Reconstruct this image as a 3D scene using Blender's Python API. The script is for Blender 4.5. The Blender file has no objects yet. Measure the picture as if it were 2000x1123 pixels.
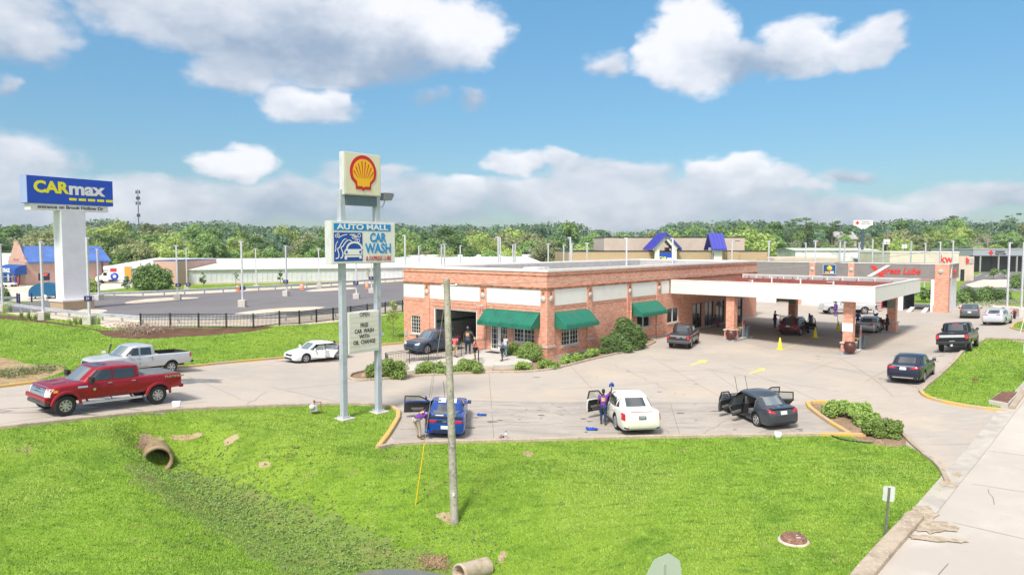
import bpy, bmesh, math, random
import numpy as np
from mathutils import Vector, Matrix, noise as mnoise
from mathutils.bvhtree import BVHTree
from mathutils.geometry import delaunay_2d_cdt
R = math.radians
SC = bpy.context.scene
COL = SC.collection
random.seed(7)
rng = np.random.default_rng(7)
# camera
CAM_H = 9.0
PITCH = math.atan(83.5 / 1400.0)
cd = bpy.data.cameras.new('camera'); cam = bpy.data.objects.new('camera', cd); COL.objects.link(cam)
cam.location = (0, 0, CAM_H); cam.rotation_euler = (R(90) - PITCH, 0, 0)
cd.sensor_width = 36; cd.sensor_fit = 'HORIZONTAL'; cd.lens = 25.2
cd.clip_start = 0.3; cd.clip_end = 6000
SC.camera = cam
# view, sun, sky
SC.view_settings.view_transform = 'Standard'; SC.view_settings.look = 'None'
SC.view_settings.gamma = 1.0; SC.view_settings.use_curve_mapping = False
SC.view_settings.exposure = 1.27
SUN_EL, SUN_AZ = R(52), R(205)          # azimuth clockwise from +Y; behind the camera, a little to the left
sd = bpy.data.lights.new('sun', 'SUN'); sun = bpy.data.objects.new('sun', sd); COL.objects.link(sun)
sd.energy = 2.0; sd.angle = R(12); sd.color = (1.0, 0.95, 0.88)
sv = Vector((math.sin(SUN_AZ) * math.cos(SUN_EL), math.cos(SUN_AZ) * math.cos(SUN_EL), math.sin(SUN_EL)))
sun.rotation_euler = (-sv).to_track_quat('-Z', 'Y').to_euler()
_F = 1400.0; _c, _s = math.cos(PITCH), math.sin(PITCH)
def ray(px, py):
 x = (px - 1000) / _F; y = (561.5 - py) / _F
 return (x, _c + y * _s, -_s + y * _c)
def azel(px, py):
 d = ray(px, py)
 return math.atan2(d[0], d[1]), math.atan2(d[2], math.hypot(d[0], d[1]))
W = bpy.data.worlds.new('World'); SC.world = W; W.use_nodes = True
def build_world():
 nt = W.node_tree; N = nt.nodes; Lk = nt.links; N.clear()
 out = N.new('ShaderNodeOutputWorld'); bg = N.new('ShaderNodeBackground'); Lk.new(bg.outputs[0], out.inputs[0])
 bg.inputs[1].default_value = 0.15
 sky = N.new('ShaderNodeTexSky'); sky.sky_type = 'NISHITA'; sky.sun_disc = False
 sky.sun_elevation = SUN_EL; sky.sun_rotation = SUN_AZ
 sky.air_density = 1.0; sky.dust_density = 0.4; sky.ozone_density = 2.2; sky.altitude = 0
 def m(op, a, b=None, c=None, clamp=False):
  n = N.new('ShaderNodeMath'); n.operation = op; n.use_clamp = clamp
  for i, v in enumerate((a, b, c)):
   if v is None: continue
   if isinstance(v, (int, float)): n.inputs[i].default_value = v
   else: Lk.new(v, n.inputs[i])
  return n.outputs[0]
 def mix(f, a, b, mode='MIX'):
  n = N.new('ShaderNodeMix'); n.data_type = 'RGBA'; n.blend_type = mode
  if isinstance(f, (int, float)): n.inputs[0].default_value = f
  else: Lk.new(f, n.inputs[0])
  for i, v in ((6, a), (7, b)):
   if isinstance(v, tuple): n.inputs[i].default_value = v + (1,)
   else: Lk.new(v, n.inputs[i])
  return n.outputs[2]
 tc = N.new('ShaderNodeTexCoord'); sp = N.new('ShaderNodeSeparateXYZ'); Lk.new(tc.outputs['Generated'], sp.inputs[0])
 X, Y, Z = sp.outputs
 az = m('ARCTAN2', X, Y); el = m('ARCSINE', Z)
 cb = N.new('ShaderNodeCombineXYZ'); Lk.new(az, cb.inputs[0]); Lk.new(m('MULTIPLY', el, 1.7), cb.inputs[1])
 def noise(scale, det, vec=None, rough=.55, w=0.0):
  n = N.new('ShaderNodeTexNoise'); n.noise_dimensions = '4D'; n.inputs['Scale'].default_value = scale
  n.inputs['Detail'].default_value = det; n.inputs['Roughness'].default_value = rough; n.inputs['W'].default_value = w
  Lk.new(vec or cb.outputs[0], n.inputs['Vector']); return n.outputs['Fac']
 n1 = noise(11, 7, w=1.3); n2 = noise(9, 6, w=5.1); n3 = noise(26, 5, w=9.0, rough=.5)
 wa = m('MULTIPLY', m('SUBTRACT', n1, .5), .12); we = m('MULTIPLY', m('SUBTRACT', n2, .5), .06)
 azw = m('ADD', az, wa); elw = m('ADD', el, we)
 blobs = [(20, 40, 130, 75, .8, .35), (330, 20, 190, 60, .9, .6), (520, 55, 220, 70, 1, .3), (640, 100, 250, 55, 1, .1), (760, 35, 150, 55, 1, .75),
   (880, 65, 120, 60, 1, .85), (470, 150, 100, 35, .9, .6), (660, 130, 130, 40, .8, .4), (600, 205, 95, 38, .9, .75), (650, 195, 40, 28, .9, .8),
   (1350, 90, 100, 82, 1.2, 1.0), (1450, 115, 90, 40, .7, .1), (1560, 95, 75, 50, 1, .75), (1690, 92, 85, 42, 1, .7), (1195, 125, 55, 24, .6, .5), (1530, 130, 75, 18, .6, 0.),
   (465, 320, 70, 38, 1, .85), (30, 320, 120, 65, .8, .45), (900, 360, 60, 22, .8, .9), (1010, 320, 60, 22, .8, .8), (1100, 318, 50, 20, .8, .8),
   (1190, 345, 140, 32, .9, .35), (1420, 335, 80, 32, 1.1, 1.0), (1490, 350, 90, 24, .9, .6), (1580, 362, 40, 18, .7, .9), (1230, 415, 160, 50, .8, .7), (1640, 345, 80, 16, .5, .2),
   (1780, 420, 120, 32, .8, .8), (1900, 385, 160, 32, .7, .4), (1340, 390, 250, 40, .8, .3), (940, 190, 50, 24, .4, .1), (840, 190, 45, 22, .35, .1), (720, 340, 90, 24, .7, .4),
   (270, 395, 180, 50, .9, .5), (560, 390, 200, 45, .8, .25), (820, 395, 160, 50, .8, .45), (120, 400, 160, 50, .8, .35), (1080, 385, 200, 45, .8, .5), (1600, 420, 260, 34, .7, .35), (0, 170, 30, 26, .5, .3)]
 D = None; Wt = None
 for (px, py, rx, ry, s, wh) in blobs:
  a0, e0 = azel(px, py); ra = rx / 1400 / (1 + ((px - 1000) / 1400) ** 2); re = ry / 1400 / math.sqrt(1 + ((px - 1000) / 1400) ** 2)
  da = m('DIVIDE', m('SUBTRACT', azw, a0), ra * 1.35); de = m('DIVIDE', m('SUBTRACT', elw, e0), re * 1.35)
  q = m('SUBTRACT', 1.0, m('SQRT', m('ADD', m('MULTIPLY', da, da), m('MULTIPLY', de, de))), clamp=True)
  q = m('MULTIPLY', q, s)
  D = q if D is None else m('MAXIMUM', D, q)
  wq = m('MULTIPLY', q, m('ADD', wh, m('MULTIPLY', de, .45)))
  Wt = (wq, q) if Wt is None else (m('ADD', Wt[0], wq), m('ADD', Wt[1], q))
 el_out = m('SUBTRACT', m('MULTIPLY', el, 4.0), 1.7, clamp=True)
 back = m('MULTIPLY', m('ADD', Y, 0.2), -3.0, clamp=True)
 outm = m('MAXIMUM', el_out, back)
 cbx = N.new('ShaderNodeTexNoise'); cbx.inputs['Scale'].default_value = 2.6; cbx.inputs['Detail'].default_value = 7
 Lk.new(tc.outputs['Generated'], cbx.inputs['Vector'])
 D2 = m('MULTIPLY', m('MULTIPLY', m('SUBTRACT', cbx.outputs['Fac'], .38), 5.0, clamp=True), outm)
 d1 = m('ADD', D, m('MULTIPLY', m('SUBTRACT', n3, .5), .48))
 mr = N.new('ShaderNodeMapRange'); mr.interpolation_type = 'SMOOTHSTEP'
 Lk.new(d1, mr.inputs[0]); mr.inputs[1].default_value = .08; mr.inputs[2].default_value = .42
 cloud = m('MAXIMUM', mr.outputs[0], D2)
 white = m('DIVIDE', Wt[0], m('ADD', Wt[1], .03))
 white = m('ADD', white, m('MULTIPLY', m('SUBTRACT', n2, .5), 1.5))
 white = m('ADD', white, m('MULTIPLY', m('SUBTRACT', n3, .5), .5))
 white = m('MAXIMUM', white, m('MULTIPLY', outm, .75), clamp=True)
 tint = mix(m('MULTIPLY', el, 3.1, clamp=True), (0.195, 0.23, 0.258), (0.27, 0.425, 0.44))
 skyc = mix(1.0, sky.outputs[0], tint, 'MULTIPLY')
 grey = (1.08, 1.34, 1.72); wht = (3.0, 2.95, 3.05)
 cc = mix(white, grey, wht)
 cc = mix(outm, cc, (4.25, 3.95, 3.65))  # unseen cloud overhead and behind, added extra bright as warm-white soft fill light
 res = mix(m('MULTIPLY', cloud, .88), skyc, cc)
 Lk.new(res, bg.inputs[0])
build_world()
# helpers
def lin(c):
 return tuple(((v / 255) / 12.92 if v / 255 <= .04045 else ((v / 255 + .055) / 1.055) ** 2.4) for v in c)
MATS = {}
def mat(name, col, rough=.6, metal=0., coat=0., var=None, bump=None, emis=None, spec=.5, alpha=None, coords='Object', var2=None):
 """procedural principled material; var=(scale, other colour, contrast lo, hi), bump=(scale, strength)"""
 if name in MATS: return MATS[name]
 M = bpy.data.materials.new(name); M.use_nodes = True; nt = M.node_tree; N = nt.nodes; Lk = nt.links
 b = N['Principled BSDF']; b.inputs['Base Color'].default_value = (*col, 1); b.inputs['Roughness'].default_value = rough
 b.inputs['Metallic'].default_value = metal; b.inputs['Specular IOR Level'].default_value = spec
 if coat: b.inputs['Coat Weight'].default_value = coat; b.inputs['Coat Roughness'].default_value = .04
 if emis: b.inputs['Emission Color'].default_value = (*emis[0], 1); b.inputs['Emission Strength'].default_value = emis[1]
 if alpha is not None: b.inputs['Alpha'].default_value = alpha
 tc = N.new('ShaderNodeTexCoord')
 last = None
 for vv in (var, var2):
  if not vv: continue
  n = N.new('ShaderNodeTexNoise'); n.inputs['Scale'].default_value = vv[0]; n.inputs['Detail'].default_value = 6; n.inputs['Roughness'].default_value = .62
  Lk.new(tc.outputs[coords], n.inputs['Vector'])
  r = N.new('ShaderNodeValToRGB'); r.color_ramp.elements[0].position = vv[2]; r.color_ramp.elements[1].position = vv[3]
  Lk.new(n.outputs['Fac'], r.inputs[0])
  mx = N.new('ShaderNodeMix'); mx.data_type = 'RGBA'; Lk.new(r.outputs[0], mx.inputs[0])
  if last is None: mx.inputs[6].default_value = (*col, 1)
  else: Lk.new(last, mx.inputs[6])
  mx.inputs[7].default_value = (*vv[1], 1); last = mx.outputs[2]
 if last is not None: Lk.new(last, b.inputs['Base Color'])
 if bump:
  n2 = N.new('ShaderNodeTexNoise'); n2.inputs['Scale'].default_value = bump[0]; n2.inputs['Detail'].default_value = 5
  Lk.new(tc.outputs[coords], n2.inputs['Vector'])
  bp = N.new('ShaderNodeBump'); bp.inputs['Strength'].default_value = bump[1]; bp.inputs['Distance'].default_value = .05
  Lk.new(n2.outputs['Fac'], bp.inputs['Height']); Lk.new(bp.outputs[0], b.inputs['Normal'])
 MATS[name] = M; return M
def link(o, parent=None):
 COL.objects.link(o)
 if parent is not None: o.parent = parent
 return o
def tag(o, label=None, cat=None, group=None, kind=None):
 if label: o['label'] = label
 if cat: o['category'] = cat
 if group: o['group'] = group
 if kind: o['kind'] = kind
 return o
def empty(name, label, cat, loc=(0, 0, 0), rz=0., group=None, rot=None):
 o = bpy.data.objects.new(name, None); COL.objects.link(o); o.empty_display_size = .3
 o.location = loc; o.rotation_euler = rot or (0, 0, rz)
 return tag(o, label, cat, group)
class MB:
 """mesh builder: collects verts and faces (with a material slot each)"""
 def __init__(s): s.v = []; s.f = []; s.m = []; s.sm = []
 def add(s, vs, fs, mi=0, smooth=False):
  b = len(s.v); s.v += [tuple(p) for p in vs]
  for f in fs: s.f.append(tuple(i + b for i in f)); s.m.append(mi); s.sm.append(smooth)
  return s
 def box(s, x0, x1, y0, y1, z0, z1, mi=0):
  if x0 > x1: x0, x1 = x1, x0
  if y0 > y1: y0, y1 = y1, y0
  if z0 > z1: z0, z1 = z1, z0
  return s.add([(x0, y0, z0), (x1, y0, z0), (x1, y1, z0), (x0, y1, z0), (x0, y0, z1), (x1, y0, z1), (x1, y1, z1), (x0, y1, z1)],
     [(0, 3, 2, 1), (4, 5, 6, 7), (0, 1, 5, 4), (1, 2, 6, 5), (2, 3, 7, 6), (3, 0, 4, 7)], mi)
 def tube(s, a, b, r0, r1=None, n=10, mi=0, caps=True, smooth=True):
  a = Vector(a); b = Vector(b); r1 = r0 if r1 is None else r1
  d = (b - a).normalized(); u = d.cross(Vector((0, 0, 1)) if abs(d.z) < .9 else Vector((1, 0, 0))).normalized(); w = d.cross(u)
  vs = []
  for p, r in ((a, r0), (b, r1)):
   for i in range(n):
    t = 2 * math.pi * i / n; vs.append(p + (u * math.cos(t) + w * math.sin(t)) * r)
  s.add(vs, [(i, (i + 1) % n, n + (i + 1) % n, n + i) for i in range(n)], mi, smooth)
  if caps: s.add(vs[:n], [tuple(range(n))[::-1]], mi); s.add(vs[n:], [tuple(range(n))], mi)
  return s
 def path(s, pts, r, n=8, mi=0):
  for i in range(len(pts) - 1):
   s.tube(pts[i], pts[i + 1], r, r, n, mi)
  return s
 def lathe(s, prof, c=(0, 0, 0), n=24, mi=0, axis='z', smooth=True):
  vs = []
  for (r, z) in prof:
   for i in range(n):
    t = 2 * math.pi * i / n; x, y = r * math.cos(t), r * math.sin(t)
    p = (x, y, z) if axis == 'z' else (x, z, y) if axis == 'y' else (z, x, y)
    vs.append((p[0] + c[0], p[1] + c[1], p[2] + c[2]))
  fs = []
  for k in range(len(prof) - 1):
   for i in range(n):
    j = (i + 1) % n; q = (k * n + i, k * n + j, (k + 1) * n + j, (k + 1) * n + i)
    fs.append(q if axis != 'y' else q[::-1])
  return s.add(vs, fs, mi, smooth)
 def beam(s, a, b, w, h, mi=0, up=(0, 0, 1)):
  a = Vector(a); b = Vector(b); d = (b - a).normalized(); u = d.cross(Vector(up)).normalized() * (w / 2); v = u.cross(d).normalized() * (h / 2)
  vs = [a - u - v, a + u - v, a + u + v, a - u + v, b - u - v, b + u - v, b + u + v, b - u + v]
  return s.add(vs, [(0, 1, 2, 3), (7, 6, 5, 4), (0, 4, 5, 1), (1, 5, 6, 2), (2, 6, 7, 3), (3, 7, 4, 0)], mi)
 def prism(s, poly, z0, z1, mi=0, axis='z'):
  n = len(poly)
  mk = {'z': lambda p, h: (p[0], p[1], h), 'y': lambda p, h: (p[0], h, p[1]), 'x': lambda p, h: (h, p[0], p[1])}[axis]
  vs = [mk(p, z0) for p in poly] + [mk(p, z1) for p in poly]
  return s.add(vs, [tuple(range(n))[::-1], tuple(range(n, 2 * n))] + [(i, (i + 1) % n, n + (i + 1) % n, n + i) for i in range(n)], mi)
 def mesh(s, name, fix=True):
  me = bpy.data.meshes.new(name); me.from_pydata(s.v, [], s.f)
  me.polygons.foreach_set('material_index', s.m); me.polygons.foreach_set('use_smooth', s.sm)
  if fix:
   bm = bmesh.new(); bm.from_mesh(me); bmesh.ops.recalc_face_normals(bm, faces=bm.faces); bm.to_mesh(me); bm.free()
  me.update(); return me
 def build(s, name, mats, parent=None, loc=None, rz=None, bevel=0., fix=True):
  me = s.mesh(name, fix)
  for m_ in (mats if isinstance(mats, (list, tuple)) else [mats]): me.materials.append(m_)
  o = bpy.data.objects.new(name, me); link(o, parent)
  if loc is not None: o.location = loc
  if rz is not None: o.rotation_euler = (0, 0, rz)
  if bevel:
   b = o.modifiers.new('bevel', 'BEVEL'); b.width = bevel; b.segments = 2; b.limit_method = 'ANGLE'; b.angle_limit = R(40)
  return o
def npmesh(name, V, F, mats, parent=None, smooth=False, mi=None):
 """V (n,3), F (m,k) numpy arrays"""
 me = bpy.data.meshes.new(name); k = F.shape[1]
 me.vertices.add(len(V)); me.vertices.foreach_set('co', np.asarray(V, np.float32).ravel())
 me.loops.add(F.size); me.loops.foreach_set('vertex_index', F.astype(np.int32).ravel())
 me.polygons.add(len(F)); me.polygons.foreach_set('loop_start', np.arange(0, F.size, k, dtype=np.int32))
 if mi is not None: me.polygons.foreach_set('material_index', mi.astype(np.int32))
 me.polygons.foreach_set('use_smooth', np.full(len(F), smooth))
 me.update(calc_edges=True); me.validate()
 for m_ in (mats if isinstance(mats, (list, tuple)) else [mats]): me.materials.append(m_)
 o = bpy.data.objects.new(name, me); link(o, parent); return o
def copy_tree(o, parent=None, loc=None, rz=None):
 c = o.copy(); COL.objects.link(c); c.parent = parent
 if loc is not None: c.location = loc
 if rz is not None: c.rotation_euler = (0, 0, rz)
 for ch in list(o.children): copy_tree(ch, c)
 return c
def text(body, size, m_, parent, loc, rot, name='lettering', ext=.015, bold=0., sx=1., width=None, shear=0., align='CENTER', space=1.):
 """built-in font turned into a solid mesh; rot = euler with the letters' x and y axes in the sign face"""
 cu = bpy.data.curves.new(name, 'FONT'); cu.body = body; cu.size = size; cu.extrude = ext; cu.offset = bold
 cu.shear = shear; cu.align_x = align; cu.align_y = 'CENTER'; cu.resolution_u = 3; cu.space_character = space
 t = bpy.data.objects.new('t', cu); COL.objects.link(t)
 dg = bpy.context.evaluated_depsgraph_get(); me = bpy.data.meshes.new_from_object(t.evaluated_get(dg))
 bpy.data.objects.remove(t)
 me.name = name; me.materials.clear(); me.materials.append(m_)
 if width and len(me.vertices): xs = [v.co.x for v in me.vertices]; sx = width / (max(xs) - min(xs))
 o = bpy.data.objects.new(name, me); link(o, parent); o.location = loc; o.rotation_euler = rot; o.scale = (sx, 1, 1)
 return o
# terrain heights
CP = [(2.7, 56, 0), (-10.2, 66.9, 0), (30.5, 89.4, 0), (16, 72, 0), (22, 68, -.15), (29.2, 62.1, -.6), (39.1, 74, -.15), (57, 94, .1), (62, 100, .1), (24.5, 44, .4), (34, 53.8, .9), (49, 71.8, 1.0), (53, 82, .5),
 (-4, 36.6, -.6), (6.4, 37.3, -.65), (13.9, 38.2, -.65), (17, 36, -.6), (-8.3, 38.6, 0), (-6, 37, -.35), (-14.8, 54.6, .15), (-19.5, 34.8, 1.0), (-27, 38, 1.2),
 (-23, 45.3, .9), (-13, 42.5, .4), (20.2, 31.5, -.6), (13, 21.6, -.7), (3.8, 26.5, -.9), (9.3, 23.7, -.85), (-2, 25.8, -1.0),
 (-18.6, 26, .2), (-13.7, 21.4, -.6), (-21.7, 30.3, 1.2), (-13.6, 38.2, .35), (-53, 75, 1.6), (-32.5, 57.7, 1.4), (-33.1, 64, 1.6), (-21.5, 66, 1.6), (-12.2, 81.6, 1.6),
 (-28.7, 40, 1.1), (-21.9, 48.6, .6), (-17.8, 55.5, .25), (-60, 85, 1.6), (-40, 110, 1.6), (-20, 100, 1.6), (0, 130, 1.6), (-80, 140, 1.6), (-60, 180, 2), (-9, 62, 0),
 (-45, 95, 1.6), (-30, 80, 1.6), (98, 153, 0), (44, 60, 1.1), (90, 90, .5), (70, 75, 1.0), (30, 150, .8), (80, 200, 1), (0, 250, 2), (200, 250, 3), (-200, 250, 3), (100, 300, 6),
 (60, 30, -.4), (40, 15, -.5), (0, 5, -1.2), (-40, 10, .5), (-70, 40, 2), (-90, 70, 2), (15, 48, -.25), (0, 46, -.35), (10, 56, -.1), (-20, 5, -.8), (150, 150, 1), (-150, 150, 2),
 (300, 420, 12), (0, 420, 5), (-300, 420, 6), (600, 800, 10), (-600, 800, 8), (0, 900, 5), (-700, 0, 4), (700, 0, 4), (0, -300, 0)]
CP = np.array(CP, float)
_P = CP[:, :2]; _n = len(CP)
_K = np.linalg.norm(_P[:, None] - _P[None], axis=2)
_A = np.zeros((_n + 3, _n + 3)); _A[:_n, :_n] = _K + np.eye(_n) * -.6; _A[:_n, _n] = 1; _A[:_n, _n + 1:] = _P; _A[_n, :_n] = 1; _A[_n + 1:, :_n] = _P.T
_wt = np.linalg.solve(_A, np.concatenate([CP[:, 2], [0, 0, 0]]))
DITCH = np.array([(-15.8, 32.5, -1.42), (-13.1, 30.5, -1.5), (-9.4, 27.4, -1.85), (-6.5, 25.2, -2.15), (-4.2, 23.9, -2.45), (-1.2, 22.6, -2.5)])
def TZ(x, y):
 x = np.atleast_1d(np.asarray(x, float)); y = np.atleast_1d(np.asarray(y, float))
 sh = x.shape; x = x.ravel(); y = y.ravel()
 out = np.empty_like(x)
 for i in range(0, len(x), 20000):
  xs = x[i:i + 20000]; ys = y[i:i + 20000]
  d = np.hypot(xs[:, None] - _P[None, :, 0], ys[:, None] - _P[None, :, 1])
  z = d @ _wt[:_n] + _wt[_n] + xs * _wt[_n + 1] + ys * _wt[_n + 2]
  bd = np.full(len(xs), 1e9); bz = np.zeros(len(xs)); bt = np.zeros(len(xs))
  for k in range(len(DITCH) - 1):
   a = DITCH[k]; b = DITCH[k + 1]; e = b - a; L2 = e[0] ** 2 + e[1] ** 2
   t = np.clip(((xs - a[0]) * e[0] + (ys - a[1]) * e[1]) / L2, 0, 1)
   dd = np.hypot(xs - a[0] - t * e[0], ys - a[1] - t * e[1]); zz = a[2] + t * e[2]
   q = dd < bd; bd[q] = dd[q]; bz[q] = zz[q]; bt[q] = k + t[q]
  wd = 2.5 + bt * 1.3 - .06 * bt * bt
  f = np.clip(1 - bd / wd, 0, 1); f = f * f * (3 - 2 * f)
  z = z * (1 - f) + np.minimum(bz, z) * f
  out[i:i + 20000] = z
 return out.reshape(sh)
def tz(x, y): return float(TZ(x, y)[0])
def at(px, py, dz=0.):
 """the point of the ground under a photo pixel"""
 d = np.array(ray(px, py)); t = np.concatenate([np.arange(8, 120, .5), np.arange(120, 1500, 5)]) / d[1]
 x = d[0] * t; y = d[1] * t; z = CAM_H + d[2] * t; h = TZ(x, y) + dz
 i = int(np.argmax(z < h))
 if i == 0: i = len(t) - 1
 lo, hi = t[i - 1], t[i]
 for _ in range(22):
  mdl = (lo + hi) / 2
  if CAM_H + d[2] * mdl < tz(d[0] * mdl, d[1] * mdl) + dz: hi = mdl
  else: lo = mdl
 return Vector((d[0] * hi, d[1] * hi, CAM_H + d[2] * hi))
def at_y(px, py, Y):
 d = ray(px, py); t = Y / d[1]; return Vector((d[0] * t, Y, CAM_H + d[2] * t))
def dist_of(px, py): return at(px, py).y
# ground materials
def ground_mat(name, stops, bumps, rough=.9, spec=.2):
 """layers: (scale, colour, lo, hi[, stretch]) blended over the first colour"""
 M = bpy.data.materials.new(name); M.use_nodes = True; nt = M.node_tree; N = nt.nodes; Lk = nt.links
 b = N['Principled BSDF']; b.inputs['Roughness'].default_value = rough; b.inputs['Specular IOR Level'].default_value = spec
 tc = N.new('ShaderNodeTexCoord'); last = None
 for k, st in enumerate(stops[1:]):
  n = N.new('ShaderNodeTexNoise'); n.noise_dimensions = '4D'; n.inputs['W'].default_value = k * 3.7 + 1; n.inputs['Scale'].default_value = st[0]
  n.inputs['Detail'].default_value = 5; n.inputs['Roughness'].default_value = .6
  if len(st) > 4:
   mp = N.new('ShaderNodeMapping'); mp.inputs['Scale'].default_value = st[4]; mp.inputs['Rotation'].default_value = (0, 0, st[5] if len(st) > 5 else 0)
   Lk.new(tc.outputs['Object'], mp.inputs[0]); Lk.new(mp.outputs[0], n.inputs['Vector'])
  else: Lk.new(tc.outputs['Object'], n.inputs['Vector'])
  r = N.new('ShaderNodeMapRange'); Lk.new(n.outputs['Fac'], r.inputs[0]); r.inputs[1].default_value = st[2]; r.inputs[2].default_value = st[3]
  mx = N.new('ShaderNodeMix'); mx.data_type = 'RGBA'; Lk.new(r.outputs[0], mx.inputs[0])
  if last is None: mx.inputs[6].default_value = (*stops[0], 1)
  else: Lk.new(last, mx.inputs[6])
  mx.inputs[7].default_value = (*st[1], 1); last = mx.outputs[2]
 Lk.new(last, b.inputs['Base Color'])
 prev = None
 for (sc, st, ds) in bumps:
  n = N.new('ShaderNodeTexNoise'); n.inputs['Scale'].default_value = sc; n.inputs['Detail'].default_value = 6; Lk.new(tc.outputs['Object'], n.inputs['Vector'])
  bp = N.new('ShaderNodeBump'); bp.inputs['Strength'].default_value = st; bp.inputs['Distance'].default_value = ds
  Lk.new(n.outputs['Fac'], bp.inputs['Height'])
  if prev: Lk.new(prev, bp.inputs['Normal'])
  prev = bp.outputs[0]
 if prev: Lk.new(prev, b.inputs['Normal'])
 MATS[name] = M; return M
m_grass = ground_mat('grass', [(.19, .31, .025), (.10, (.25, .35, .04), .42, .62), (.45, (.13, .23, .02), .45, .66), (2.2, (.25, .37, .045), .48, .68), (1.0, (.10, .18, .02), .52, .72, (1, 3.2, 1), .3),
        (.8, (.27, .25, .10), .66, .76), (16, (.085, .17, .015), .50, .72), (34, (.24, .33, .07), .58, .75)], [(9, .5, .12), (30, .6, .06)])
m_conc = ground_mat('concrete', [(.47, .41, .355), (.07, (.41, .36, .315), .42, .62), (.35, (.39, .345, .30), .52, .72), (.22, (.52, .435, .35), .5, .68), (1.1, (.50, .45, .385), .5, .7, (1, 6, 1), 1.0),
        (.16, (.54, .42, .32), .56, .78), (3.5, (.33, .29, .25), .62, .76), (6, (.24, .21, .185), .70, .75), (.45, (.42, .37, .325), .52, .7, (1, 9, 1), .9), (30, (.36, .33, .29), .5, .75)], [(25, .25, .01)], .8, .3)
m_park = ground_mat('worn_concrete', [(.45, .395, .345), (.25, (.385, .34, .30), .42, .62), (.9, (.46, .41, .35), .5, .7), (3.0, (.26, .235, .21), .6, .76), (.5, (.32, .285, .255), .5, .66, (1, 5, 1), .1), (7, (.17, .155, .14), .68, .74), (30, (.28, .26, .23), .5, .75)], [(25, .25, .01)], .75, .3)
m_street = ground_mat('street_concrete', [(.53, .475, .42), (.12, (.46, .41, .36), .42, .62), (.6, (.55, .50, .45), .5, .7), (2.6, (.40, .36, .31), .62, .78), (30, (.46, .42, .36), .52, .76)], [(25, .25, .01)], .8, .3)
m_asph = ground_mat('asphalt', [(.18, .168, .175), (.08, (.205, .19, .195), .42, .6), (1.0, (.145, .136, .142), .5, .7, (1, 7, 1), .2), (22, (.15, .14, .135), .55, .75)], [(30, .4, .02)])
m_gravel = ground_mat('gravel', [(.58, .47, .36), (.6, (.66, .57, .46), .4, .6), (4, (.42, .32, .23), .52, .7), (22, (.75, .68, .58), .5, .7)], [(14, .8, .06)])
m_yard = ground_mat('yard_concrete', [(.60, .52, .43), (.12, (.66, .60, .53), .4, .6), (1.0, (.5, .43, .35), .52, .7)], [(25, .2, .01)])
m_mulch = ground_mat('mulch', [(.13, .065, .042), (.8, (.19, .11, .07), .45, .65), (7, (.07, .035, .025), .5, .7), (20, (.26, .16, .11), .55, .72)], [(16, .9, .08)])
m_soil = ground_mat('bare_soil', [(.30, .20, .13), (1.2, (.38, .28, .19), .45, .65), (7, (.17, .105, .07), .5, .7), (20, (.45, .36, .27), .58, .74)], [(16, .8, .06)])
m_dirt = ground_mat('dry_earth', [(.42, .25, .15), (.8, (.48, .36, .22), .4, .6), (4, (.25, .17, .09), .52, .68), (9, (.17, .22, .06), .52, .62)], [(12, .8, .08)])
m_ditch = ground_mat('ditch_growth', [(.19, .29, .05), (.5, (.25, .24, .09), .48, .66), (2.5, (.11, .18, .035), .48, .64), (9, (.27, .31, .10), .5, .66), (22, (.08, .11, .03), .55, .7)], [(8, .8, .12), (30, .7, .06)])
m_bare = ground_mat('bare_earth', [(.42, .31, .20), (.7, (.30, .19, .11), .45, .6), (5, (.20, .24, .06), .52, .64), (18, (.50, .40, .29), .52, .66)], [(14, .7, .06)])
def WP(pts): return [at(*p).xy for p in pts]
def smooth_poly(pts, it=1, closed=True):
 for _ in range(it):
  out = []; n = len(pts)
  for i in range(n if closed else n - 1):
   a = pts[i]; b = pts[(i + 1) % n]
   out += [a * .75 + b * .25, a * .25 + b * .75]
  if not closed: out = [pts[0]] + out + [pts[-1]]
  pts = out
 return pts
LOT = [(-260, 872), (0, 838), (130, 823), (250, 810), (370, 800), (500, 795), (620, 791), (700, 790), (765, 796), (783, 808), (760, 848), (738, 876), (775, 868), (900, 863), (1200, 856), (1500, 851), (1655, 849),
 (1755, 862), (1800, 885), (1835, 910), (1852, 940), (1890, 915), (1965, 803), (2060, 690), (2400, 690), (2400, 640), (2010, 606), (1925, 597), (1860, 596), (1650, 584), (1478, 577), (1300, 590), (1280, 640), (1080, 690), (790, 650),
 (789, 670), (700, 679), (550, 700), (370, 717), (130, 741), (0, 757), (-260, 795)]
PARK = [(783, 808), (760, 848), (775, 867), (900, 862), (1200, 855), (1500, 850), (1655, 848), (1600, 815), (1572, 790), (1300, 783), (900, 780), (800, 782)]
STREET = [(1600, 1250), (1690, 1123), (1740, 1070), (1800, 1005), (1850, 950), (1880, 925), (1965, 803), (2060, 690), (2200, 560), (2700, 560), (3600, 1250)]
RLAWN = [(1798, 765), (1840, 730), (1915, 662), (1960, 663), (2010, 670), (2090, 676), (2040, 715), (1975, 800), (1960, 803), (1900, 797), (1835, 785), (1805, 775)]
RLAWN2 = [(1974, 641), (1990, 628), (2060, 620), (2160, 632), (2080, 650), (2010, 648)]
PLANTER = [(1573, 791), (1590, 786), (1640, 790), (1700, 806), (1752, 838), (1775, 866), (1755, 874), (1700, 866), (1650, 850), (1610, 820)]
BISL = [(681, 739), (692, 744), (728, 743), (810, 735), (890, 731), (938, 728), (962, 728), (1020, 728), (1075, 723), (1120, 712), (1150, 704), (1230, 686), (1279, 671), (1279, 662), (1200, 660), (1068, 694), (985, 684), (950, 683), (872, 704), (752, 717), (700, 728), (686, 732)]
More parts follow.
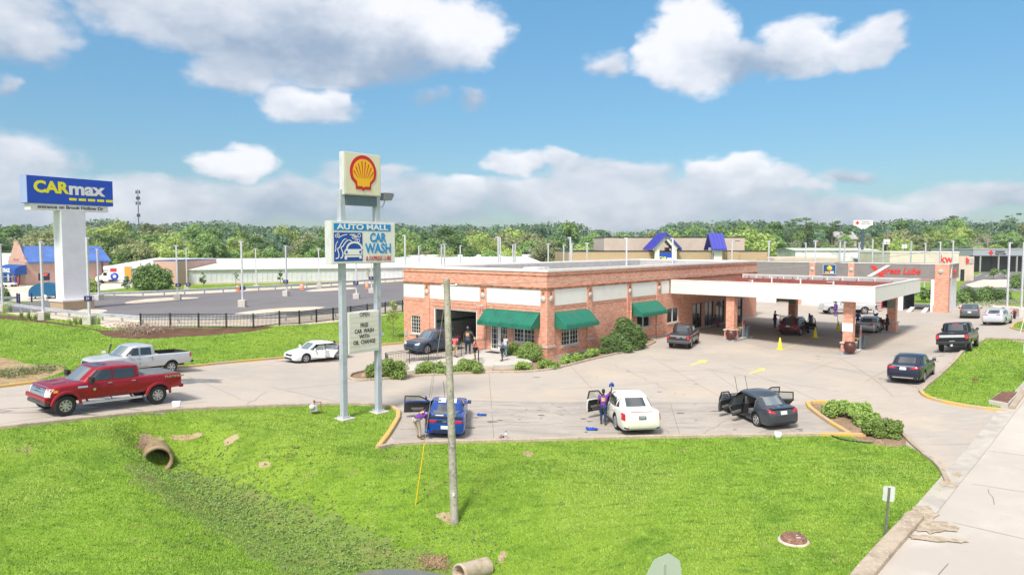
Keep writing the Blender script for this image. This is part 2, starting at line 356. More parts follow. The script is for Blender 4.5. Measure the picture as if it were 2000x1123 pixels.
CML = [(-200, 615), (60, 610), (170, 612), (275, 625), (420, 625), (544, 622), (660, 611), (790, 596), (900, 580), (900, 553), (790, 549), (600, 562), (400, 573), (280, 578), (200, 577), (110, 584), (60, 590), (-200, 600)]
GRAVA = [(275, 640), (544, 636), (790, 608), (900, 590), (900, 578), (790, 590), (660, 606), (544, 618), (420, 620), (275, 620), (150, 606), (0, 592), (-150, 590), (-150, 606), (0, 610), (60, 618), (170, 630), (210, 640)]
GI = [[(240, 590), (300, 582), (390, 580), (385, 583), (300, 590), (250, 594)], [(450, 612), (530, 602), (640, 598), (620, 604), (560, 610), (480, 616)], [(592, 568), (640, 562), (700, 561), (690, 565), (610, 570)], [(150, 604), (205, 604), (212, 608), (150, 618)]]
GFAR = [(-200, 600), (200, 577), (280, 578), (400, 573), (600, 562), (790, 549), (900, 541), (900, 537), (790, 545), (600, 558), (400, 568), (280, 573), (170, 572), (0, 585), (-200, 590)]
YARD = [(-300, 590), (0, 590), (120, 585), (170, 571), (290, 557), (300, 552), (210, 549), (50, 553), (-300, 562)]
MULCH = [(-200, 612), (0, 613), (60, 622), (150, 636), (210, 648), (275, 641), (330, 640), (400, 641), (470, 640), (545, 637), (510, 645), (440, 653), (370, 657), (270, 663), (205, 658), (190, 645), (130, 636), (60, 628), (0, 622), (-200, 622)]
DRY = [(-260, 785), (-10, 752), (50, 747), (100, 735), (130, 722), (110, 712), (60, 713), (20, 700), (-60, 690), (-260, 700)]
RASPH = [(1872, 560), (1905, 537), (1925, 531), (2010, 531), (2400, 536), (2400, 565), (2010, 566), (1960, 572), (1930, 570), (1880, 572)]
RROAD = [(1860, 520), (2400, 518), (2400, 529), (2010, 528), (1925, 529), (1870, 534)]
RPATH = [(1870, 596), (1925, 594), (2010, 601), (2400, 628), (2400, 640), (2010, 606), (1925, 598), (1870, 600)]
DBED = [(268, 900), (345, 905), (470, 950), (620, 1000), (760, 1055), (850, 1085), (905, 1115), (880, 1150), (700, 1160), (560, 1125), (430, 1045), (330, 978), (240, 932)]
BARE = [[(262, 872), (268, 852), (285, 846), (300, 852), (318, 856), (312, 868), (296, 872), (285, 878)], [(322, 852), (345, 846), (372, 848), (395, 842), (402, 848), (380, 856), (350, 860)], [(432, 862), (448, 852), (466, 846), (470, 852), (452, 866), (438, 870)], [(850, 1008), (856, 1000), (872, 998), (884, 1004), (892, 1014), (884, 1024), (866, 1020)], [(1018, 884), (1030, 880), (1044, 884), (1038, 892), (1024, 890)], [(500, 905), (512, 900), (530, 902), (525, 912), (508, 914)], [(975, 1080), (985, 1072), (990, 1085), (982, 1100), (972, 1094)]]
RISL = [(1885, 556), (1920, 546), (1990, 546), (2060, 548), (2060, 558), (1975, 561), (1900, 561)]
REGIONS = [('ground', m_grass, None), ('forecourt', m_conc, [LOT]), ('parking_bays', m_park, [PARK]), ('street', m_street, [STREET]), ('gravel_verge', m_gravel, [GRAVA, GFAR]), ('sales_lot', m_asph, [CML]), ('gravel_island', m_gravel, GI),
  ('storage_yard', m_yard, [YARD]), ('mulch_bed', m_mulch, [MULCH]), ('dry_verge', m_dirt, [DRY]), ('side_lot', m_asph, [RASPH]), ('side_road', m_yard, [RROAD, RPATH]), ('side_island', m_yard, [RISL]),
  ('planting_soil', m_soil, [PLANTER, BISL]), ('ditch_bed', m_ditch, [DBED]), ('bare_earth', m_bare, BARE), ('lawn', m_grass, [RLAWN, RLAWN2])]
def build_ground():
 pts = []
 def grid(x0, x1, y0, y1, s, skip=None):
  for x in np.arange(x0, x1 + 1e-6, s):
   for y in np.arange(y0, y1 + 1e-6, s):
    if skip and skip[0] < x < skip[1] and skip[2] < y < skip[3]: continue
    pts.append((x + random.uniform(-.1, .1) * s, y + random.uniform(-.1, .1) * s))
 grid(-24, 4, 18, 37, .45)
 grid(-60, 62, 14, 100, 1.5, (-24.3, 4.3, 17.7, 37.3))
 grid(-200, 240, -40, 330, 10, (-61, 63, 13, 101))
 grid(-2400, 2400, -900, 3300, 100, (-205, 245, -45, 335))
 npt = len(pts)
 verts = [Vector(p) for p in pts]; faces = []; owner = []
 for ri, (n, m_, polys) in enumerate(REGIONS):
  for p in (polys or []):
   w = WP(p) if n not in ('forecourt', 'lawn') else WP(p)
   if n in ('planting_soil', 'gravel_island', 'dry_verge', 'mulch_bed', 'ditch_bed', 'bare_earth'): w = smooth_poly(w, 1)
   if n == 'bare_earth': c0 = sum(w, Vector((0, 0))) / len(w); w = [c0 + (q - c0) * random.uniform(.75, 1.2) for q in smooth_poly(w, 1)]
   if n == 'ditch_bed': w = [q + Vector((random.uniform(-.35, .35), random.uniform(-.35, .35))) for q in smooth_poly(w, 2)]
   w2 = []
   for i in range(len(w)):
    a = w[i]; b = w[(i + 1) % len(w)]; k = max(1, int((b - a).length / 1.5))
    k = min(k, 30)
    for j in range(k): w2.append(a.lerp(b, j / k))
   if sum(w2[i - 1].x * w2[i].y - w2[i].x * w2[i - 1].y for i in range(len(w2))) < 0: w2 = w2[::-1]
   st = len(verts); verts += w2; faces.append(list(range(st, st + len(w2)))); owner.append(ri)
 ov, oe, of, _, _, fo = delaunay_2d_cdt(verts, [], faces, 0, 1e-4, True)
 V = np.array([(v.x, v.y) for v in ov]); Z = TZ(V[:, 0], V[:, 1]); V3 = np.column_stack([V, Z])
 F = np.array([f for f in of if len(f) == 3], int)
 reg = np.array([max([owner[k] for k in s], default=0) for f, s in zip(of, fo) if len(f) == 3])
 res = {}
 for ri, (n, m_, polys) in enumerate(REGIONS):
  fs = F[reg == ri]
  if not len(fs): continue
  us, inv = np.unique(fs, return_inverse=True)
  o = npmesh(n, V3[us], inv.reshape(-1, 3), m_, smooth=True)
  a = o.data
  if n == 'ground': o.name = 'ground'
  o['kind'] = 'structure'
  res[n] = (V3[us], inv.reshape(-1, 3))
 return res
GROUND = build_ground()
# kerbs, joints, markings
m_kerb = mat('kerb_concrete', (.46, .37, .28), .85, var=(1.5, (.33, .26, .19), .4, .65), var2=(9, (.55, .47, .38), .5, .7), bump=(20, .3))
m_kerby = mat('kerb_yellow', (.62, .40, .10), .8, var=(1.2, (.50, .37, .24), .46, .58), var2=(7, (.40, .30, .2), .56, .7), bump=(20, .3))
def kerb(pts, w=.2, h=.14, m_=None, name='kerb', closed=False, it=1):
 P = smooth_poly(WP(pts), it, closed)
 Q = []
 n = len(P)
 for i in range(n if closed else n - 1):
  a = P[i]; b = P[(i + 1) % n]; k = max(1, int((b - a).length / .8))
  for j in range(k): Q.append(a.lerp(b, j / k))
 if not closed: Q.append(P[-1])
 n = len(Q); vs = []; hs = [(-w / 2, -.25), (-w / 2, h * .85), (-w / 2 + .03, h), (w / 2 - .03, h), (w / 2, h * .85), (w / 2, -.25)]
 for i in range(n):
  a = Q[i - 1] if (i > 0 or closed) else Q[i]; b = Q[(i + 1) % n] if (i < n - 1 or closed) else Q[i]
  d = (b - a).normalized(); nn = Vector((-d.y, d.x)); z = tz(Q[i].x, Q[i].y)
  for (o_, zz) in hs: vs.append((Q[i].x + nn.x * o_, Q[i].y + nn.y * o_, z + zz))
 fs = []; m = len(hs)
 for i in range(n if closed else n - 1):
  j = (i + 1) % n
  for k in range(m - 1): fs.append((i * m + k, i * m + k + 1, j * m + k + 1, j * m + k))
 if not closed: fs += [tuple(range(m)), tuple(range((n - 1) * m, n * m))[::-1]]
 mb = MB().add(vs, fs); o = mb.build(name, m_ or m_kerb); o['kind'] = 'structure'; return o
kerb([(-260, 872), (0, 838), (130, 823), (250, 810), (370, 800), (500, 795), (620, 791), (700, 790), (765, 796)], .22, .14)
kerb([(765, 796), (783, 808), (760, 848), (738, 876)], .24, .16, m_kerby)
kerb([(738, 876), (775, 868), (900, 863), (1200, 856), (1500, 851), (1655, 849)], .24, .15)
kerb([(-260, 795), (0, 757), (130, 741), (370, 717), (550, 700), (700, 679), (786, 671)], .2, .15, m_kerby)
kerb([(1660, 850), (1610, 820), (1573, 791), (1590, 786), (1640, 790)], .24, .17, m_kerby)
kerb([(1575, 850), (1690, 851)], .2, .15, m_kerby)
kerb([(1640, 790), (1700, 806), (1752, 838), (1800, 885), (1835, 910), (1850, 942)], .2, .13)
kerb([(1798, 765), (1840, 730), (1915, 662), (1960, 663), (2090, 676)], .24, .15)
kerb([(1798, 765), (1806, 775), (1835, 785), (1900, 797), (1962, 803)], .22, .15, m_kerby)
kerb([(2090, 676), (2040, 715), (1975, 800)], .3, .15)
kerb([(1974, 641), (1990, 628), (2060, 620)], .2, .14, m_kerby)
kerb([(2160, 640), (2080, 656), (2010, 650), (1974, 641)], .2, .14, m_kerby)
kerb([(1560, 1300), (1675, 1140), (1728, 1078), (1772, 1030), (1788, 1012)], .55, .2)
kerb(BISL[:15], .2, .15)
kerb([(686, 732), (700, 728), (752, 717)], .2, .15)
kerb([(681, 739), (683, 735), (686, 732)], .2, .15)
kerb([(2400, 628), (2010, 601), (1925, 594), (1870, 596)], .2, .13)
def strip(pts, w, name, m_, dz, off=0., it=1):
 P = smooth_poly(WP(pts), it, False); Q = []
 for i in range(len(P) - 1):
  a, b = P[i], P[i + 1]; k = max(1, int((b - a).length / .5))
  Q += [a.lerp(b, j / k) for j in range(k)]
 Q.append(P[-1]); vs = []
 for i, q in enumerate(Q):
  d = (Q[min(i + 1, len(Q) - 1)] - Q[max(i - 1, 0)]).normalized(); nn = Vector((-d.y, d.x))
  for s_ in (-.5, 0, .5):
   p = q + nn * (s_ * w + off); vs.append((p.x, p.y, tz(p.x, p.y) + dz))
 fs = []
 for i in range(len(Q) - 1):
  for k in range(2): fs.append((i * 3 + k, i * 3 + k + 1, i * 3 + k + 4, i * 3 + k + 3))
 return vs, fs
m_gut = mat('gutter_concrete', (.50, .45, .39), .8, var=(1.0, (.36, .33, .30), .45, .7), bump=(20, .3))
vs, fs = strip([(1795, 1012), (1862, 930), (1893, 895), (1985, 780), (2070, 690)], .75, 'gutter', m_gut, .03)
MB().add(vs, fs).build('gutter', m_gut)['kind'] = 'structure'
m_joint = mat('joint_filler', (.22, .18, .145), .9)
def jag(a, b, n, amp):
 out = []
 for i in range(n + 1):
  t = i / n; k = 0 if i in (0, n) else 1
  out.append((a[0] + (b[0] - a[0]) * t + k * random.uniform(-amp, amp), a[1] + (b[1] - a[1]) * t + k * random.uniform(-amp, amp) * .5))
 return out
joints = [[(1108, 708), (1155, 758)], [(1265, 694), (1430, 790), (1560, 860)], [(955, 728), (965, 862)], [(748, 738), (735, 790)], [(845, 733), (838, 780)], [(1420, 710), (1700, 830), (1840, 905)], [(870, 799), (1600, 795)],
  [(560, 760), (760, 738)], [(530, 757), (660, 785)], [(1575, 728), (1790, 640)], [(1560, 850), (1390, 725)], [(1690, 745), (1780, 700)], [(1540, 700), (1800, 760)], [(1820, 868), (1880, 868), (1925, 862)], [(1862, 930), (1965, 803)],
  [(1895, 895), (2010, 770)], [(1930, 880), (2080, 900)], [(1900, 945), (2060, 970)], [(1690, 1123), (1792, 1012)], [(1860, 1020), (2000, 1052)], [(1830, 1125), (1852, 1100)], [(0, 775), (200, 760)], [(0, 828), (250, 795), (400, 785)], [(365, 735), (470, 780)],
  [(1200, 783), (1210, 856)], [(1310, 790), (1330, 855)], [(1280, 700), (1640, 765)], [(1640, 700), (1745, 775)], [(930, 783), (1560, 781)], [(1180, 728), (1450, 720)], [(1440, 664), (1640, 700)], [(1700, 640), (1860, 640)], [(1100, 760), (1380, 740)]]
mbj = MB()
for j in joints:
 vs, fs = strip(j, .024, '', None, .006, it=0); mbj.add(vs, fs)
for a, b, n, amp in [((775, 837), (838, 837), 6, 3), ((905, 832), (965, 832), 8, 3), ((965, 831), (1100, 827), 10, 3), ((1195, 824), (1225, 838), 5, 3), ((1300, 838), (1315, 856), 4, 3), ((1305, 836), (1500, 833), 14, 3), ((1200, 712), (1300, 760), 9, 6), ((1350, 860), (1420, 820), 6, 5),
     ((1400, 870), (1530, 832), 8, 3), ((480, 792), (520, 765), 5, 3), ((1620, 720), (1800, 735), 9, 3), ((1700, 690), (1860, 640), 9, 3), ((1930, 955), (1942, 985), 4, 4), ((1150, 800), (1200, 830), 6, 5), ((1040, 790), (1100, 812), 6, 4)]:
 vs, fs = strip(jag(a, b, n, amp), .026, '', None, .006, it=0); mbj.add(vs, fs)
mbj.build('pavement_joints', m_joint)['kind'] = 'structure'
def patch(px, py, rx, ry, name, m_, dz=.007, n=22, seed=1, rot=0.):
 r = random.Random(seed); c = at(px, py); vs = [(c.x, c.y, tz(c.x, c.y) + dz)]
 for i in range(n):
  t = 2 * math.pi * i / n; q = 1 + r.uniform(-.28, .28); x = rx * q * math.cos(t); y = ry * q * math.sin(t)
  X = c.x + x * math.cos(rot) - y * math.sin(rot); Y = c.y + x * math.sin(rot) + y * math.cos(rot); vs.append((X, Y, tz(X, Y) + dz))
 return vs, [(0, 1 + i, 1 + (i + 1) % n) for i in range(n)]
m_damp = mat('damp_concrete', (.17, .155, .14), .38, var=(1.5, (.33, .30, .27), .45, .6), var2=(6, (.12, .11, .10), .5, .65), spec=.6)
mbd = MB()
for i, (px, py, rx, ry, ro) in enumerate([(150, 800, 3.4, .8, .2), (240, 780, 2.8, .55, .3), (330, 745, 2.4, .9, .2), (390, 742, 1.4, .5, .2), (590, 706, 2.0, .5, .3), (640, 692, 1.7, .5, .3), (680, 688, 1.0, .3, .2), (830, 700, 1.9, .9, .5), (740, 670, 1.2, .25, .3)]):
 vs, fs = patch(px, py, rx, ry, '', None, seed=i, rot=ro); mbd.add(vs, fs)
mbd.build('damp_patches', m_damp)['kind'] = 'structure'
mbd = MB(); rr = random.Random(9)
for i in range(95):
 cx_, cy_, sx_, sy_ = rr.choice([(1060, 802, 30, 6), (1060, 802, 50, 12), (1240, 842, 30, 4), (1520, 838, 40, 4), (860, 850, 25, 3), (1150, 790, 60, 20), (1500, 672, 60, 10), (1600, 690, 60, 8), (1850, 700, 40, 10), (1400, 812, 60, 15), (950, 825, 30, 12), (1300, 760, 120, 30), (1700, 720, 90, 25)])
 k = rr.uniform(.03, .12); vs, fs = patch(rr.gauss(cx_, sx_), min(848, rr.gauss(cy_, sy_)), k * rr.uniform(1, 3), k, '', None, dz=.005, n=8, seed=i); mbd.add(vs, fs)
mbd.build('oil_spots', mat('oil_stain', (.13, .115, .10), .6))['kind'] = 'structure'
m_tint = mat('worn_band', (.33, .295, .27), .7, var=(1.5, (.42, .37, .33), .4, .6), var2=(6, (.28, .25, .23), .55, .7)); mbd = MB()
for i, (px, py, rx, ry) in enumerate([(1020, 803, 4, .35), (1150, 799, 3, .3), (930, 808, 2, .3), (1350, 800, 4, .3), (1620, 660, 3, .5), (1560, 668, 2.5, .5), (1545, 640, 2, .6)]): vs, fs = patch(px, py, rx, ry, '', None, dz=.0035, n=30, seed=70 + i); mbd.add(vs, fs)
mbd.build('worn_bands', m_tint)['kind'] = 'structure'
m_litter = mat('dry_litter', (.50, .41, .32), .95, var=(3, (.34, .27, .18), .45, .6), var2=(9, (.24, .25, .10), .58, .66), bump=(15, .8))
mbd = MB()
for i, (px, py, rx, ry, ro) in enumerate([(1800, 1008, 1.0, .45, .9), (1822, 1030, .8, .5, .3), (1852, 945, .5, .3, .9), (1818, 1052, .9, .25, -.3), (1868, 928, .35, .2, .8)]):
 vs, fs = patch(px, py, rx, ry, '', None, dz=.035, seed=20 + i, rot=ro); mbd.add(vs, fs)
mbd.build('gutter_litter', m_litter)['kind'] = 'stuff'
for o in bpy.data.objects:
 if o.name == 'gutter_litter': tag(o, 'dry leaves and broken concrete crumbs in the street gutter', 'litter')
m_yel = mat('yellow_marking', (.72, .55, .12), .8, var=(1.6, (.58, .50, .33), .48, .6))
def flatpoly(pts, dz, mi=0):
 P = WP(pts); return [(p.x, p.y, tz(p.x, p.y) + dz) for p in P], [tuple(range(len(P)))]
mba = MB()
for pp in ([(1346, 713), (1366, 705), (1360, 703), (1384, 703), (1376, 710), (1371, 708), (1350, 715)], [(1461, 729), (1484, 721), (1478, 719), (1495, 719), (1492, 726), (1487, 724), (1465, 731)]):
 vs, fs = flatpoly(pp, .008); mba.add(vs, fs)
mba.build('painted_arrows', m_yel)['kind'] = 'structure'
mba = MB()
for q in ([(1522, 684), (1596, 656)], [(764, 695), (790, 703)], [(1850, 560), (1862, 540)]):
 vs, fs = strip(q, .13, '', None, .008, it=0); mba.add(vs, fs)
mba.build('painted_lines', m_yel)['kind'] = 'structure'
m_white = mat('white_line', (.75, .75, .72), .7)
mba = MB()
for k in range(7):
 x = 1905 + k * 19
 vs, fs = strip([(x, 540), (x + 12, 534)], .12, '', None, .01, it=0); mba.add(vs, fs)
for k in range(6):
 x = 1905 + k * 17
 vs, fs = strip([(x, 563), (x + 16, 569)], .1, '', None, .01, it=0); mba.add(vs, fs)
mba.build('bay_lines', m_white)['kind'] = 'structure'
# building materials
def brick_mat(name, c1, c2, mortar, sx=1., rough=.85, stain=(.28, .12, .07)):
 M = bpy.data.materials.new(name); M.use_nodes = True; nt = M.node_tree; N = nt.nodes; Lk = nt.links
 b = N['Principled BSDF']; b.inputs['Roughness'].default_value = rough; b.inputs['Specular IOR Level'].default_value = .25
 tc = N.new('ShaderNodeTexCoord'); sp = N.new('ShaderNodeSeparateXYZ'); Lk.new(tc.outputs['Object'], sp.inputs[0])
 ad = N.new('ShaderNodeMath'); ad.operation = 'ADD'; Lk.new(sp.outputs[0], ad.inputs[0]); Lk.new(sp.outputs[1], ad.inputs[1])
 cb = N.new('ShaderNodeCombineXYZ'); Lk.new(ad.outputs[0], cb.inputs[0]); Lk.new(sp.outputs[2], cb.inputs[1])
 br = N.new('ShaderNodeTexBrick'); Lk.new(cb.outputs[0], br.inputs['Vector']); br.inputs['Scale'].default_value = 1.0
 br.inputs['Brick Width'].default_value = .30; br.inputs['Row Height'].default_value = .10; br.inputs['Mortar Size'].default_value = .010
 br.inputs['Color1'].default_value = (*c1, 1); br.inputs['Color2'].default_value = (*c2, 1); br.inputs['Mortar'].default_value = (*mortar, 1)
 n = N.new('ShaderNodeTexNoise'); n.inputs['Scale'].default_value = .9; n.inputs['Detail'].default_value = 8; n.inputs['Roughness'].default_value = .7; Lk.new(tc.outputs['Object'], n.inputs['Vector'])
 r = N.new('ShaderNodeMapRange'); Lk.new(n.outputs['Fac'], r.inputs[0]); r.inputs[1].default_value = .56; r.inputs[2].default_value = .84
 mx = N.new('ShaderNodeMix'); mx.data_type = 'RGBA'; Lk.new(r.outputs[0], mx.inputs[0]); Lk.new(br.outputs['Color'], mx.inputs[6]); mx.inputs[7].default_value = (*stain, 1)
 n2 = N.new('ShaderNodeTexNoise'); n2.inputs['Scale'].default_value = 9; n2.inputs['Detail'].default_value = 4; Lk.new(cb.outputs[0], n2.inputs['Vector'])
 r2 = N.new('ShaderNodeMapRange'); Lk.new(n2.outputs['Fac'], r2.inputs[0]); r2.inputs[1].default_value = .45; r2.inputs[2].default_value = .75; r2.inputs[4].default_value = .5
 mx2 = N.new('ShaderNodeMix'); mx2.data_type = 'RGBA'; Lk.new(r2.outputs[0], mx2.inputs[0]); Lk.new(mx.outputs[2], mx2.inputs[6]); mx2.inputs[7].default_value = (*[min(1, v * 1.25) for v in c1], 1)
 Lk.new(mx2.outputs[2], b.inputs['Base Color'])
 bp = N.new('ShaderNodeBump'); bp.inputs['Strength'].default_value = .4; bp.inputs['Distance'].default_value = .01; Lk.new(br.outputs['Fac'], bp.inputs['Height']); bp.invert = True
 Lk.new(bp.outputs[0], b.inputs['Normal'])
 MATS[name] = M; return M
m_brick = brick_mat('salmon_brick', (.76, .345, .235), (.46, .16, .10), (.78, .58, .46))
m_brick2 = brick_mat('pink_brick', (.56, .34, .27), (.48, .28, .22), (.6, .48, .4))
m_tan = brick_mat('tan_block', (.50, .36, .22), (.43, .30, .18), (.55, .44, .32), stain=(.4, .28, .17))
m_stain = mat('stained_brick', (.40, .17, .09), .85, var=(3, (.11, .06, .035), .42, .6), bump=(12, .4))
m_cop = mat('coping_white', (.80, .76, .72), .55, var=(.9, (.66, .61, .56), .5, .75))
m_panel = mat('panel_white', (.80, .78, .73), .6, var=(.7, (.70, .67, .61), .5, .8), var2=(3, (.62, .58, .51), .62, .85))
m_roofw = mat('roof_membrane', (.66, .64, .62), .7, var=(.4, (.5, .48, .46), .45, .7))
m_greym = mat('grey_metal', (.42, .41, .41), .5, var=(1.5, (.36, .34, .33), .45, .7))
m_cream = mat('cream_block', (.62, .50, .38), .8, var=(1, (.52, .42, .31), .5, .7))
m_glass = mat('window_glass', (.02, .025, .03), .06, spec=.8, var=(.8, (.05, .05, .045), .5, .6))
m_frame = mat('white_frame', (.78, .76, .74), .5)
m_black = mat('black_paint', (.015, .015, .017), .4)
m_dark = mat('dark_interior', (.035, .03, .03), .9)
m_awn = mat('green_canvas', (.006, .16, .10), .75, var=(.9, (.004, .105, .065), .5, .7), var2=(5, (.03, .20, .14), .62, .75), bump=(8, .3))
m_awn2 = mat('faded_green_canvas', (.012, .17, .11), .75, var=(1.6, (.09, .12, .09), .56, .7), var2=(5, (.10, .27, .2), .64, .78), bump=(8, .3))
m_sill = mat('stone_sill', (.55, .50, .45), .8, var=(3, (.40, .36, .31), .5, .7))
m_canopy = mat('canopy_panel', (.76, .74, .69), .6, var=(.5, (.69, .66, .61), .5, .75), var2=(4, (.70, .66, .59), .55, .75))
m_redst = mat('red_steel', (.30, .085, .07), .6, var=(2, (.18, .06, .05), .5, .7))
m_galv = mat('galvanised_steel', (.60, .62, .65), .42, metal=.35, var=(2.5, (.46, .49, .53), .45, .65))
m_rail = mat('railing_black', (.02, .02, .023), .5)
m_ribbed = mat('ribbed_grey', (.235, .215, .205), .6, var=(1, (.20, .185, .175), .5, .7))
m_concl = mat('light_concrete', (.55, .51, .46), .85, var=(2, (.44, .40, .36), .5, .7), bump=(15, .3))
CX, CY = 2.749, 56.166; ANG = R(50.1)
def wall(mb, axis, a0, a1, z0, z1, p, t, holes=(), mi=0):
 ca = sorted({a0, a1, *[h[0] for h in holes], *[h[1] for h in holes]}); cz = sorted({z0, z1, *[h[2] for h in holes], *[h[3] for h in holes]})
 ca = [c for c in ca if a0 <= c <= a1]; cz = [c for c in cz if z0 <= c <= z1]
 for i in range(len(ca) - 1):
  am = (ca[i] + ca[i + 1]) / 2; run = None
  for k in range(len(cz) - 1):
   zm = (cz[k] + cz[k + 1]) / 2
   hole = any(h[0] < am < h[1] and h[2] < zm < h[3] for h in holes)
   if not hole: run = (run[0], cz[k + 1]) if run else (cz[k], cz[k + 1])
   if (hole or k == len(cz) - 2) and run:
    if axis == 'x': mb.box(ca[i], ca[i + 1], p, p + t, run[0], run[1], mi)
    else: mb.box(p, p + t, ca[i], ca[i + 1], run[0], run[1], mi)
    run = None
 return mb
def bx(mb, axis, a0, a1, p0, p1, z0, z1, mi=0):
 """box whose long direction is `axis`, p = across"""
 return mb.box(a0, a1, p0, p1, z0, z1, mi) if axis == 'x' else mb.box(p0, p1, a0, a1, z0, z1, mi)
def window(parent, axis, a0, a1, z0, z1, nx, nz, p=.08, mullion=True, m_f=None, name='window', sill=True, label=None, fw=.07):
 m_f = m_f or m_frame
 f = MB(); t = .06
 bx(f, axis, a0, a1, p, p + t, z0, z0 + fw); bx(f, axis, a0, a1, p, p + t, z1 - fw, z1)
 bx(f, axis, a0, a0 + fw, p, p + t, z0 + fw, z1 - fw); bx(f, axis, a1 - fw, a1, p, p + t, z0 + fw, z1 - fw)
 if mullion: am = (a0 + a1) / 2; bx(f, axis, am - fw * .8, am + fw * .8, p - .004, p + t - .004, z0 + fw, z1 - fw)
 for i in range(1, nx):
  a = a0 + (a1 - a0) * i / nx
  if mullion and abs(a - (a0 + a1) / 2) < .05: continue
  bx(f, axis, a - .014, a + .014, p + .012, p + .04, z0 + fw, z1 - fw)
 for k in range(1, nz):
  z = z0 + (z1 - z0) * k / nz; bx(f, axis, a0 + fw, a1 - fw, p + .016, p + .036, z - .014, z + .014)
 o = f.build(name, m_f, parent)
 if label: o['label'] = label
 g = MB(); bx(g, axis, a0 + .02, a1 - .02, p + .045, p + .055, z0 + .02, z1 - .02); g.build('pane', m_glass, o)
 if sill:
  s_ = MB(); bx(s_, axis, a0 - .1, a1 + .1, -.07, p - .002, z0 - .14, z0 - .003); s_.build('sill', m_sill, o)
 return o
def awning(parent, axis, a0, a1, ztop, zbot, out, m_, label=None):
 """sloping canvas box with closed ends and a scalloped valance; projects to negative side"""
 mb = MB(); n = max(2, int((a1 - a0) / .1)); ins = .45
 def P(a, d, z): return (a, -d, z) if axis == 'x' else (-d, a, z)
 K = 4; vs = []
 for i in range(n + 1):
  a = a0 + (a1 - a0) * i / n
  for k in range(K + 1):
   t = k / K; sag = -.05 * math.sin(math.pi * t) * (1 - .8 * abs(math.cos(math.pi * i / n * 4)))
   vs.append(P(a, .03 + out * t, ztop + (zbot - ztop) * t + sag))
 fs = [(i * (K + 1) + k, i * (K + 1) + k + 1, (i + 1) * (K + 1) + k + 1, (i + 1) * (K + 1) + k) for i in range(n) for k in range(K)]
 mb.add(vs, fs, 0, True)
 vs = []
 for i in range(n + 1):
  a = a0 + (a1 - a0) * i / n; s_ = .22 + .05 * abs(math.sin(i * .9))
  vs += [P(a, .03 + out, zbot), P(a, .03 + out + .01, zbot - s_)]
 mb.add(vs, [(2 * i, 2 * i + 1, 2 * i + 3, 2 * i + 2) for i in range(n)], 0)
 for a in (a0, a1):
  mb.add([P(a, .03, ztop), P(a, .03 + out, zbot), P(a, .03 + out, zbot - .22), P(a, .03, zbot - .22)], [(0, 1, 2, 3)], 0)
 o = mb.build('awning', m_, parent, fix=False)
 if label: o['label'] = label
 sd_ = o.modifiers.new('thick', 'SOLIDIFY'); sd_.thickness = .012
 r = MB(); k = max(3, round((a1 - a0) / 1.15))
 for i in range(k + 1): a = a0 + .02 + (a1 - a0 - .04) * i / k; r.beam(P(a, .03, ztop + .02), P(a, .045 + out, zbot + .015), .035, .02)
 r.build('seam_piping', mat('green_seam', (.05, .25, .18), .7), o)
 return o
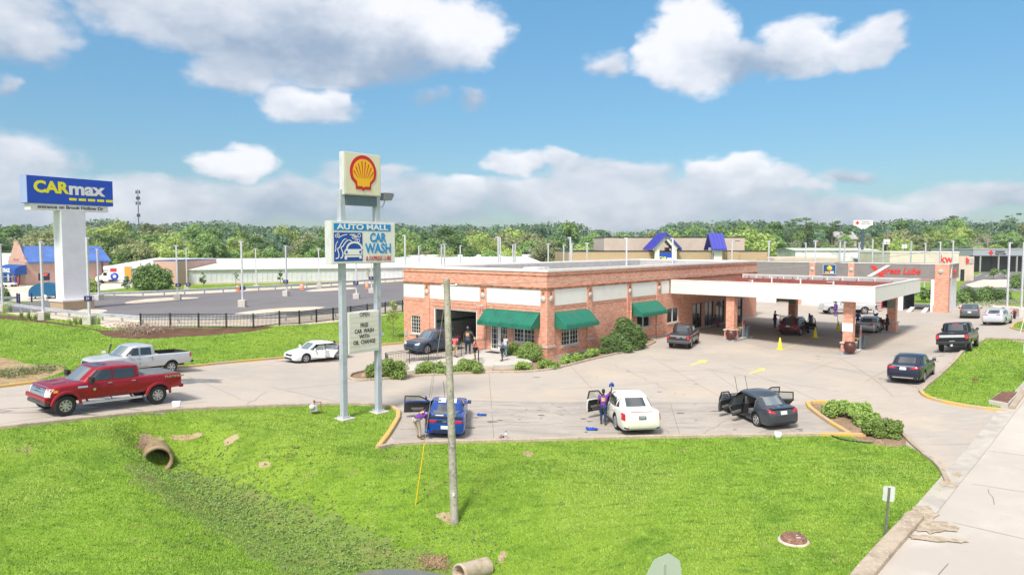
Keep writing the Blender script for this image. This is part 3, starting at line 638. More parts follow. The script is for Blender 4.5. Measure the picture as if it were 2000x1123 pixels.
def main_building():
 B = empty('brick_building', 'long salmon brick car wash building with white panels and green awnings', 'building', (CX, CY, 0), ANG)
 LU, LV = 43.4, 16.8
 rh = [(1.99, 4.45, .8, 2.3), (14.0, 16.5, 1.15, 2.5), (19.95, 22.43, 1.12, 2.66), (25.6, 27.9, -.3, 2.75), (28.6, 30.85, -.3, 2.75), (31.5, 33.75, -.3, 2.75), (37.5, 39.0, -.3, 2.62)]
 lh = [(7.5, 12.8, -.3, 3.36), (14.58, 15.88, .82, 2.48), (4.0, 6.0, .2, 2.5), (1.29, 3.47, 1.1, 2.5)]
 w = MB(); wall(w, 'x', 0, LU, -1.0, 5.46, 0, .3, rh); wall(w, 'y', .3, LV, -1.0, 5.46, 0, .3, lh)
 wall(w, 'x', .3, LU, -1.0, 5.46, LV - .3, .3, [(8, 13, -.3, 3.3)]); wall(w, 'y', .3, LV - .3, -1.0, 5.46, LU - .3, .3)
 w.build('wall', m_brick, B)
 w = MB(); wall(w, 'x', 0, LU, 5.6, 6.84, 0, .3); wall(w, 'y', .3, LV, 5.6, 6.84, 0, .3)
 w.build('parapet', m_brick, B)
 w = MB(); w.box(-.03, LU, -.03, -.002, 6.50, 6.56); w.box(-.03, -.002, -.002, LV, 6.50, 6.56); w.build('brick_course', m_stain, B)
 w = MB()
 w.box(-.12, LU + .0, -.12, .3, 5.46, 5.53); w.box(-.12, .3, .3, LV, 5.46, 5.53); w.box(-.06, LU, -.06, .3, 5.53, 5.6); w.box(-.06, .3, .3, LV, 5.53, 5.6)
 w.build('cornice', m_stain, B)
 w = MB(); w.box(-.08, LU + .08, -.08, .45, 6.84, 7.06); w.box(-.08, .45, .45, LV + .1, 6.84, 7.06); w.box(.45, LU + .08, LV - .35, LV + .1, 6.84, 7.02); w.box(LU - .35, LU + .08, .45, LV - .35, 6.84, 7.02)
 w.build('coping', m_cop, B, bevel=.02)
 w = MB(); w.box(.3, LU - .1, .3, LV - .1, 5.7, 5.8); w.build('roof', m_roofw, B)
 w = MB(); n = 110
 for i in range(n):
  a = .4 + (LU - .8) * i / n; w.box(a, a + (LU - .8) / n * .72, LV - .36, LV - .30, 5.8, 6.84); w.box(a + (LU - .8) / n * .72, a + (LU - .8) / n, LV - .33, LV - .30, 5.8, 6.84)
 w.build('roof_screen', m_greym, B)
 w = MB(); w.box(.3, LU - .1, LV - .3, LV, 5.46, 6.84); w.box(LU - .3, LU, .3, LV - .3, 5.46, 6.84); w.box(11, 11.08, .32, LV - .4, 5.8, 6.55); w.build('rear_parapet', m_greym, B)
 rp = [(.92, 5.53), (6.35, 12.08), (12.9, 17.6), (18.48, 20.25)]; lp = [(.6, 6.34), (7.1, 13.24), (13.91, 16.75)]
 for a0, a1 in rp: MB().box(a0, a1, -.035, -.001, 4.15, 5.44).build('sign_panel', m_panel, B)
 for a0, a1 in lp: MB().box(-.035, -.001, a0, a1, 4.15, 5.44).build('sign_panel', m_panel, B)
 for a0, a1 in [(5.53, 6.35), (12.08, 12.9), (17.6, 18.48)]:
  m = MB(); m.box(a0 + .02, a1 - .02, -.10, -.002, -1, 5.3); m.box(a0 + .2, a1 - .2, -.104, -.10, 5.0, 5.28, 1); m.build('pilaster', [m_brick, m_stain], B)
  MB().lathe([(.001, 0), (.24, 0), (.26, .05), (.2, .06), (.001, .06)], ((a0 + a1) / 2, -.162, 4.72), 20, 0, 'y').build('medallion', m_sill, B)
  MB().box(a0 - .15, a1 + .15, -.2, -.102, .95, 1.1).build('stone_band', m_sill, B)
 for a0, a1 in [(6.34, 7.1), (13.24, 13.91)]:
  m = MB(); m.box(-.10, -.002, a0 + .02, a1 - .02, -1, 5.3); m.box(-.104, -.1, a0 + .2, a1 - .2, 5.0, 5.28, 1); m.build('pilaster', [m_brick, m_stain], B)
  MB().lathe([(.001, 0), (.24, 0), (.26, .05), (.2, .06), (.001, .06)], (-.162, (a0 + a1) / 2, 4.72), 20, 0, 'x').build('medallion', m_sill, B)
 m = MB(); m.box(-.09, .88, -.10, -.002, -1, 5.3); m.box(-.09, -.002, -.002, .58, -1, 5.3); m.box(.3, .5, -.104, -.1, 5, 5.28, 1); m.box(-.094, -.09, .2, .4, 5, 5.28, 1); m.build('corner_pilaster', [m_brick, m_stain], B)
 MB().lathe([(.001, 0), (.24, 0), (.26, .05), (.2, .06), (.001, .06)], (.42, -.162, 4.72), 20, 0, 'y').build('medallion', m_sill, B)
 MB().lathe([(.001, 0), (.24, 0), (.26, .05), (.2, .06), (.001, .06)], (-.152, .3, 4.72), 20, 0, 'x').build('medallion', m_sill, B)
 m = MB(); m.box(-.16, .95, -.17, -.1, .85, 1.02); m.box(-.16, -.09, -.1, .7, .85, 1.02); m.build('stone_band', m_sill, B)
 m = MB();
 for a0, a1 in rp[:3]: m.box(a0, a1, -.008, -.002, 3.86, 3.9)
 for a0, a1 in lp: m.box(-.008, -.002, a0, a1, 3.82, 3.86)
 m.box(-.008, -.002, 7.2, 13.1, 3.5, 3.54); m.build('brick_course', m_stain, B)
 window(B, 'x', 1.99, 4.45, .8, 2.3, 6, 4); window(B, 'x', 14.0, 16.5, 1.15, 2.5, 2, 1); window(B, 'x', 19.95, 22.43, 1.12, 2.66, 2, 1)
 window(B, 'y', 14.58, 15.88, .82, 2.48, 4, 5, mullion=False); window(B, 'y', 1.29, 3.47, 1.1, 2.5, 6, 4)
 d = MB()   # french doors under the big awning
 o = window(B, 'y', 4.0, 5.0, .2, 2.5, 3, 5, mullion=False, name='door', sill=False, fw=.13); MB().box(.06, .16, 5.0, 5.08, .2, 2.5).build('door_post', m_frame, B)
 o = window(B, 'y', 5.08, 6.0, .2, 2.5, 3, 5, mullion=False, name='door', sill=False, fw=.13, label='white glazed front door with a steel handle')
 MB().tube((.03, 5.2, 1.0), (.03, 5.2, 1.3), .015).build('handle', m_galv, o)
 m_bl = mat('black_frame', (.02, .018, .018), .4)
 for a0, a1, _z, _y in rh[3:6]: window(B, 'x', a0, a1, 0, 2.75, 2, 1, m_f=m_bl, name='shop_door', sill=False, fw=.08)
 window(B, 'x', 37.5, 39.0, 0, 2.62, 1, 1, mullion=False, m_f=m_bl, name='side_door', sill=False)
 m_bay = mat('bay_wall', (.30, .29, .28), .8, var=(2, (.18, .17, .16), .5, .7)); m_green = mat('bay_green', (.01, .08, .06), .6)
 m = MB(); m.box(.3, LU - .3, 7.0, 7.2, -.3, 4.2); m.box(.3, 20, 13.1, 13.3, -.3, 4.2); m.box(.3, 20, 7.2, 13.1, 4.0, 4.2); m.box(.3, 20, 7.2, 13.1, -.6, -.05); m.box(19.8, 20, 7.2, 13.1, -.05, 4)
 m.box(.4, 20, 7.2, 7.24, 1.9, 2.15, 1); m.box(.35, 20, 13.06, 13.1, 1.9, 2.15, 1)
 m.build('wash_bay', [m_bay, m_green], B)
 m = MB(); m.box(.05, .2, 7.5, 7.62, -.1, 3.36); m.box(.05, .2, 12.68, 12.8, -.1, 3.36); m.box(.05, .2, 7.62, 12.68, 3.26, 3.36); m.build('bay_frame', m_frame, B)
 br = MB()
 for k in range(26): br.tube((1.6, 8.0 + .045 * k % .5, 2.7 - .08 * k), (1.9, 8.3, 2.7 - .08 * k), .12, .05, 6)
 br.build('wash_brush', mat('brush_black', (.02, .025, .04), .9), B)
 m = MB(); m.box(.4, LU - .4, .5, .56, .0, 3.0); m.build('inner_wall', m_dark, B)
 awning(B, 'y', .67, 6.4, 3.65, 2.62, 1.15, m_awn, 'wide green canvas awning over the front door')
 awning(B, 'x', 1.0, 5.72, 3.62, 2.55, 1.15, m_awn2, 'streaked green canvas awning on the right hand wall near the corner')
 awning(B, 'x', 13.0, 17.77, 3.6, 2.62, 1.15, m_awn2, 'small green canvas awning next to the canopy')
 m = MB(); m.box(-.05, LU, -.05, -.001, -1, .12); m.build('plinth', m_concl, B)
 m = MB(); m.tube((-.05, 6.7, 3.95), (-.35, 6.7, 3.9), .03); m.lathe([(.02, 0), (.14, .12), (.15, .14), (.01, .14)], (-.42, 6.55, 3.75), 12); m.lathe([(.02, 0), (.14, .12), (.15, .14), (.01, .14)], (-.42, 6.95, 3.75), 12); m.build('flood_lights', m_frame, B)
 m = MB(); m.box(-.06, .02, 16.3, 16.7, .5, .9); m.tube((-.1, 16.2, .1), (-.1, 16.2, .5), .03); m.build('meter_box', m_greym, B)
 m = MB(); m.lathe([(.09, 0), (.09, 3.6)], (12.5, -.2, .1), 8); m.build('drain_pipe', m_brick, B)
 return B
BLD = main_building()
def BP(u, v, z=0.):
 return Vector((CX + u * math.cos(ANG) - v * math.sin(ANG), CY + u * math.sin(ANG) + v * math.cos(ANG), z))
def roof_fan(u, v, label, s=1.):
 e = empty('roof_fan', label, 'fan', BP(u, v, 5.8), ANG)
 MB().box(-.5 * s, .5 * s, -.5 * s, .5 * s, 0, .5 * s).build('housing', m_cop, e)
 MB().lathe([(.01, .62 * s), (.30 * s, .6 * s), (.42 * s, .5 * s), (.42 * s, .45 * s)], (0, 0, 0), 16).build('hood', m_greym, e)
e = empty('roof_unit', 'square white roof unit with louvres and a round fan grille', 'air conditioner', BP(9.5, 8.5, 5.8), ANG)
MB().box(-1, 1, -.8, .8, 0, 1.05).build('housing', m_cop, e)
m = MB()
for k in range(6): m.box(-1.02, -1.0, -.7, .7, .15 + k * .14, .22 + k * .14)
for k in range(6): m.box(-.8, 0, -.82, -.8, .15 + k * .14, .22 + k * .14)
m.build('louvres', m_black, e)
m = MB().lathe([(.45, 0), (.45, .04), (.40, .04), (.40, 0)], (.5, -.84, .52), 24, 0, 'y'); m.lathe([(.01, 0), (.09, 0), (.09, .03), (.01, .03)], (.5, -.84, .52), 12, 0, 'y'); m.build('fan_grille', m_greym, e)
roof_fan(14.5, 9, 'low white roof box with a dark slot right of the fan unit'); roof_fan(18.5, 11, 'white mushroom vent on the roof nearest the far wall', .9)
# canopy over the pumps (local frame of the building, y negative = outwards)
def canopy():
 B = empty('fuel_canopy', 'large cream fascia canopy on brick columns beside the brick building', 'canopy', (CX, CY, 0), ANG)
 x0, x1, y0, y1 = 20.3, 38.7, -18.9, -.14; z0, z1 = 4.13, 5.46; t = .22
 w = MB(); w.box(x0, x0 + t, y0, y1, z0, z1); w.box(x1 - t, x1, y0, y1, z0, z1); w.box(x0 + t, x1 - t, y0, y0 + t, z0, z1)
 w.build('fascia', m_canopy, B, bevel=.03)
 w = MB();
 w.box(x0 - .03, x0 + t + .03, y0 - .03, y1, z1 + .003, z1 + .07); w.box(x1 - t - .03, x1 + .03, y0 - .03, y1, z1 + .003, z1 + .07); w.box(x0 + t + .03, x1 - t - .03, y0 - .03, y0 + t + .03, z1 + .003, z1 + .07); w.build('fascia_cap', m_cop, B)
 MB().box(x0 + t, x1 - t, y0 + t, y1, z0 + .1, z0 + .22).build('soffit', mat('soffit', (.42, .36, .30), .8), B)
 MB().box(x0 + t, x1 - t, y0 + t, y1, z0 + .22, z0 + .3).build('deck', mat('deck_rust', (.20, .085, .07), .8, var=(.8, (.30, .22, .19), .45, .65)), B)
 m = MB()
 for yy in np.arange(y0 + 1.2, y1 - .5, 2.0): m.beam((x0 + .3, yy, z0 + .5), (x1 - .3, yy, z0 + .5), .12, .3)
 for xx in (x0 + 3.2, x1 - 3.2): m.beam((xx, y0 + .3, z0 + .8), (xx, y1 - .3, z0 + .8), .2, .55)
 for yy in np.arange(y0 + .9, y1 - .5, 1.7):
  m.beam((x0 + .25, yy, z1 - .15), (x0 + 1.5, yy, z0 + .4), .07, .07); m.beam((x1 - .25, yy, z1 - .15), (x1 - 1.5, yy, z0 + .4), .07, .07)
 for xx in np.arange(x0 + 1, x1 - .5, 1.7): m.beam((xx, y0 + .25, z1 - .15), (xx, y0 + 1.5, z0 + .4), .07, .07)
 m.box(x0 + t, x0 + t + .03, y0 + t, y1, z0 + .3, z1 - .03); m.box(x0 + t, x1 - t, y0 + t, y0 + t + .03, z0 + .3, z1 - .03)
 m.build('roof_frame', m_redst, B)
 m = MB(); m.box(x1 - t - .05, x1 - t - .02, y0 + .4, y1, z0 + .4, z1 - .08)
 for yy in np.arange(y0 + 1, y1, 1.6): m.box(x1 - t - .12, x1 - t - .05, yy, yy + .1, z0 + .3, z1 - .1, 1)
 m.build('inner_lining', [m_greym, m_frame], B)
 m = MB()
 for q in ((x0 + 6, y0 + 5), (x0 + 9, y0 + 9), (x0 + 4, y0 + 12), (x0 + 12, y0 + 13)): m.tube((q[0], q[1], z0 + .3), (q[0], q[1], z1 + .1), .08); m.tube((q[0], q[1], z1), (q[0] + 2.2, q[1] + 1.2, z1 - .1), .05)
 m.build('vent_pipes', m_frame, B)
 for (u, w_, extra, lab) in ((21.1, 6.2, 0, 'brick canopy column nearest the building entrance'), (21.6, 16.6, 1, 'front brick canopy column carrying a blank white board'), (37.2, 6.6, 2, None), (37.6, 16.6, 2, 'shaded brick canopy column at the far right corner')):
  p = BP(u, -w_); zg = tz(p.x, p.y)
  m = MB(); m.box(u - .40, u + .40, -w_ - .40, -w_ + .40, zg + 1.05, z0 + .1); m.box(u - .50, u + .50, -w_ - .50, -w_ + .50, zg - .1, zg + .95); c = m.build('column', m_brick, B)
  if lab: c['label'] = lab
  MB().box(u - .58, u + .58, -w_ - .58, -w_ + .58, zg + .95, zg + 1.08).build('ledge', m_sill, c, bevel=.02)
  if extra == 1: MB().box(u - .43, u - .405, -w_ - .42, -w_ + .44, zg + 2.0, zg + 2.75).build('board', mat('white_board', (.78, .78, .76), .5), c)
  if extra == 2: MB().box(u - .43, u - .405, -w_ - .36, -w_ + .36, zg + 2.55, zg + 3.3).build('board', mat('green_board', (.22, .28, .22), .7), c)
 return B
CAN = canopy()
m_steelg = mat('pump_grey', (.30, .30, .31), .45); m_org = mat('pump_orange', (.75, .42, .04), .5); m_pump = mat('pump_dark', (.055, .05, .05), .4)
m_pot = mat('maroon_pot', (.085, .028, .022), .35, var=(3, (.12, .045, .035), .45, .65)); m_redp = mat('red_paint', (.55, .03, .03), .4)
m_isl = mat('island_grey', (.34, .36, .37), .8, var=(3, (.26, .27, .28), .5, .7))
def island(u, w_, du, dw, label, dispenser=True, lab2='', lab3='', lab4=''):
 p = BP(u, -w_); zg = tz(p.x, p.y)
 o = MB().box(-du / 2, du / 2, -dw / 2, dw / 2, -.3, .16).build('pump_island', m_isl, None, p + Vector((0, 0, zg)), ANG, bevel=.03)
 tag(o, label, 'kerb island', 'pump islands under the canopy'); return zg
for (u, w_, du, dw, lab) in ((22.4, 6.2, 4.6, 1.4, 'grey concrete pump island nearest the shop doors'), (22.9, 16.6, 4.6, 1.4, 'grey concrete pump island at the front corner of the canopy'), (37.6, 16.6, 2.6, 1.4, 'empty grey island under the far right column'), (37.2, 6.6, 2.6, 1.4, 'grey island under the rear left column')):
 island(u, w_, du, dw, lab)
def pump(u, w_, lab):
 p = BP(u, -w_); z = tz(p.x, p.y) + .16
 e = empty('fuel_pump', lab, 'fuel pump', (p.x, p.y, z), ANG, 'fuel pumps on the islands')
 MB().box(-.22, .22, -.42, .42, .05, 2.15).build('cabinet', m_pump, e, bevel=.02)
 MB().box(-.26, .26, -.47, -.425, 0, 2.2).build('side_panel', m_steelg, e); MB().box(-.26, .26, .425, .47, 0, 2.2).build('side_panel', m_steelg, e)
 MB().box(-.24, .24, -.42, .42, .95, 1.05).build('stripe', m_org, e); MB().box(-.28, .28, -.5, .5, -.04, .06).build('base', m_cop, e)
 MB().box(-.235, -.222, -.3, .3, 1.45, 1.75).build('screen', m_black, e)
 for k in range(3):
  m = MB(); y = -.28 + k * .28; m.box(-.3, -.225, y - .04, y + .04, .75, .95); pts = [(-.27, y, .78), (-.34, y + .02, .5), (-.36, y + .04, .3), (-.3, y + .06, .2), (-.24, y + .07, .45), (-.235, y + .08, .8)]; m.path(pts, .022); m.build('hose', mat('hose_grey', (.25, .25, .26), .5), e)
 MB().box(-.24, .24, -.485, -.471, 1.3, 1.7).build('sign', m_redp, e)
pump(22.55, 6.35, 'dark fuel pump with an orange stripe behind the column nearest the doors'); pump(23.05, 16.75, 'dark fuel pump with an orange stripe behind the front canopy column')
def pot(u, w_, lab):
 p = BP(u, -w_); z = tz(p.x, p.y) + .16
 o = MB().lathe([(.01, 0), (.3, 0), (.38, .1), (.5, .4), (.52, .6), (.46, .8), (.40, .86), (.44, .92), (.38, .92), (.35, .7), (.01, .68)], (0, 0, 0), 28).build('plant_pot', m_pot, None, (p.x, p.y, z)); tag(o, lab, 'pot', 'big round pots at the canopy columns')
pot(20.35, 6.5, 'round maroon pot at the foot of the column nearest the doors'); pot(20.5, 17.0, 'round maroon pot at the foot of the front canopy column')
def bin_(u, w_, lab):
 p = BP(u, -w_); z = tz(p.x, p.y) + .16
 e = empty('waste_bin', lab, 'bin', (p.x, p.y, z), ANG, 'blue grey bins on the pump islands'); mm = mat('bin_blue_grey', (.13, .17, .20), .5)
 MB().box(-.26, .26, -.26, .26, 0, .85).build('bin_body', mm, e, bevel=.04); MB().box(-.29, .29, -.29, .29, .86, 1.12).build('hood', mm, e, bevel=.06)
 m = MB(); m.tube((-.3, 0, .75), (-.42, .1, 1.0), .012); m.box(-.46, -.38, -.02, .2, .98, 1.03); m.build('squeegee', m_black, e)
bin_(23.4, 6.7, 'blue grey waste bin behind the pump nearest the doors'); bin_(23.9, 17.1, 'blue grey waste bin behind the front pump')
# quick lube building
def text_on(parent, body, size, m_, loc, face, **k):
 """face: '-x' or '-y' local wall the letters sit on"""
 rot = (R(90), 0, R(-90)) if face == '-x' else (R(90), 0, 0)
 return text(body, size, m_, parent, loc, rot, **k)
def lube():
 B = empty('lube_building', 'grey banded oil change building with open bays behind the canopy', 'building', (57.0, 94.0, 0), ANG)
 LV, LX = 30, 8.5
 bays = [(1.7, 5.0, -.3, 4.0), (5.6, 8.9, -.3, 4.0), (9.5, 10.9, -.3, 3.8), (19.6, 22.2, -.3, 3.6)]
 w = MB(); wall(w, 'y', .3, LV, -1, 4.45, 0, .3, bays); wall(w, 'y', .3, LV, -1, 4.45, LX - .3, .3, [(1.2, 5.4, .1, 4.0)])
 w.build('wall', m_panel, B)
 MB().box(0, LX, 0, .3, -1, 4.45).build('side_wall', mat('side_white', (.74, .73, .74), .6, var=(1, (.66, .65, .65), .5, .7)), B)
 w = MB()
 n = int(LV / .22)
 for i in range(n): a = .22 * i; w.box(-.25, -.20 if i % 2 else -.22, a, a + .22, 4.5, 6.4)
 for i in range(int(LX / .22)): a = -.2 + .22 * i; w.box(a, a + .22, -.25, -.20 if i % 2 else -.22, 4.5, 6.4)
 w.box(-.2, LX, -.2, LV, 4.5, 6.38); w.build('fascia_band', m_ribbed, B)
 m = MB(); m.box(-.3, .0, -.3, LV, 6.4, 6.5); m.box(0, LX, -.3, 0, 6.4, 6.5); m.build('fascia_cap', m_cop, B)
 m = MB(); m.box(-.28, -.01, .9, LV, 4.38, 4.48); m.box(.4, LX, -.28, -.01, 4.38, 4.48); m.build('fascia_trim', m_brick, B)
 for (a0, a1, zb) in ((-.1, 1.25, -1), (11.2, 12.0, 4.3), (16.5, 17.3, 4.3)):
  m = MB(); m.box(-.36, -.001 if zb < 0 else -.2, a0, a1, zb, 6.42)
  if zb < 0: m.box(-.001, .7, -.36, -.001, -1, 6.42); m.box(-.36, -.001, -.36, a0, -1, 6.42); m.box(-.45, -.36, a0 - .1, a1 + .1, -1, 1.0)
  m.build('brick_pier', m_brick, B)
  MB().lathe([(.001, 0), (.3, 0), (.32, .05), (.25, .07), (.001, .07)], (-.44, (a0 + a1) / 2, 5.5), 20, 0, 'x').build('medallion', m_sill, B)
 for s_ in (1.25, 17.9, 23.0, 12.2): MB().box(-.3, -.002, s_ + .02, s_ + .42, -1, 4.38).build('post', m_frame, B)
 for a0 in (13.0, 15.6, 23.5, 26.3):
  d = MB()
  for k in range(6): d.box(-.06, -.002, a0, a0 + 2.3, .02 + k * .55, .02 + k * .55 + .52)
  d.build('garage_door', m_frame, B)
 m = MB(); m.box(-.25, -.002, 18.2, 19.4, -.5, 3.6); m.build('brick_panel', m_brick, B)
 m = MB(); m.box(.3, LX - .3, 5.15, 5.35, -.5, 4.4); m.box(.3, LX - .3, 9.1, 9.3, -.5, 4.4); m.box(LX - 1.2, LX - 1.0, 5.35, 9.1, 0, 4.4); m.build('bay_partition', m_dark, B)
 MB().box(0, LX, .3, 12, -.2, .02).build('bay_floor', mat('oily_floor', (.13, .12, .11), .4), B)
 m = MB(); m.box(.4, LX - .3, .35, LV - .4, 4.3, 4.44); m.build('ceiling', m_panel, B)
 m = MB();
 for y in (2.2, 3.9): m.beam((-2.4, y, .04), (.6, y, .55), .5, .08); m.tube((-2.3, y - .25, .08), (.6, y - .25, .6), .03)
 m.build('ramp', m_frame, B)
 m_xr = mat('letter_red', (.68, .035, .03), .4); m_xw = mat('letter_white', (.82, .80, .78), .4)
 text_on(B, 'press Lube', 1.25, m_xr, (-.30, 5.35, 5.42), '-x', bold=.03, sx=.86, shear=.25, name='lettering')
 m = MB(); m.prism([(9.15, 6.1), (8.55, 6.1), (7.25, 4.55), (7.9, 4.55)], -.31, -.27, 0, 'x'); m.build('letter_stroke', m_xr, B)
 m = MB(); m.prism([(7.1, 6.2), (6.55, 6.2), (8.9, 4.6), (9.6, 4.6)], -.35, -.312, 0, 'x'); m.build('letter_stroke', m_xw, B)
 text_on(B, 'press Lube', 1.0, m_xr, (4.6, -.28, 5.4), '-y', bold=.03, sx=.62, shear=.25)
 m = MB(); m.prism([(1.9, 6.1), (2.4, 6.1), (1.6, 4.6), (1.1, 4.6)], -.33, -.29, 0, 'y'); m.build('letter_stroke', m_xw, B)
 s_ = MB().box(-.42, -.26, 13.55, 15.4, 4.75, 6.2).build('lube_sign', mat('sign_teal', (.012, .085, .19), .4), B)
 m = MB();
 for a in ((13.55, 13.65, 4.75, 6.2), (15.3, 15.4, 4.75, 6.2), (13.65, 15.3, 4.75, 4.85), (13.65, 15.3, 6.1, 6.2)): m.box(-.46, -.422, *a)
 m.build('sign_rim', m_galv, s_)
 MB().lathe([(.001, 0), (.36, 0), (.36, .03), (.001, .03)], (-.455, 14.48, 5.6), 20, 0, 'x').build('badge', mat('badge_yellow', (.85, .50, .03), .4), s_)
 m = MB(); m.box(-.45, -.423, 14.5, 15.1, 4.93, 5.12); m.box(-.45, -.423, 13.9, 14.4, 4.93, 5.2, 1); m.build('sign_strip', [mat('badge_yellow', (.85, .50, .03), .4), m_xw], s_)
 return B
lube()
def LP(x, y, z=0.): return Vector((57 + x * math.cos(ANG) - y * math.sin(ANG), 94 + x * math.sin(ANG) + y * math.cos(ANG), z))
for (x, y, lab) in ((1.2, 8.3, 'tall red tool cabinet with grey drawers in the lube bay'), (2.6, 6.0, 'red tool cabinet deeper inside the lube bay')):
 e = empty('tool_cabinet', lab, 'tool cabinet', LP(x, y, .02), ANG)
 MB().box(-.3, .3, -.5, .5, 0, 2.0).build('carcass', m_redp, e)
 for k in range(5): MB().box(-.33, -.302, -.44, .44, .15 + k * .36, .40 + k * .36).build('drawer', m_greym, e)
e = empty('meter_post', 'thin grey pipe rising past the corner of the lube building', 'pipe', LP(-.6, -.7, 0)); MB().tube((0, 0, 0), (0, 0, 7.6), .04).build('pipe', m_galv, e)
MB().box(-.12, .12, -.08, .08, 1.6, 2.1).build('box', m_galv, e)
# buildings behind
m_wmetal = mat('white_metal_roof', (.80, .80, .80), .5, var=(.15, (.72, .72, .73), .45, .6))
m_wwall = mat('white_ribbed_wall', (.66, .67, .69), .6, var=(.25, (.58, .59, .62), .45, .6))
m_bluer = mat('blue_metal_roof', (.075, .16, .44), .45, var=(.4, (.10, .20, .50), .45, .6))
m_bluea = mat('blue_canvas', (.01, .07, .30), .6); m_blued = mat('blue_door', (.01, .12, .26), .5); m_beige = mat('beige_render', (.60, .50, .41), .8, var=(.3, (.55, .45, .36), .45, .6))
m_letw = mat('letter_white', (.8, .8, .8), .4)
m_navy = mat('navy_paint', (.012, .012, .10), .5); m_dglass = mat('dark_glass', (.02, .022, .025), .15)
def shed(name, label, p0, p1, depth, z0, he, hr, m_w=None, m_r=None, ridge=.5, ribs=.9, group=None):
 """long building from ground point p0 to p1 (front wall), local x along the wall, y backwards"""
 p0 = Vector(p0); p1 = Vector(p1); L = (p1 - p0).length; a = math.atan2(p1.y - p0.y, p1.x - p0.x)
 B = empty(name, label, 'building', (p0.x, p0.y, z0), a, group)
 w = MB(); w.box(0, L, 0, depth, -2, he)
 yr = depth * ridge
 for x in (0, L - .2): w.prism([(.0, he), (yr, hr), (depth, he)], x, x + .2, 0, 'x')
 if ribs:
  x = 0
  while x < L: w.box(x, x + .12, -.06, -.001, -2, he - .02); x += ribs
 w.build('wall', m_w or m_wwall, B)
 r = MB()
 for ya, za, yb, zb in ((-.4, he - .02, yr, hr + .06), (yr, hr + .06, depth + .4, he - .02)):
  r.add([(-.3, ya, za), (L + .3, ya, za), (L + .3, yb, zb), (-.3, yb, zb), (-.3, ya, za + .12), (L + .3, ya, za + .12), (L + .3, yb, zb + .12), (-.3, yb, zb + .12)],
   [(0, 3, 2, 1), (4, 5, 6, 7), (0, 1, 5, 4), (1, 2, 6, 5), (2, 3, 7, 6), (3, 0, 4, 7)])
  if ribs:
   x = .3
   while x < L: r.beam((x, ya, za + .15), (x, yb, zb + .15), .06, .06); x += max(ribs, .9) * 1.0
 r.build('roof', m_r or m_wmetal, B)
 return B, L
z_l = 1.6
S1, L1 = shed('storage_shed', 'very long white metal storage shed seen behind the dark sales lot', (-62.0, 131, 0), (8, 158, 0), 26, z_l, 2.75, 4.4)
m = MB(); m.box(0, 75, -.3, -.07, -1, .35); m.build('foundation', m_cream, S1)
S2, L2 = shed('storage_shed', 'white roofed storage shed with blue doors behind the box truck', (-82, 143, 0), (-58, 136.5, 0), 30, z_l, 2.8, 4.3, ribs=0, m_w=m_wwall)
for k, mm in enumerate([m_blued, mat('orange_door', (.80, .33, .03), .5), m_blued, m_blued, m_blued, m_blued]):
 MB().box(8 + k * 2.6, 10.1 + k * 2.6, -.08, -.01, -.1, 2.4).build('storage_door', mm, S2)
o = shed('storage_shed', 'white roofed storage shed with blue doors at the far left edge', (-118, 138, 0), (-92, 146, 0), 26, z_l, 2.8, 5.4, ribs=0)[0]
for k in range(7): MB().box(2 + k * 3.3, 4.6 + k * 3.3, -.08, -.01, -.1, 2.4).build('storage_door', m_blued, o)
o = shed('storage_shed', 'low white storage roof seen over the brick parapet', (-20, 176, 0), (34, 196, 0), 20, z_l, 3.0, 4.6, ribs=0)[0]
o = shed('storage_shed', 'white storage roof behind the longest shed', (-40, 170, 0), (-5, 183, 0), 18, z_l, 3.0, 4.5, ribs=0)[0]
e = MB(); e.box(0, 4.6, 0, 12, -2, 4.5); e.box(-.05, 4.65, -.05, 12.05, 4.5, 4.62, 1)
o = e.build('brick_gable_wall', [m_brick2, m_bluea], None, (-64.8, 129.5, z_l), R(-12)); tag(o, 'flat pink brick end wall between the box truck and the long white shed', 'wall')
B = empty('storage_office', 'brick storage office with a blue ribbed metal roof and curved blue awning', 'building', (-87.6, 129.0, 1.5), R(52.5))
LX, LY = 14.2, 8.4; he, hr = 4.35, 7.0
w = MB(); wall(w, 'x', 0, LX, -1.5, he, 0, .3, [(2.0, 3.9, .95, 2.3), (8.3, 9.4, .9, 2.3)]); wall(w, 'y', .3, LY, -1.5, he, 0, .3, [(2.6, 5.8, 0, 2.4)])
w.box(LX - .3, LX, .3, LY, -1.5, he); w.box(.3, LX - .3, LY - .3, LY, -1.5, he)
w.prism([(0, he), (.5, he + .5), (.5, he + 1.0), (1.2, he + 1.0), (LY / 2 - .9, hr + .5), (LY / 2 - .9, hr + 1.1), (LY / 2 + .9, hr + 1.1), (LY / 2 + .9, hr + .5), (LY - 1.2, he + 1.0), (LY - .5, he + 1.0), (LY - .5, he + .5), (LY, he)], -.03, .32, 0, 'x')
w.prism([(0, he), (LY / 2, hr), (LY, he)], LX - .3, LX, 0, 'x'); w.build('wall', m_brick2, B)
r = MB()
for ya, za, yb, zb in ((-.3, he - .1, LY / 2, hr + .1), (LY / 2, hr + .1, LY + .3, he - .1)):
 r.add([(.33, ya, za), (LX + .4, ya, za), (LX + .4, yb, zb), (.33, yb, zb), (.33, ya, za + .12), (LX + .4, ya, za + .12), (LX + .4, yb, zb + .12), (.33, yb, zb + .12)],
  [(0, 3, 2, 1), (4, 5, 6, 7), (0, 1, 5, 4), (1, 2, 6, 5), (2, 3, 7, 6), (3, 0, 4, 7)])
 x = .6
 while x < LX: r.beam((x, ya, za + .14), (x, yb, zb + .14), .06, .07); x += .5
r.box(.33, LX + .4, -.36, -.28, he - .2, he); r.build('roof', m_bluer, B)
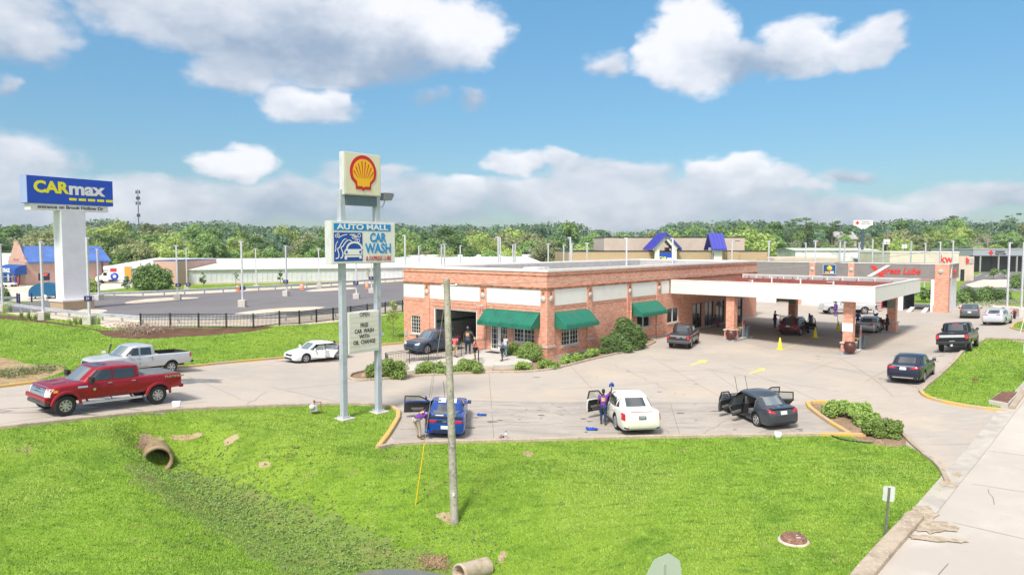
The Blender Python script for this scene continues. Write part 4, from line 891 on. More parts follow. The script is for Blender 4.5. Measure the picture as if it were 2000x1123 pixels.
m = MB(); m.box(LX - .02, LX + .3, -.35, LY + .3, he - .25, he - .1); m.build('eave_trim', m_bluea, B)
m = MB(); n = 8
pr = [(-1.6 + 1.6 * (1 - math.cos(math.pi / 2 * k / n)) * 0 - .0 + (-0) , 0) for k in range(2)]
arc = [(-1.9 * math.cos(math.pi / 2 * k / n) - .05, 2.75 + 1.1 * math.sin(math.pi / 2 * k / n)) for k in range(n + 1)] + [(-.05, 2.2), (-1.95, 2.2)]
m.prism(arc, -.8, LY - .6, 0, 'y'); m.build('entrance_awning', m_bluea, B)
text(  'STORAGE', 1.0, m_letw, B, (-2.02, 3.7, 2.85), (R(90), 0, R(-90)), bold=.03, sx=1.1)
text('STORAGE', .5, mat('faded_red', (.6, .2, .15), .6), B, (-.06, 4.2, 4.75), (R(90), 0, R(-90)), sx=1.3)
m = MB()
for y in (-.6, 1.8, 4.4, LY - .8): m.box(-1.9, -1.6, y, y + .3, -1, 2.3)
m.build('awning_posts', m_bluea, B)
window(B, 'x', 2.0, 3.9, .95, 2.3, 3, 1, p=.05, m_f=m_bluea, sill=False); window(B, 'x', 8.3, 9.4, .9, 2.3, 2, 1, p=.05, m_f=m_bluea, sill=False); window(B, 'y', 2.6, 5.8, 0, 2.4, 4, 1, p=.05, m_f=m_bluea, sill=False)
m = MB().tube((LX - 1.2, -.1, -1), (LX - 1.2, -.1, he - .2), .07); m.build('drain_pipe', m_navy, B)
text('RENT', .5, mat('red_glow', (.8, .05, .05), .5, emis=((1, .08, .06), 1.5)), B, (2.9, -.03, 1.95), (R(90), 0, 0), name='window_sign')
B = empty('tan_showroom', 'tan block showroom with blue gabled towers behind the brick building', 'building', (12.0, 152.0, 1.2), R(3))
w = MB(); w.box(0, 43, 0, 26, -3, 6.35); w.build('wall', m_tan, B)
MB().box(-.4, 24, -1.2, -.01, -3, 3.9).build('lower_wall', m_beige, B); MB().box(9, 41, 8, 22, 6.35, 9.4).build('upper_wall', m_beige, B)
m = MB(); m.box(-.1, 43.1, -.1, 26.1, 6.355, 6.5); m.box(8.9, 41.1, 7.9, 22.1, 9.4, 9.55); m.build('parapet_cap', m_black, B)
MB().box(43, 57, -3.5, 16, -3, 5.0).build('side_wing', m_beige, B)
MB().box(34, 36.5, -.6, -.01, -3, 6.3).build('pier', m_tan, B)
def tower(x, wd, dp, y, zt, zp, name, yaw=False, lab=''):
 for sx_ in (0, wd - .9):
  for sy_ in (0, dp - .9): MB().box(x + sx_, x + sx_ + .9, y + sy_, y + sy_ + .9, -3, zt).build('tower_post', m_frame, B)
 r = MB()
 if not yaw:
  xm = x + wd / 2
  for s_ in (-1, 1):
   xe = xm + s_ * (wd / 2 + .9); a = [(xe, y - .7, zt - .6), (xm, y - .7, zp), (xm, y + dp + .7, zp), (xe, y + dp + .7, zt - .6)]
   r.add(a + [(p[0], p[1], p[2] + .35) for p in a], [(0, 3, 2, 1), (4, 5, 6, 7), (0, 1, 5, 4), (1, 2, 6, 5), (2, 3, 7, 6), (3, 0, 4, 7)])
   k = 0
   while k < dp + 1.2: r.beam((xe, y - .6 + k, zt - .6 + .4), (xm, y - .6 + k, zp + .4), .08, .12); k += .8
  g = MB(); g.prism([(x, zt - .5), (x + wd, zt - .5), (xm, zp - .15), (xm, zp - 1.1), (x + wd - 1.3, zt - .5), (x + 1.3, zt - .5), (xm, zp - 1.1), (xm, zp - .15)], y - .1, y + .25, 0, 'y') if False else None
  g = MB()
  for s_ in (-1, 1): g.beam((xm + s_ * wd / 2, y + .1, zt - .35), (xm, y + .1, zp - .45), .4, .8)
  g.build('gable', m_frame, B)
 else:
  ym = y + dp / 2
  for s_ in (-1, 1):
   ye = ym + s_ * (dp / 2 + .9); a = [(x - .7, ye, zt - .6), (x - .7, ym, zp), (x + wd + .7, ym, zp), (x + wd + .7, ye, zt - .6)]
   r.add(a + [(p[0], p[1], p[2] + .35) for p in a], [(0, 3, 2, 1), (4, 5, 6, 7), (0, 1, 5, 4), (1, 2, 6, 5), (2, 3, 7, 6), (3, 0, 4, 7)])
   k = 0
   while k < wd + 1.2: r.beam((x - .6 + k, ye, zt - .2), (x - .6 + k, ym, zp + .4), .08, .12); k += .8
  g = MB(); g.prism([(y, zt - .5), (y + dp, zt - .5), (ym, zp - .1)], x + wd - .3, x + wd, 0, 'x'); g.build('gable', m_frame, B)
 r.build('tower_roof', mat('indigo_metal_roof', (.06, .06, .40), .4), B)
 return B
m_cmblue = mat('sign_blue', (.008, .07, .52), .4); m_cmyel = mat('sign_yellow', (.90, .80, .01), .4)
tower(17.9, 4.6, 6.5, -2.5, 7.2, 9.9, 'a'); tower(30.4, 1.8, 3.6, -2.5, 7.2, 9.9, 'b', yaw=True)
for x, wd in ((18.6, 3.4), (30.5, 1.6)):
 s_ = MB().box(x - .2, x + wd + .1, -2.42, -2.2, 3.2, 6.1).build('sign_board', m_cmblue, B)
 text('CAR', .95, m_cmyel, s_, (x + wd * .27, -2.45, 4.9), (R(90), 0, 0), bold=.04, sx=wd / 4 * 1.0); text('max', .95, m_letw, s_, (x + wd * .74, -2.45, 4.9), (R(90), 0, 0), bold=.04, sx=wd / 4 * .95)
 m = MB()
 for k in range(4): m.box(x + wd * (.38 + k * .15), x + wd * (.49 + k * .15), -2.45, -2.43, 4.0, 4.12)
 m.build('sign_dash', m_cmyel, s_)
o, _ = shed('white_warehouse', 'plain white warehouse with a dark doorway behind the weeds', (79, 200, 0), (100, 196, 0), 30, .8, 6.6, 7.0, m_w=mat('warehouse_white', (.78, .78, .77), .7, var=(.3, (.54, .54, .54), .45, .6)), ribs=0)
MB().box(15.5, 19.5, -.08, -.01, -1, 4.2).build('doorway', m_dark, o); MB().box(15.0, 20, -2.2, -.1, 4.3, 4.6).build('door_canopy', m_greym, o)
B = empty('cream_office', 'low cream office building with small dark windows and red letters', 'building', (88.5, 168, .6), R(1.5))
MB().box(0, 16.4, 0, 14, -2, 6.5).build('wall', mat('cream_render', (.66, .60, .50), .8, var=(.3, (.6, .54, .45), .45, .6)), B)
MB().box(-.1, 16.5, -.1, 14.1, 6.5, 6.75).build('parapet_cap', m_cop, B); MB().box(-3, 5, -2.5, -.01, -2, 2.4).build('loading_wall', m_tan, B)
for x in (6.7, 9.2, 11.7, 14.4): MB().box(x, x + 1.0, -.05, -.01, .9, 3.0).build('window', m_dglass, B)
MB().box(16.5, 20.4, .4, 13, -2, 5.6).build('entrance_wing', m_beige, B); MB().box(17.2, 18.1, .3, .39, -1, 2.6).build('door', m_dglass, B)
text('kw', 2.6, mat('letter_red', (.68, .035, .03), .4), B, (13.4, -.08, 5.0), (R(90), 0, 0), bold=.05)
s_ = MB().box(18.6, 20.2, .2, .38, 4.0, 5.1).build('sign_board', m_greym, B); MB().prism([(18.3, 3.9), (18.3, 5.5), (19.0, 4.9), (19.0, 4.3)], .1, .19, 0, 'y').build('sign_arrow', mat('letter_red', (.6, .02, .02), .4), s_)
B = empty('clinic_building', 'long grey fascia office with a red cross sign at the right edge', 'building', (126, 196, .8), R(0))
MB().box(0, 60, 2, 20, -2, 5.2).build('wall', m_cream, B); MB().box(0, 60, 0, 20, 5.2, 6.9).build('fascia', mat('pale_blue_fascia', (.36, .39, .43), .6), B)
MB().box(-.1, 60, -.1, 20, 6.9, 7.1).build('parapet_cap', m_greym, B); MB().box(.6, 60, 1.8, 1.99, .8, 5.0).build('glazing', m_dglass, B)
for k in range(12): MB().box(2 + k * 5, 2.3 + k * 5, .1, .4, -1, 5.18).build('post', m_greym, B)
m_rc = mat('cross_red', (.70, .02, .02), .4)
def cross(parent, x, y, z, s, name='red_cross'):
 m = MB(); m.box(x - s, x + s, y - .1, y, z - s / 3, z + s / 3); m.box(x - s / 3, x + s / 3, y - .1, y, z + s / 3, z + s); m.box(x - s / 3, x + s / 3, y - .1, y, z - s, z - s / 3); m.build(name, m_rc, parent)
cross(B, 4.8, -.02, 6.05, .62)
text('American', .72, m_black, B, (6.0, -.05, 6.35), (R(90), 0, 0), bold=.03, align='LEFT', sx=.92); text('Red Cross', .72, m_black, B, (6.0, -.05, 5.7), (R(90), 0, 0), bold=.03, align='LEFT', sx=.92)
B = empty('clinic_pylon', 'dark pole sign with a white red cross board above the trees', 'pole sign', (96.6, 198, .8))
MB().tube((0, 0, -1), (0, 0, 12.6), .38, .38, 14).build('pole', mat('pole_blue_grey', (.06, .085, .12), .5), B)
s_ = MB().prism([(-2.6, 14.9), (2.6, 14.9), (2.6, 13.55), (1.9, 13.4), (.3, 12.4), (-.3, 12.4), (-1.9, 13.4), (-2.6, 13.55)], -.3, .3, 0, 'y').build('board', m_letw, B)
cross(s_, -1.7, -.31, 14.2, .5); text('American', .55, m_black, s_, (.6, -.33, 14.45), (R(90), 0, 0)); text('Red Cross', .55, m_black, s_, (.6, -.33, 13.9), (R(90), 0, 0))
for i, (px, py, Y, wd) in enumerate([(1752, 458, 330, 14), (1858, 458, 340, 12), (1874, 446, 380, 14), (1921, 461, 330, 22), (1940, 447, 400, 14), (1984, 450, 390, 16), (1643, 458, 320, 10)]):
 p = at_y(px, py, Y); zz = p.z
 e = empty('hillside_house', ['pale roofed house showing between trees left of the cross sign pole top', 'small white house peeking through trees above the cream office', 'grey roofed house high on the wooded hill', 'long pale roof among trees above the clinic building', 'small grey roof between dark trees on the hill', 'pale house roof near the right edge of the hill', 'tiny pale roof in the trees left of the cross pole sign'][i], 'house', (p.x, p.y, zz - 6), R(random.uniform(-25, 25)), 'houses on the wooded hill')
 MB().box(-wd / 2, wd / 2, -4, 4, 0, 4.2).build('wall', m_beige, e)
 r = MB()
 for s_ in (-1, 1): a = [(-wd / 2 - .5, s_ * 4.8, 3.9), (wd / 2 + .5, s_ * 4.8, 3.9), (wd / 2 + .2, 0, 7.2), (-wd / 2 - .2, 0, 7.2)]; r.add(a, [(0, 1, 2, 3)])
 r.add([(-wd / 2, -4, 4.0), (-wd / 2, 4, 4.0), (-wd / 2, 0, 7)], [(0, 1, 2)]); r.build('roof', mat('pale_shingle', (.40, .385, .39), .9, var=(1, (.32, .3, .3), .45, .6)), e)
# light poles
m_pole = mat('pole_silver', (.62, .62, .66), .4, metal=.2, var=(1.5, (.54, .54, .60), .45, .6)); m_head = mat('lamp_head_blue', (.06, .075, .13), .4)
def make_pole(kind):
 e = empty('lamp_post', 'x', 'lamp post', (0, 0, 0))
 MB().box(-.09, .09, -.09, .09, .85, 8.0).build('pole', m_pole, e)
 MB().box(-.42, .42, -.42, .42, -.6, .85).build('base', m_concl, e, bevel=.03)
 arms = {'L': (1,), 'R': (-1,), 'D': (1, -1)}[kind]
 for s_ in arms:
  h = MB(); h.box(s_ * .05, s_ * .40, -.05, .05, 7.86, 7.98); h.box(s_ * .35, s_ * 1.05, -.17, .17, 7.9, 7.98, 1); h.build('lamp_head', [m_pole, m_head], e)
 return e
protos = {}
POLES = [  # base px, top px, y top, distance, kind, ground z, words
 (79, 471, 70, 'L', 1.5, 'left of the pylon column by the near guardrail'), (169, 463, 66, 'L', 1.5, 'right of the pylon column by the near guardrail'), (190, 486, 96, 'D', 1.6, 'thin, in front of the storage office wall'),
 (344, 479, 96, 'D', 1.6, 'nearer of the pair right of the round bush'), (363, 485, 118, 'D', 1.6, 'farther of the pair right of the round bush'), (0, 476, 80, 'L', 1.6, 'at the left picture edge'),
 (471, 471, 85, 'D', 1.6, 'on the asphalt nearest the iron fence'), (499, 485, 118, 'D', 1.6, 'just right of the tallest lot pole, by the far guardrail'), (558, 480, 103, 'D', 1.6, 'mid lot, behind the white sedan'), (622, 485, 122, 'D', 1.6, 'far, left of the double post sign'),
 (695, 484, 98, 'D', 1.6, 'seen between the two posts of the double post sign'), (725, 486, 110, 'D', 1.6, 'farther one between the sign posts'), (791, 459, 84, 'R', 1.4, 'tall one at the left corner of the brick building'), (818, 480, 112, 'L', 1.6, 'short one just right of the brick building corner'),
 (862, 477, 110, 'D', 1.6, 'left one of a close pair behind the wooden pole'), (868, 476, 104, 'D', 1.6, 'right one of a close pair behind the wooden pole'), (899, 479, 115, 'L', 1.6, 'slim one above the front door awning'), (973, 462, 88, 'R', 1.6, 'tall one above the big awning'), (977, 463, 93, 'R', 1.6, 'tall one just behind another above the big awning'),
 (1002, 476, 108, 'D', 1.6, 'left of a pair over the brick corner'), (1006, 476, 104, 'D', 1.6, 'right of a pair over the brick corner'), (1071, 476, 108, 'D', 1.6, 'right above the brick corner'), (1101, 478, 112, 'L', 1.4, 'thin one left of the roof fan unit'),
 (1114, 463, 92, 'R', 1.4, 'tall one above the roof fan unit'), (1117, 475, 106, 'D', 1.4, 'shorter one beside the tall one above the roof fan unit'), (1147, 474, 106, 'D', 1.3, 'left part of the tan showroom wall'), (1224, 464, 95, 'R', 1.2, 'left of the first gabled tower'), (1314, 465, 96, 'R', 1.2, 'across the first gabled tower'),
 (1430, 470, 102, 'L', 1, 'right of the second gabled tower'), (1502, 470, 110, 'L', .8, 'left end of the grey ribbed band'), (1574, 474, 122, 'R', .8, 'first before the white warehouse'), (1593, 470, 110, 'D', .7, 'second before the white warehouse'), (1641, 470, 112, 'D', .7, 'left of a pair above the blue badge sign'), (1650, 471, 106, 'D', .7, 'right of a pair above the blue badge sign'),
 (1678, 474, 118, 'D', .6, 'in front of the red cross pole'), (1725, 473, 116, 'D', .6, 'left of the cream office'), (1780, 473, 116, 'D', .5, 'first along the cream office wall'), (1808, 475, 122, 'R', .5, 'second along the cream office wall'), (1837, 472, 116, 'R', .5, 'beside the red letters'), (1862, 470, 112, 'R', .5, 'right of the red letters'),
 (1972, 473, 88, 'L', .3, 'tall white one on the side lot island'), (2000, 473, 84, 'L', .3, 'cut by the right picture edge')]
for (px, pty, Y, kd, zg, words) in POLES:
 top = at_y(px, pty, Y); zg = tz(top.x, top.y); s_ = (top.z - zg) / 8.0
 if kd not in protos: o = protos[kd] = make_pole(kd)
 else: o = copy_tree(protos[kd])
 o.location = (top.x, top.y, zg); o.scale = (1, 1, s_); o.rotation_euler = (0, 0, R(random.choice([-20, 0, 12, 25]))) if kd == 'D' else (0, 0, R(-8))
 o['label'] = 'silver lamp post, ' + words; o['group'] = 'lamp posts around the parking lots'
def utility(px, pty, Y, lab, arms=True, tr=True, r=.16, mm=None):
 top = at_y(px, pty, Y); zg = tz(top.x, top.y); e = empty('utility_pole', lab, 'utility pole', (top.x, top.y, zg)); h = top.z - zg
 MB().tube((0, 0, -1), (0, 0, h), r * 1.3, r, 10).build('pole', mm or mat('old_wood', (.25, .20, .16), .9), e)
 if arms: MB().box(-1.6, 1.6, -.08, .08, h - .9, h - .75).build('crossarm', mat('old_wood', (.25, .20, .16), .9), e)
 if tr:
  m = MB()
  for k in (-.8, .1): m.tube((k, -.3, h - 3.8), (k, -.3, h - 2.5), .42)
  m.build('transformer', m_frame, e)
 return e
utility(1734, 449, 190, 'wooden utility pole with white transformers left of the cream office'); utility(1768, 462, 230, 'far utility pole with a pale transformer above the cream office', tr=True); utility(1930, 457, 215, 'thin dark utility pole in the trees above the clinic', tr=False)
e = utility(1705, 467, 160, 'pale post with a bright flood lamp left of the utility pole', arms=False, tr=False, mm=m_pole); MB().box(-.9, .9, -.4, .4, 11.2, 12).build('flood_lamp', m_frame, e) if False else None
p = at_y(269, 370, 420); e = empty('radio_mast', 'thin dark mast with antenna arms rising over the left tree line', 'mast', (p.x, p.y, 8))
m = MB().tube((0, 0, 0), (0, 0, p.z - 8), .35, .2, 8); m.build('mast', mat('mast_dark', (.05, .06, .08), .6), e)
for dz, w_ in ((1.5, 2.4), (5, 1.8), (8, 2.6), (15, 1.5)):
 m = MB()
 m.box(-w_ * .4, w_ * .4, -.1, .1, p.z - 8 - dz - .2, p.z - 8 - dz)
 for s_ in (-w_ * .4, w_ * .4): m.box(s_ - .3, s_ + .3, -.3, .3, p.z - 8 - dz - 1.0, p.z - 8 - dz + .8)
 m.build('antenna', mat('mast_dark', (.05, .06, .08), .6), e)
# guardrails and iron fence
def guardrail(pts, lab, dz=0., h=.78, step=2.6):
 P = WP(pts); e = empty('guardrail', lab, 'guardrail', (P[0].x, P[0].y, tz(P[0].x, P[0].y))); base = e.location.copy()
 Q = [P[0]]
 for i in range(len(P) - 1):
  k = max(1, int((P[i + 1] - P[i]).length / step)); Q += [P[i].lerp(P[i + 1], j / k) for j in range(1, k + 1)]
 pm = MB(); rm = MB()
 for i, q in enumerate(Q):
  z = tz(q.x, q.y); d = (Q[min(i + 1, len(Q) - 1)] - Q[max(0, i - 1)]).normalized(); n = Vector((-d.y, d.x)) * .16
  c = Vector((q.x, q.y, z)) - base; pm2 = MB(); pm2.box(-.07, .07, -.1, .1, -.4, h); o = pm2.build('post', m_galv, e, c + Vector((n.x, n.y, 0))); o.rotation_euler = (0, 0, math.atan2(d.y, d.x))
 prof = [(-.0, .42), (.06, .47), (.06, .53), (0, .575), (.0, .605), (.06, .65), (.06, .71), (0, .76)]
 vs = []
 for i, q in enumerate(Q):
  z = tz(q.x, q.y); d = (Q[min(i + 1, len(Q) - 1)] - Q[max(0, i - 1)]).normalized(); n = Vector((d.y, -d.x))
  for o_, zz in prof: vs.append((q.x + n.x * o_ - base.x, q.y + n.y * o_ - base.y, z + zz - base.z))
 m = len(prof); fs = [(i * m + k, i * m + k + 1, (i + 1) * m + k + 1, (i + 1) * m + k) for i in range(len(Q) - 1) for k in range(m - 1)]
 o = MB().add(vs, fs).build('rail', m_galv, e); s_ = o.modifiers.new('t', 'SOLIDIFY'); s_.thickness = .012
guardrail([(-80, 600), (0, 603), (80, 613), (160, 624), (275, 633), (420, 632), (560, 628), (700, 615), (800, 602), (900, 590)], 'near steel guardrail running behind the mulch bed and the iron fence')
guardrail([(165, 583), (280, 579), (400, 573), (600, 562), (790, 549), (900, 541)], 'far pale guardrail along the white storage sheds')
guardrail([(-60, 590), (0, 592), (35, 590)], 'short guardrail piece at the left edge beside the storage yard')
def iron_fence(pts, lab, h=1.25, bay=2.44, hh=None):
 P = WP(pts); base = Vector((P[0].x, P[0].y, tz(P[0].x, P[0].y))); e = empty('iron_fence', lab, 'fence', base)
 tot = [0]
 for i in range(len(P) - 1): tot.append(tot[-1] + (P[i + 1] - P[i]).length)
 def pos(s):
  s = min(max(s, 0), tot[-1] - 1e-4); i = max(k for k in range(len(tot) - 1) if tot[k] <= s); t = (s - tot[i]) / (tot[i + 1] - tot[i]); q = P[i].lerp(P[i + 1], t); return Vector((q.x, q.y, tz(q.x, q.y))) - base
 n = int(tot[-1] / bay)
 for k in range(n + 1):
  c = pos(k * bay); MB().box(-.055, .055, -.055, .055, -.3, h + .08).build('post', m_rail, e, c)
  if k < n:
   a, b = pos(k * bay), pos((k + 1) * bay); m = MB()
   for z in (.12, h - .22, h - .03): m.beam(a + Vector((0, 0, z)), b + Vector((0, 0, z)), .04, .06)
   nb = int((b - a).length / .12)
   for j in range(1, nb):
    q = a.lerp(b, j / nb); m.box(q.x - .015, q.x + .015, q.y - .015, q.y + .015, q.z + .05, q.z + h)
   m.build('fence_panel', m_rail, e)
iron_fence([(275, 641), (340, 640), (420, 640), (490, 641), (560, 635), (640, 627), (720, 617), (800, 607), (870, 600)], 'black iron picket fence on the grass bank in front of the sales lot')
for i, (px, py, Y) in enumerate([(474, 563, 92), (558, 550, 103), (695, 553, 98), (725, 543, 110), (348, 557, 96), (172, 583, 66.3), (368, 556, 118)]):
 p = at_y(px, py, Y - .4); e = tag(MB().box(-.36, .36, -.03, .03, -.24, .24).build('number_plate', m_navy, None, p), ['navy number plate on the lot pole nearest the fence', 'navy number plate on the mid lot pole behind the white sedan', 'navy plate on the pole between the sign posts', 'small navy plate on the farther pole between the sign posts', 'navy plate beside the brick gable end wall', 'navy plate right of the pylon column', 'small navy plate on the far pole near the round bush'][i], 'sign', 'number plates on the lot poles')
 text('21', .34, m_letw, e, (0, -.05, 0), (R(90), 0, 0), ext=.004)
bol = None
for i, (px, py) in enumerate([(34, 591), (38, 592), (62, 590), (69, 583), (109, 588), (120, 583), (114, 582)]):
 p = at(px, py)
 if bol is None: bol = MB().lathe([(.01, 1.25), (.08, 1.2), (.1, 1.1), (.1, -.2)], n=12).build('bollard', m_navy, None, p); o = bol
 else: o = copy_tree(bol, None, p)
 tag(o, 'navy bollard standing in the pale storage yard', 'bollard', 'navy bollards in the storage yard')
for i, (px, py, s_, lb) in enumerate([(242 / 3.74 + 400, 569, 1, 'orange and white traffic barrel left of the mid lot pole'), (590, 565, 1, 'orange traffic barrel behind the asphalt lot centre'), (717, 563, 1, 'orange traffic cone right of the sign post')]):
 p = at(px, py); e = tag(MB().lathe([(.01, 1), (.22, .98), (.24, .7), (.26, .68), (.27, .4), (.29, .38), (.3, 0), (.42, 0), (.42, -.1)], n=14).build('traffic_barrel', mat('traffic_orange', (.75, .16, .03), .6), None, p), lb, 'barrel', 'orange barrels on the sales lot')
 m = MB(); m.lathe([(.262, .82), (.265, .7)], n=14); m.lathe([(.285, .52), (.29, .4)], n=14); m.build('band', m_letw, e)
p = at(92, 583); e = empty('blue_dumpster_cover', 'round blue covered trailer standing in the pale storage yard', 'trailer', p, R(20))
m = MB(); n = 10; m.prism([(-1.9 * math.cos(math.pi * k / n), .9 + 1.3 * math.sin(math.pi * k / n)) for k in range(n + 1)] + [(1.9, .4), (-1.9, .4)], -1.1, 1.1, 0, 'y'); m.build('cover', m_blued, e); e.name = 'covered_trailer'
m = MB(); m.box(-2.3, 2.3, -1.0, 1.0, .3, .5)
for s_ in (-1, 1): m.lathe([(.01, -.1), (.3, -.1), (.3, .1), (.01, .1)], (.0, s_ * 1.1, .3), 14, 0, 'y')
m.build('chassis', m_frame, e)
p = at(18, 560); e = empty('golf_cart', 'white golf cart with a grey roof beside the storage office', 'golf cart', p, R(10))
MB().box(-1.2, 1.1, -.55, .55, .3, .7).build('body', m_letw, e, bevel=.1); MB().box(-.7, .2, -.5, .5, .7, .85).build('seat', m_black, e); m = MB()
for sx_ in (-.8, .8):
 for sy_ in (-.5, .5): m.tube((sx_, sy_, .6), (sx_ * .8, sy_, 1.75), .02)
m.box(-1, 1, -.6, .6, 1.75, 1.8); m.build('roof', m_greym, e)
for sx_ in (-.8, .75):
 for sy_ in (-.55, .55): MB().lathe([(.01, -.08), (.22, -.08), (.22, .08), (.01, .08)], (sx_, sy_, .22), 14, 0, 'y').build('wheel', m_black, e)
for i, (px, py) in enumerate([(28, 557), (36, 559)]):
 p = at(px, py); tag(MB().lathe([(.01, 1.7), (.12, 1.6), (.12, -.2)], n=10).build('red_post', m_redp, None, p), ['red post left of the office awning leg', 'red post nearest the office awning leg'][i], 'post')
p = at(228, 553); e = empty('box_truck', 'white rental box truck with orange and blue graphics beside the office', 'truck', p, R(202))
MB().box(-2.6, 1.3, -1.15, 1.15, .75, 3.3).build('box', m_letw, e, bevel=.04); MB().box(1.0, 2.1, -1.1, 1.1, 2.5, 3.3).build('cab_overhang', m_letw, e, bevel=.2)
m = MB(); m.prism([(1.35, .45), (3.4, .45), (3.5, .9), (3.3, 1.35), (2.5, 1.5), (1.95, 2.35), (1.35, 2.4)], -1.0, 1.0, 0, 'y'); m.build('cab', m_letw, e, bevel=.08)
m = MB(); m.prism([(2.56, 1.5), (2.0, 2.32), (1.94, 2.28), (2.5, 1.46)], -.9, .9, 0, 'y'); m.box(1.5, 2.1, 1.0, 1.02, 1.5, 2.1); m.box(1.5, 2.1, -1.02, -1.0, 1.5, 2.1); m.build('windows', m_glass, e)
MB().box(-2.6, -1.5, 1.152, 1.165, .8, 3.2).build('orange_panel', mat('truck_orange', (.80, .33, .03), .5), e); MB().box(-.2, .9, 1.152, 1.165, 2.2, 2.9).build('red_panel', m_redp, e)
m = MB(); m.lathe([(.3, 0), (.7, 0), (.7, .015), (.3, .015)], (.2, 1.153, 1.35), 20, 0, 'y'); m.build('blue_swirl', m_cmblue, e)
for sx_ in (-1.6, 2.5):
 for sy_ in (-1.0, 1.0): MB().lathe([(.01, -.13), (.36, -.13), (.38, 0), (.36, .13), (.01, .13)], (sx_, sy_, .38), 16, 0, 'y').build('wheel', m_black, e)
# CARmax pylon
def pylon():
 a = R(60); p = at(142, 603); z = p.z
 e = empty('blue_pylon_sign', 'tall white pylon with a blue and yellow CARmax board over the left lot', 'pole sign', (p.x, p.y, z), a)
 MB().box(-1.75, 1.75, -1.35, 1.35, -.6, .95).build('brick_base', m_tan, e); MB().box(-1.85, 1.85, -1.45, 1.45, .95, 1.15).build('base_cap', m_cop, e)
 MB().box(-1.35, 1.35, -.85, .85, 1.15, 11.2).build('column', mat('column_white', (.74, .74, .79), .5, var=(.5, (.67, .67, .73), .45, .65)), e)
 zb, zt = 11.95, 14.95; x0, x1 = -4.75, 4.75
 c = MB(); c.box(x0, x1, -.75, .75, zb, zt); c = c.build('cabinet', m_cmblue, e, bevel=.03)
 MB().box(x0 - .02, x0 - .003, -.73, .73, zb + .03, zt - .03).build('end_panel', mat('pale_lilac_panel', (.33, .40, .62), .5), c)
 MB().box(x0 + .35, x1 - .55, -.6, .6, zb - .72, zb - .004).build('lower_panel', m_letw, e)
 rot = (R(90), 0, 0)
 text('CAR', 1.75, m_cmyel, c, (-2.28, -.77, 13.72), rot, bold=.07, width=3.75); text('max', 1.95, m_letw, c, (1.62, -.77, 13.72), rot, bold=.07, width=4.15)
 m = MB()
 for k in range(5):
  xx = -.35 + k * 1.06; m.box(xx, min(xx + .82, x1 - .0), -.775, -.752, 12.42, 12.70)
 m.build('dash', m_cmyel, c, bevel=.02)
 text('entrance on Brook Hollow Dr', .52, mat('text_navy', (.01, .01, .03), .5), e, (-.05, -.62, zb - .36), rot, bold=.008, width=7.3)
pylon()
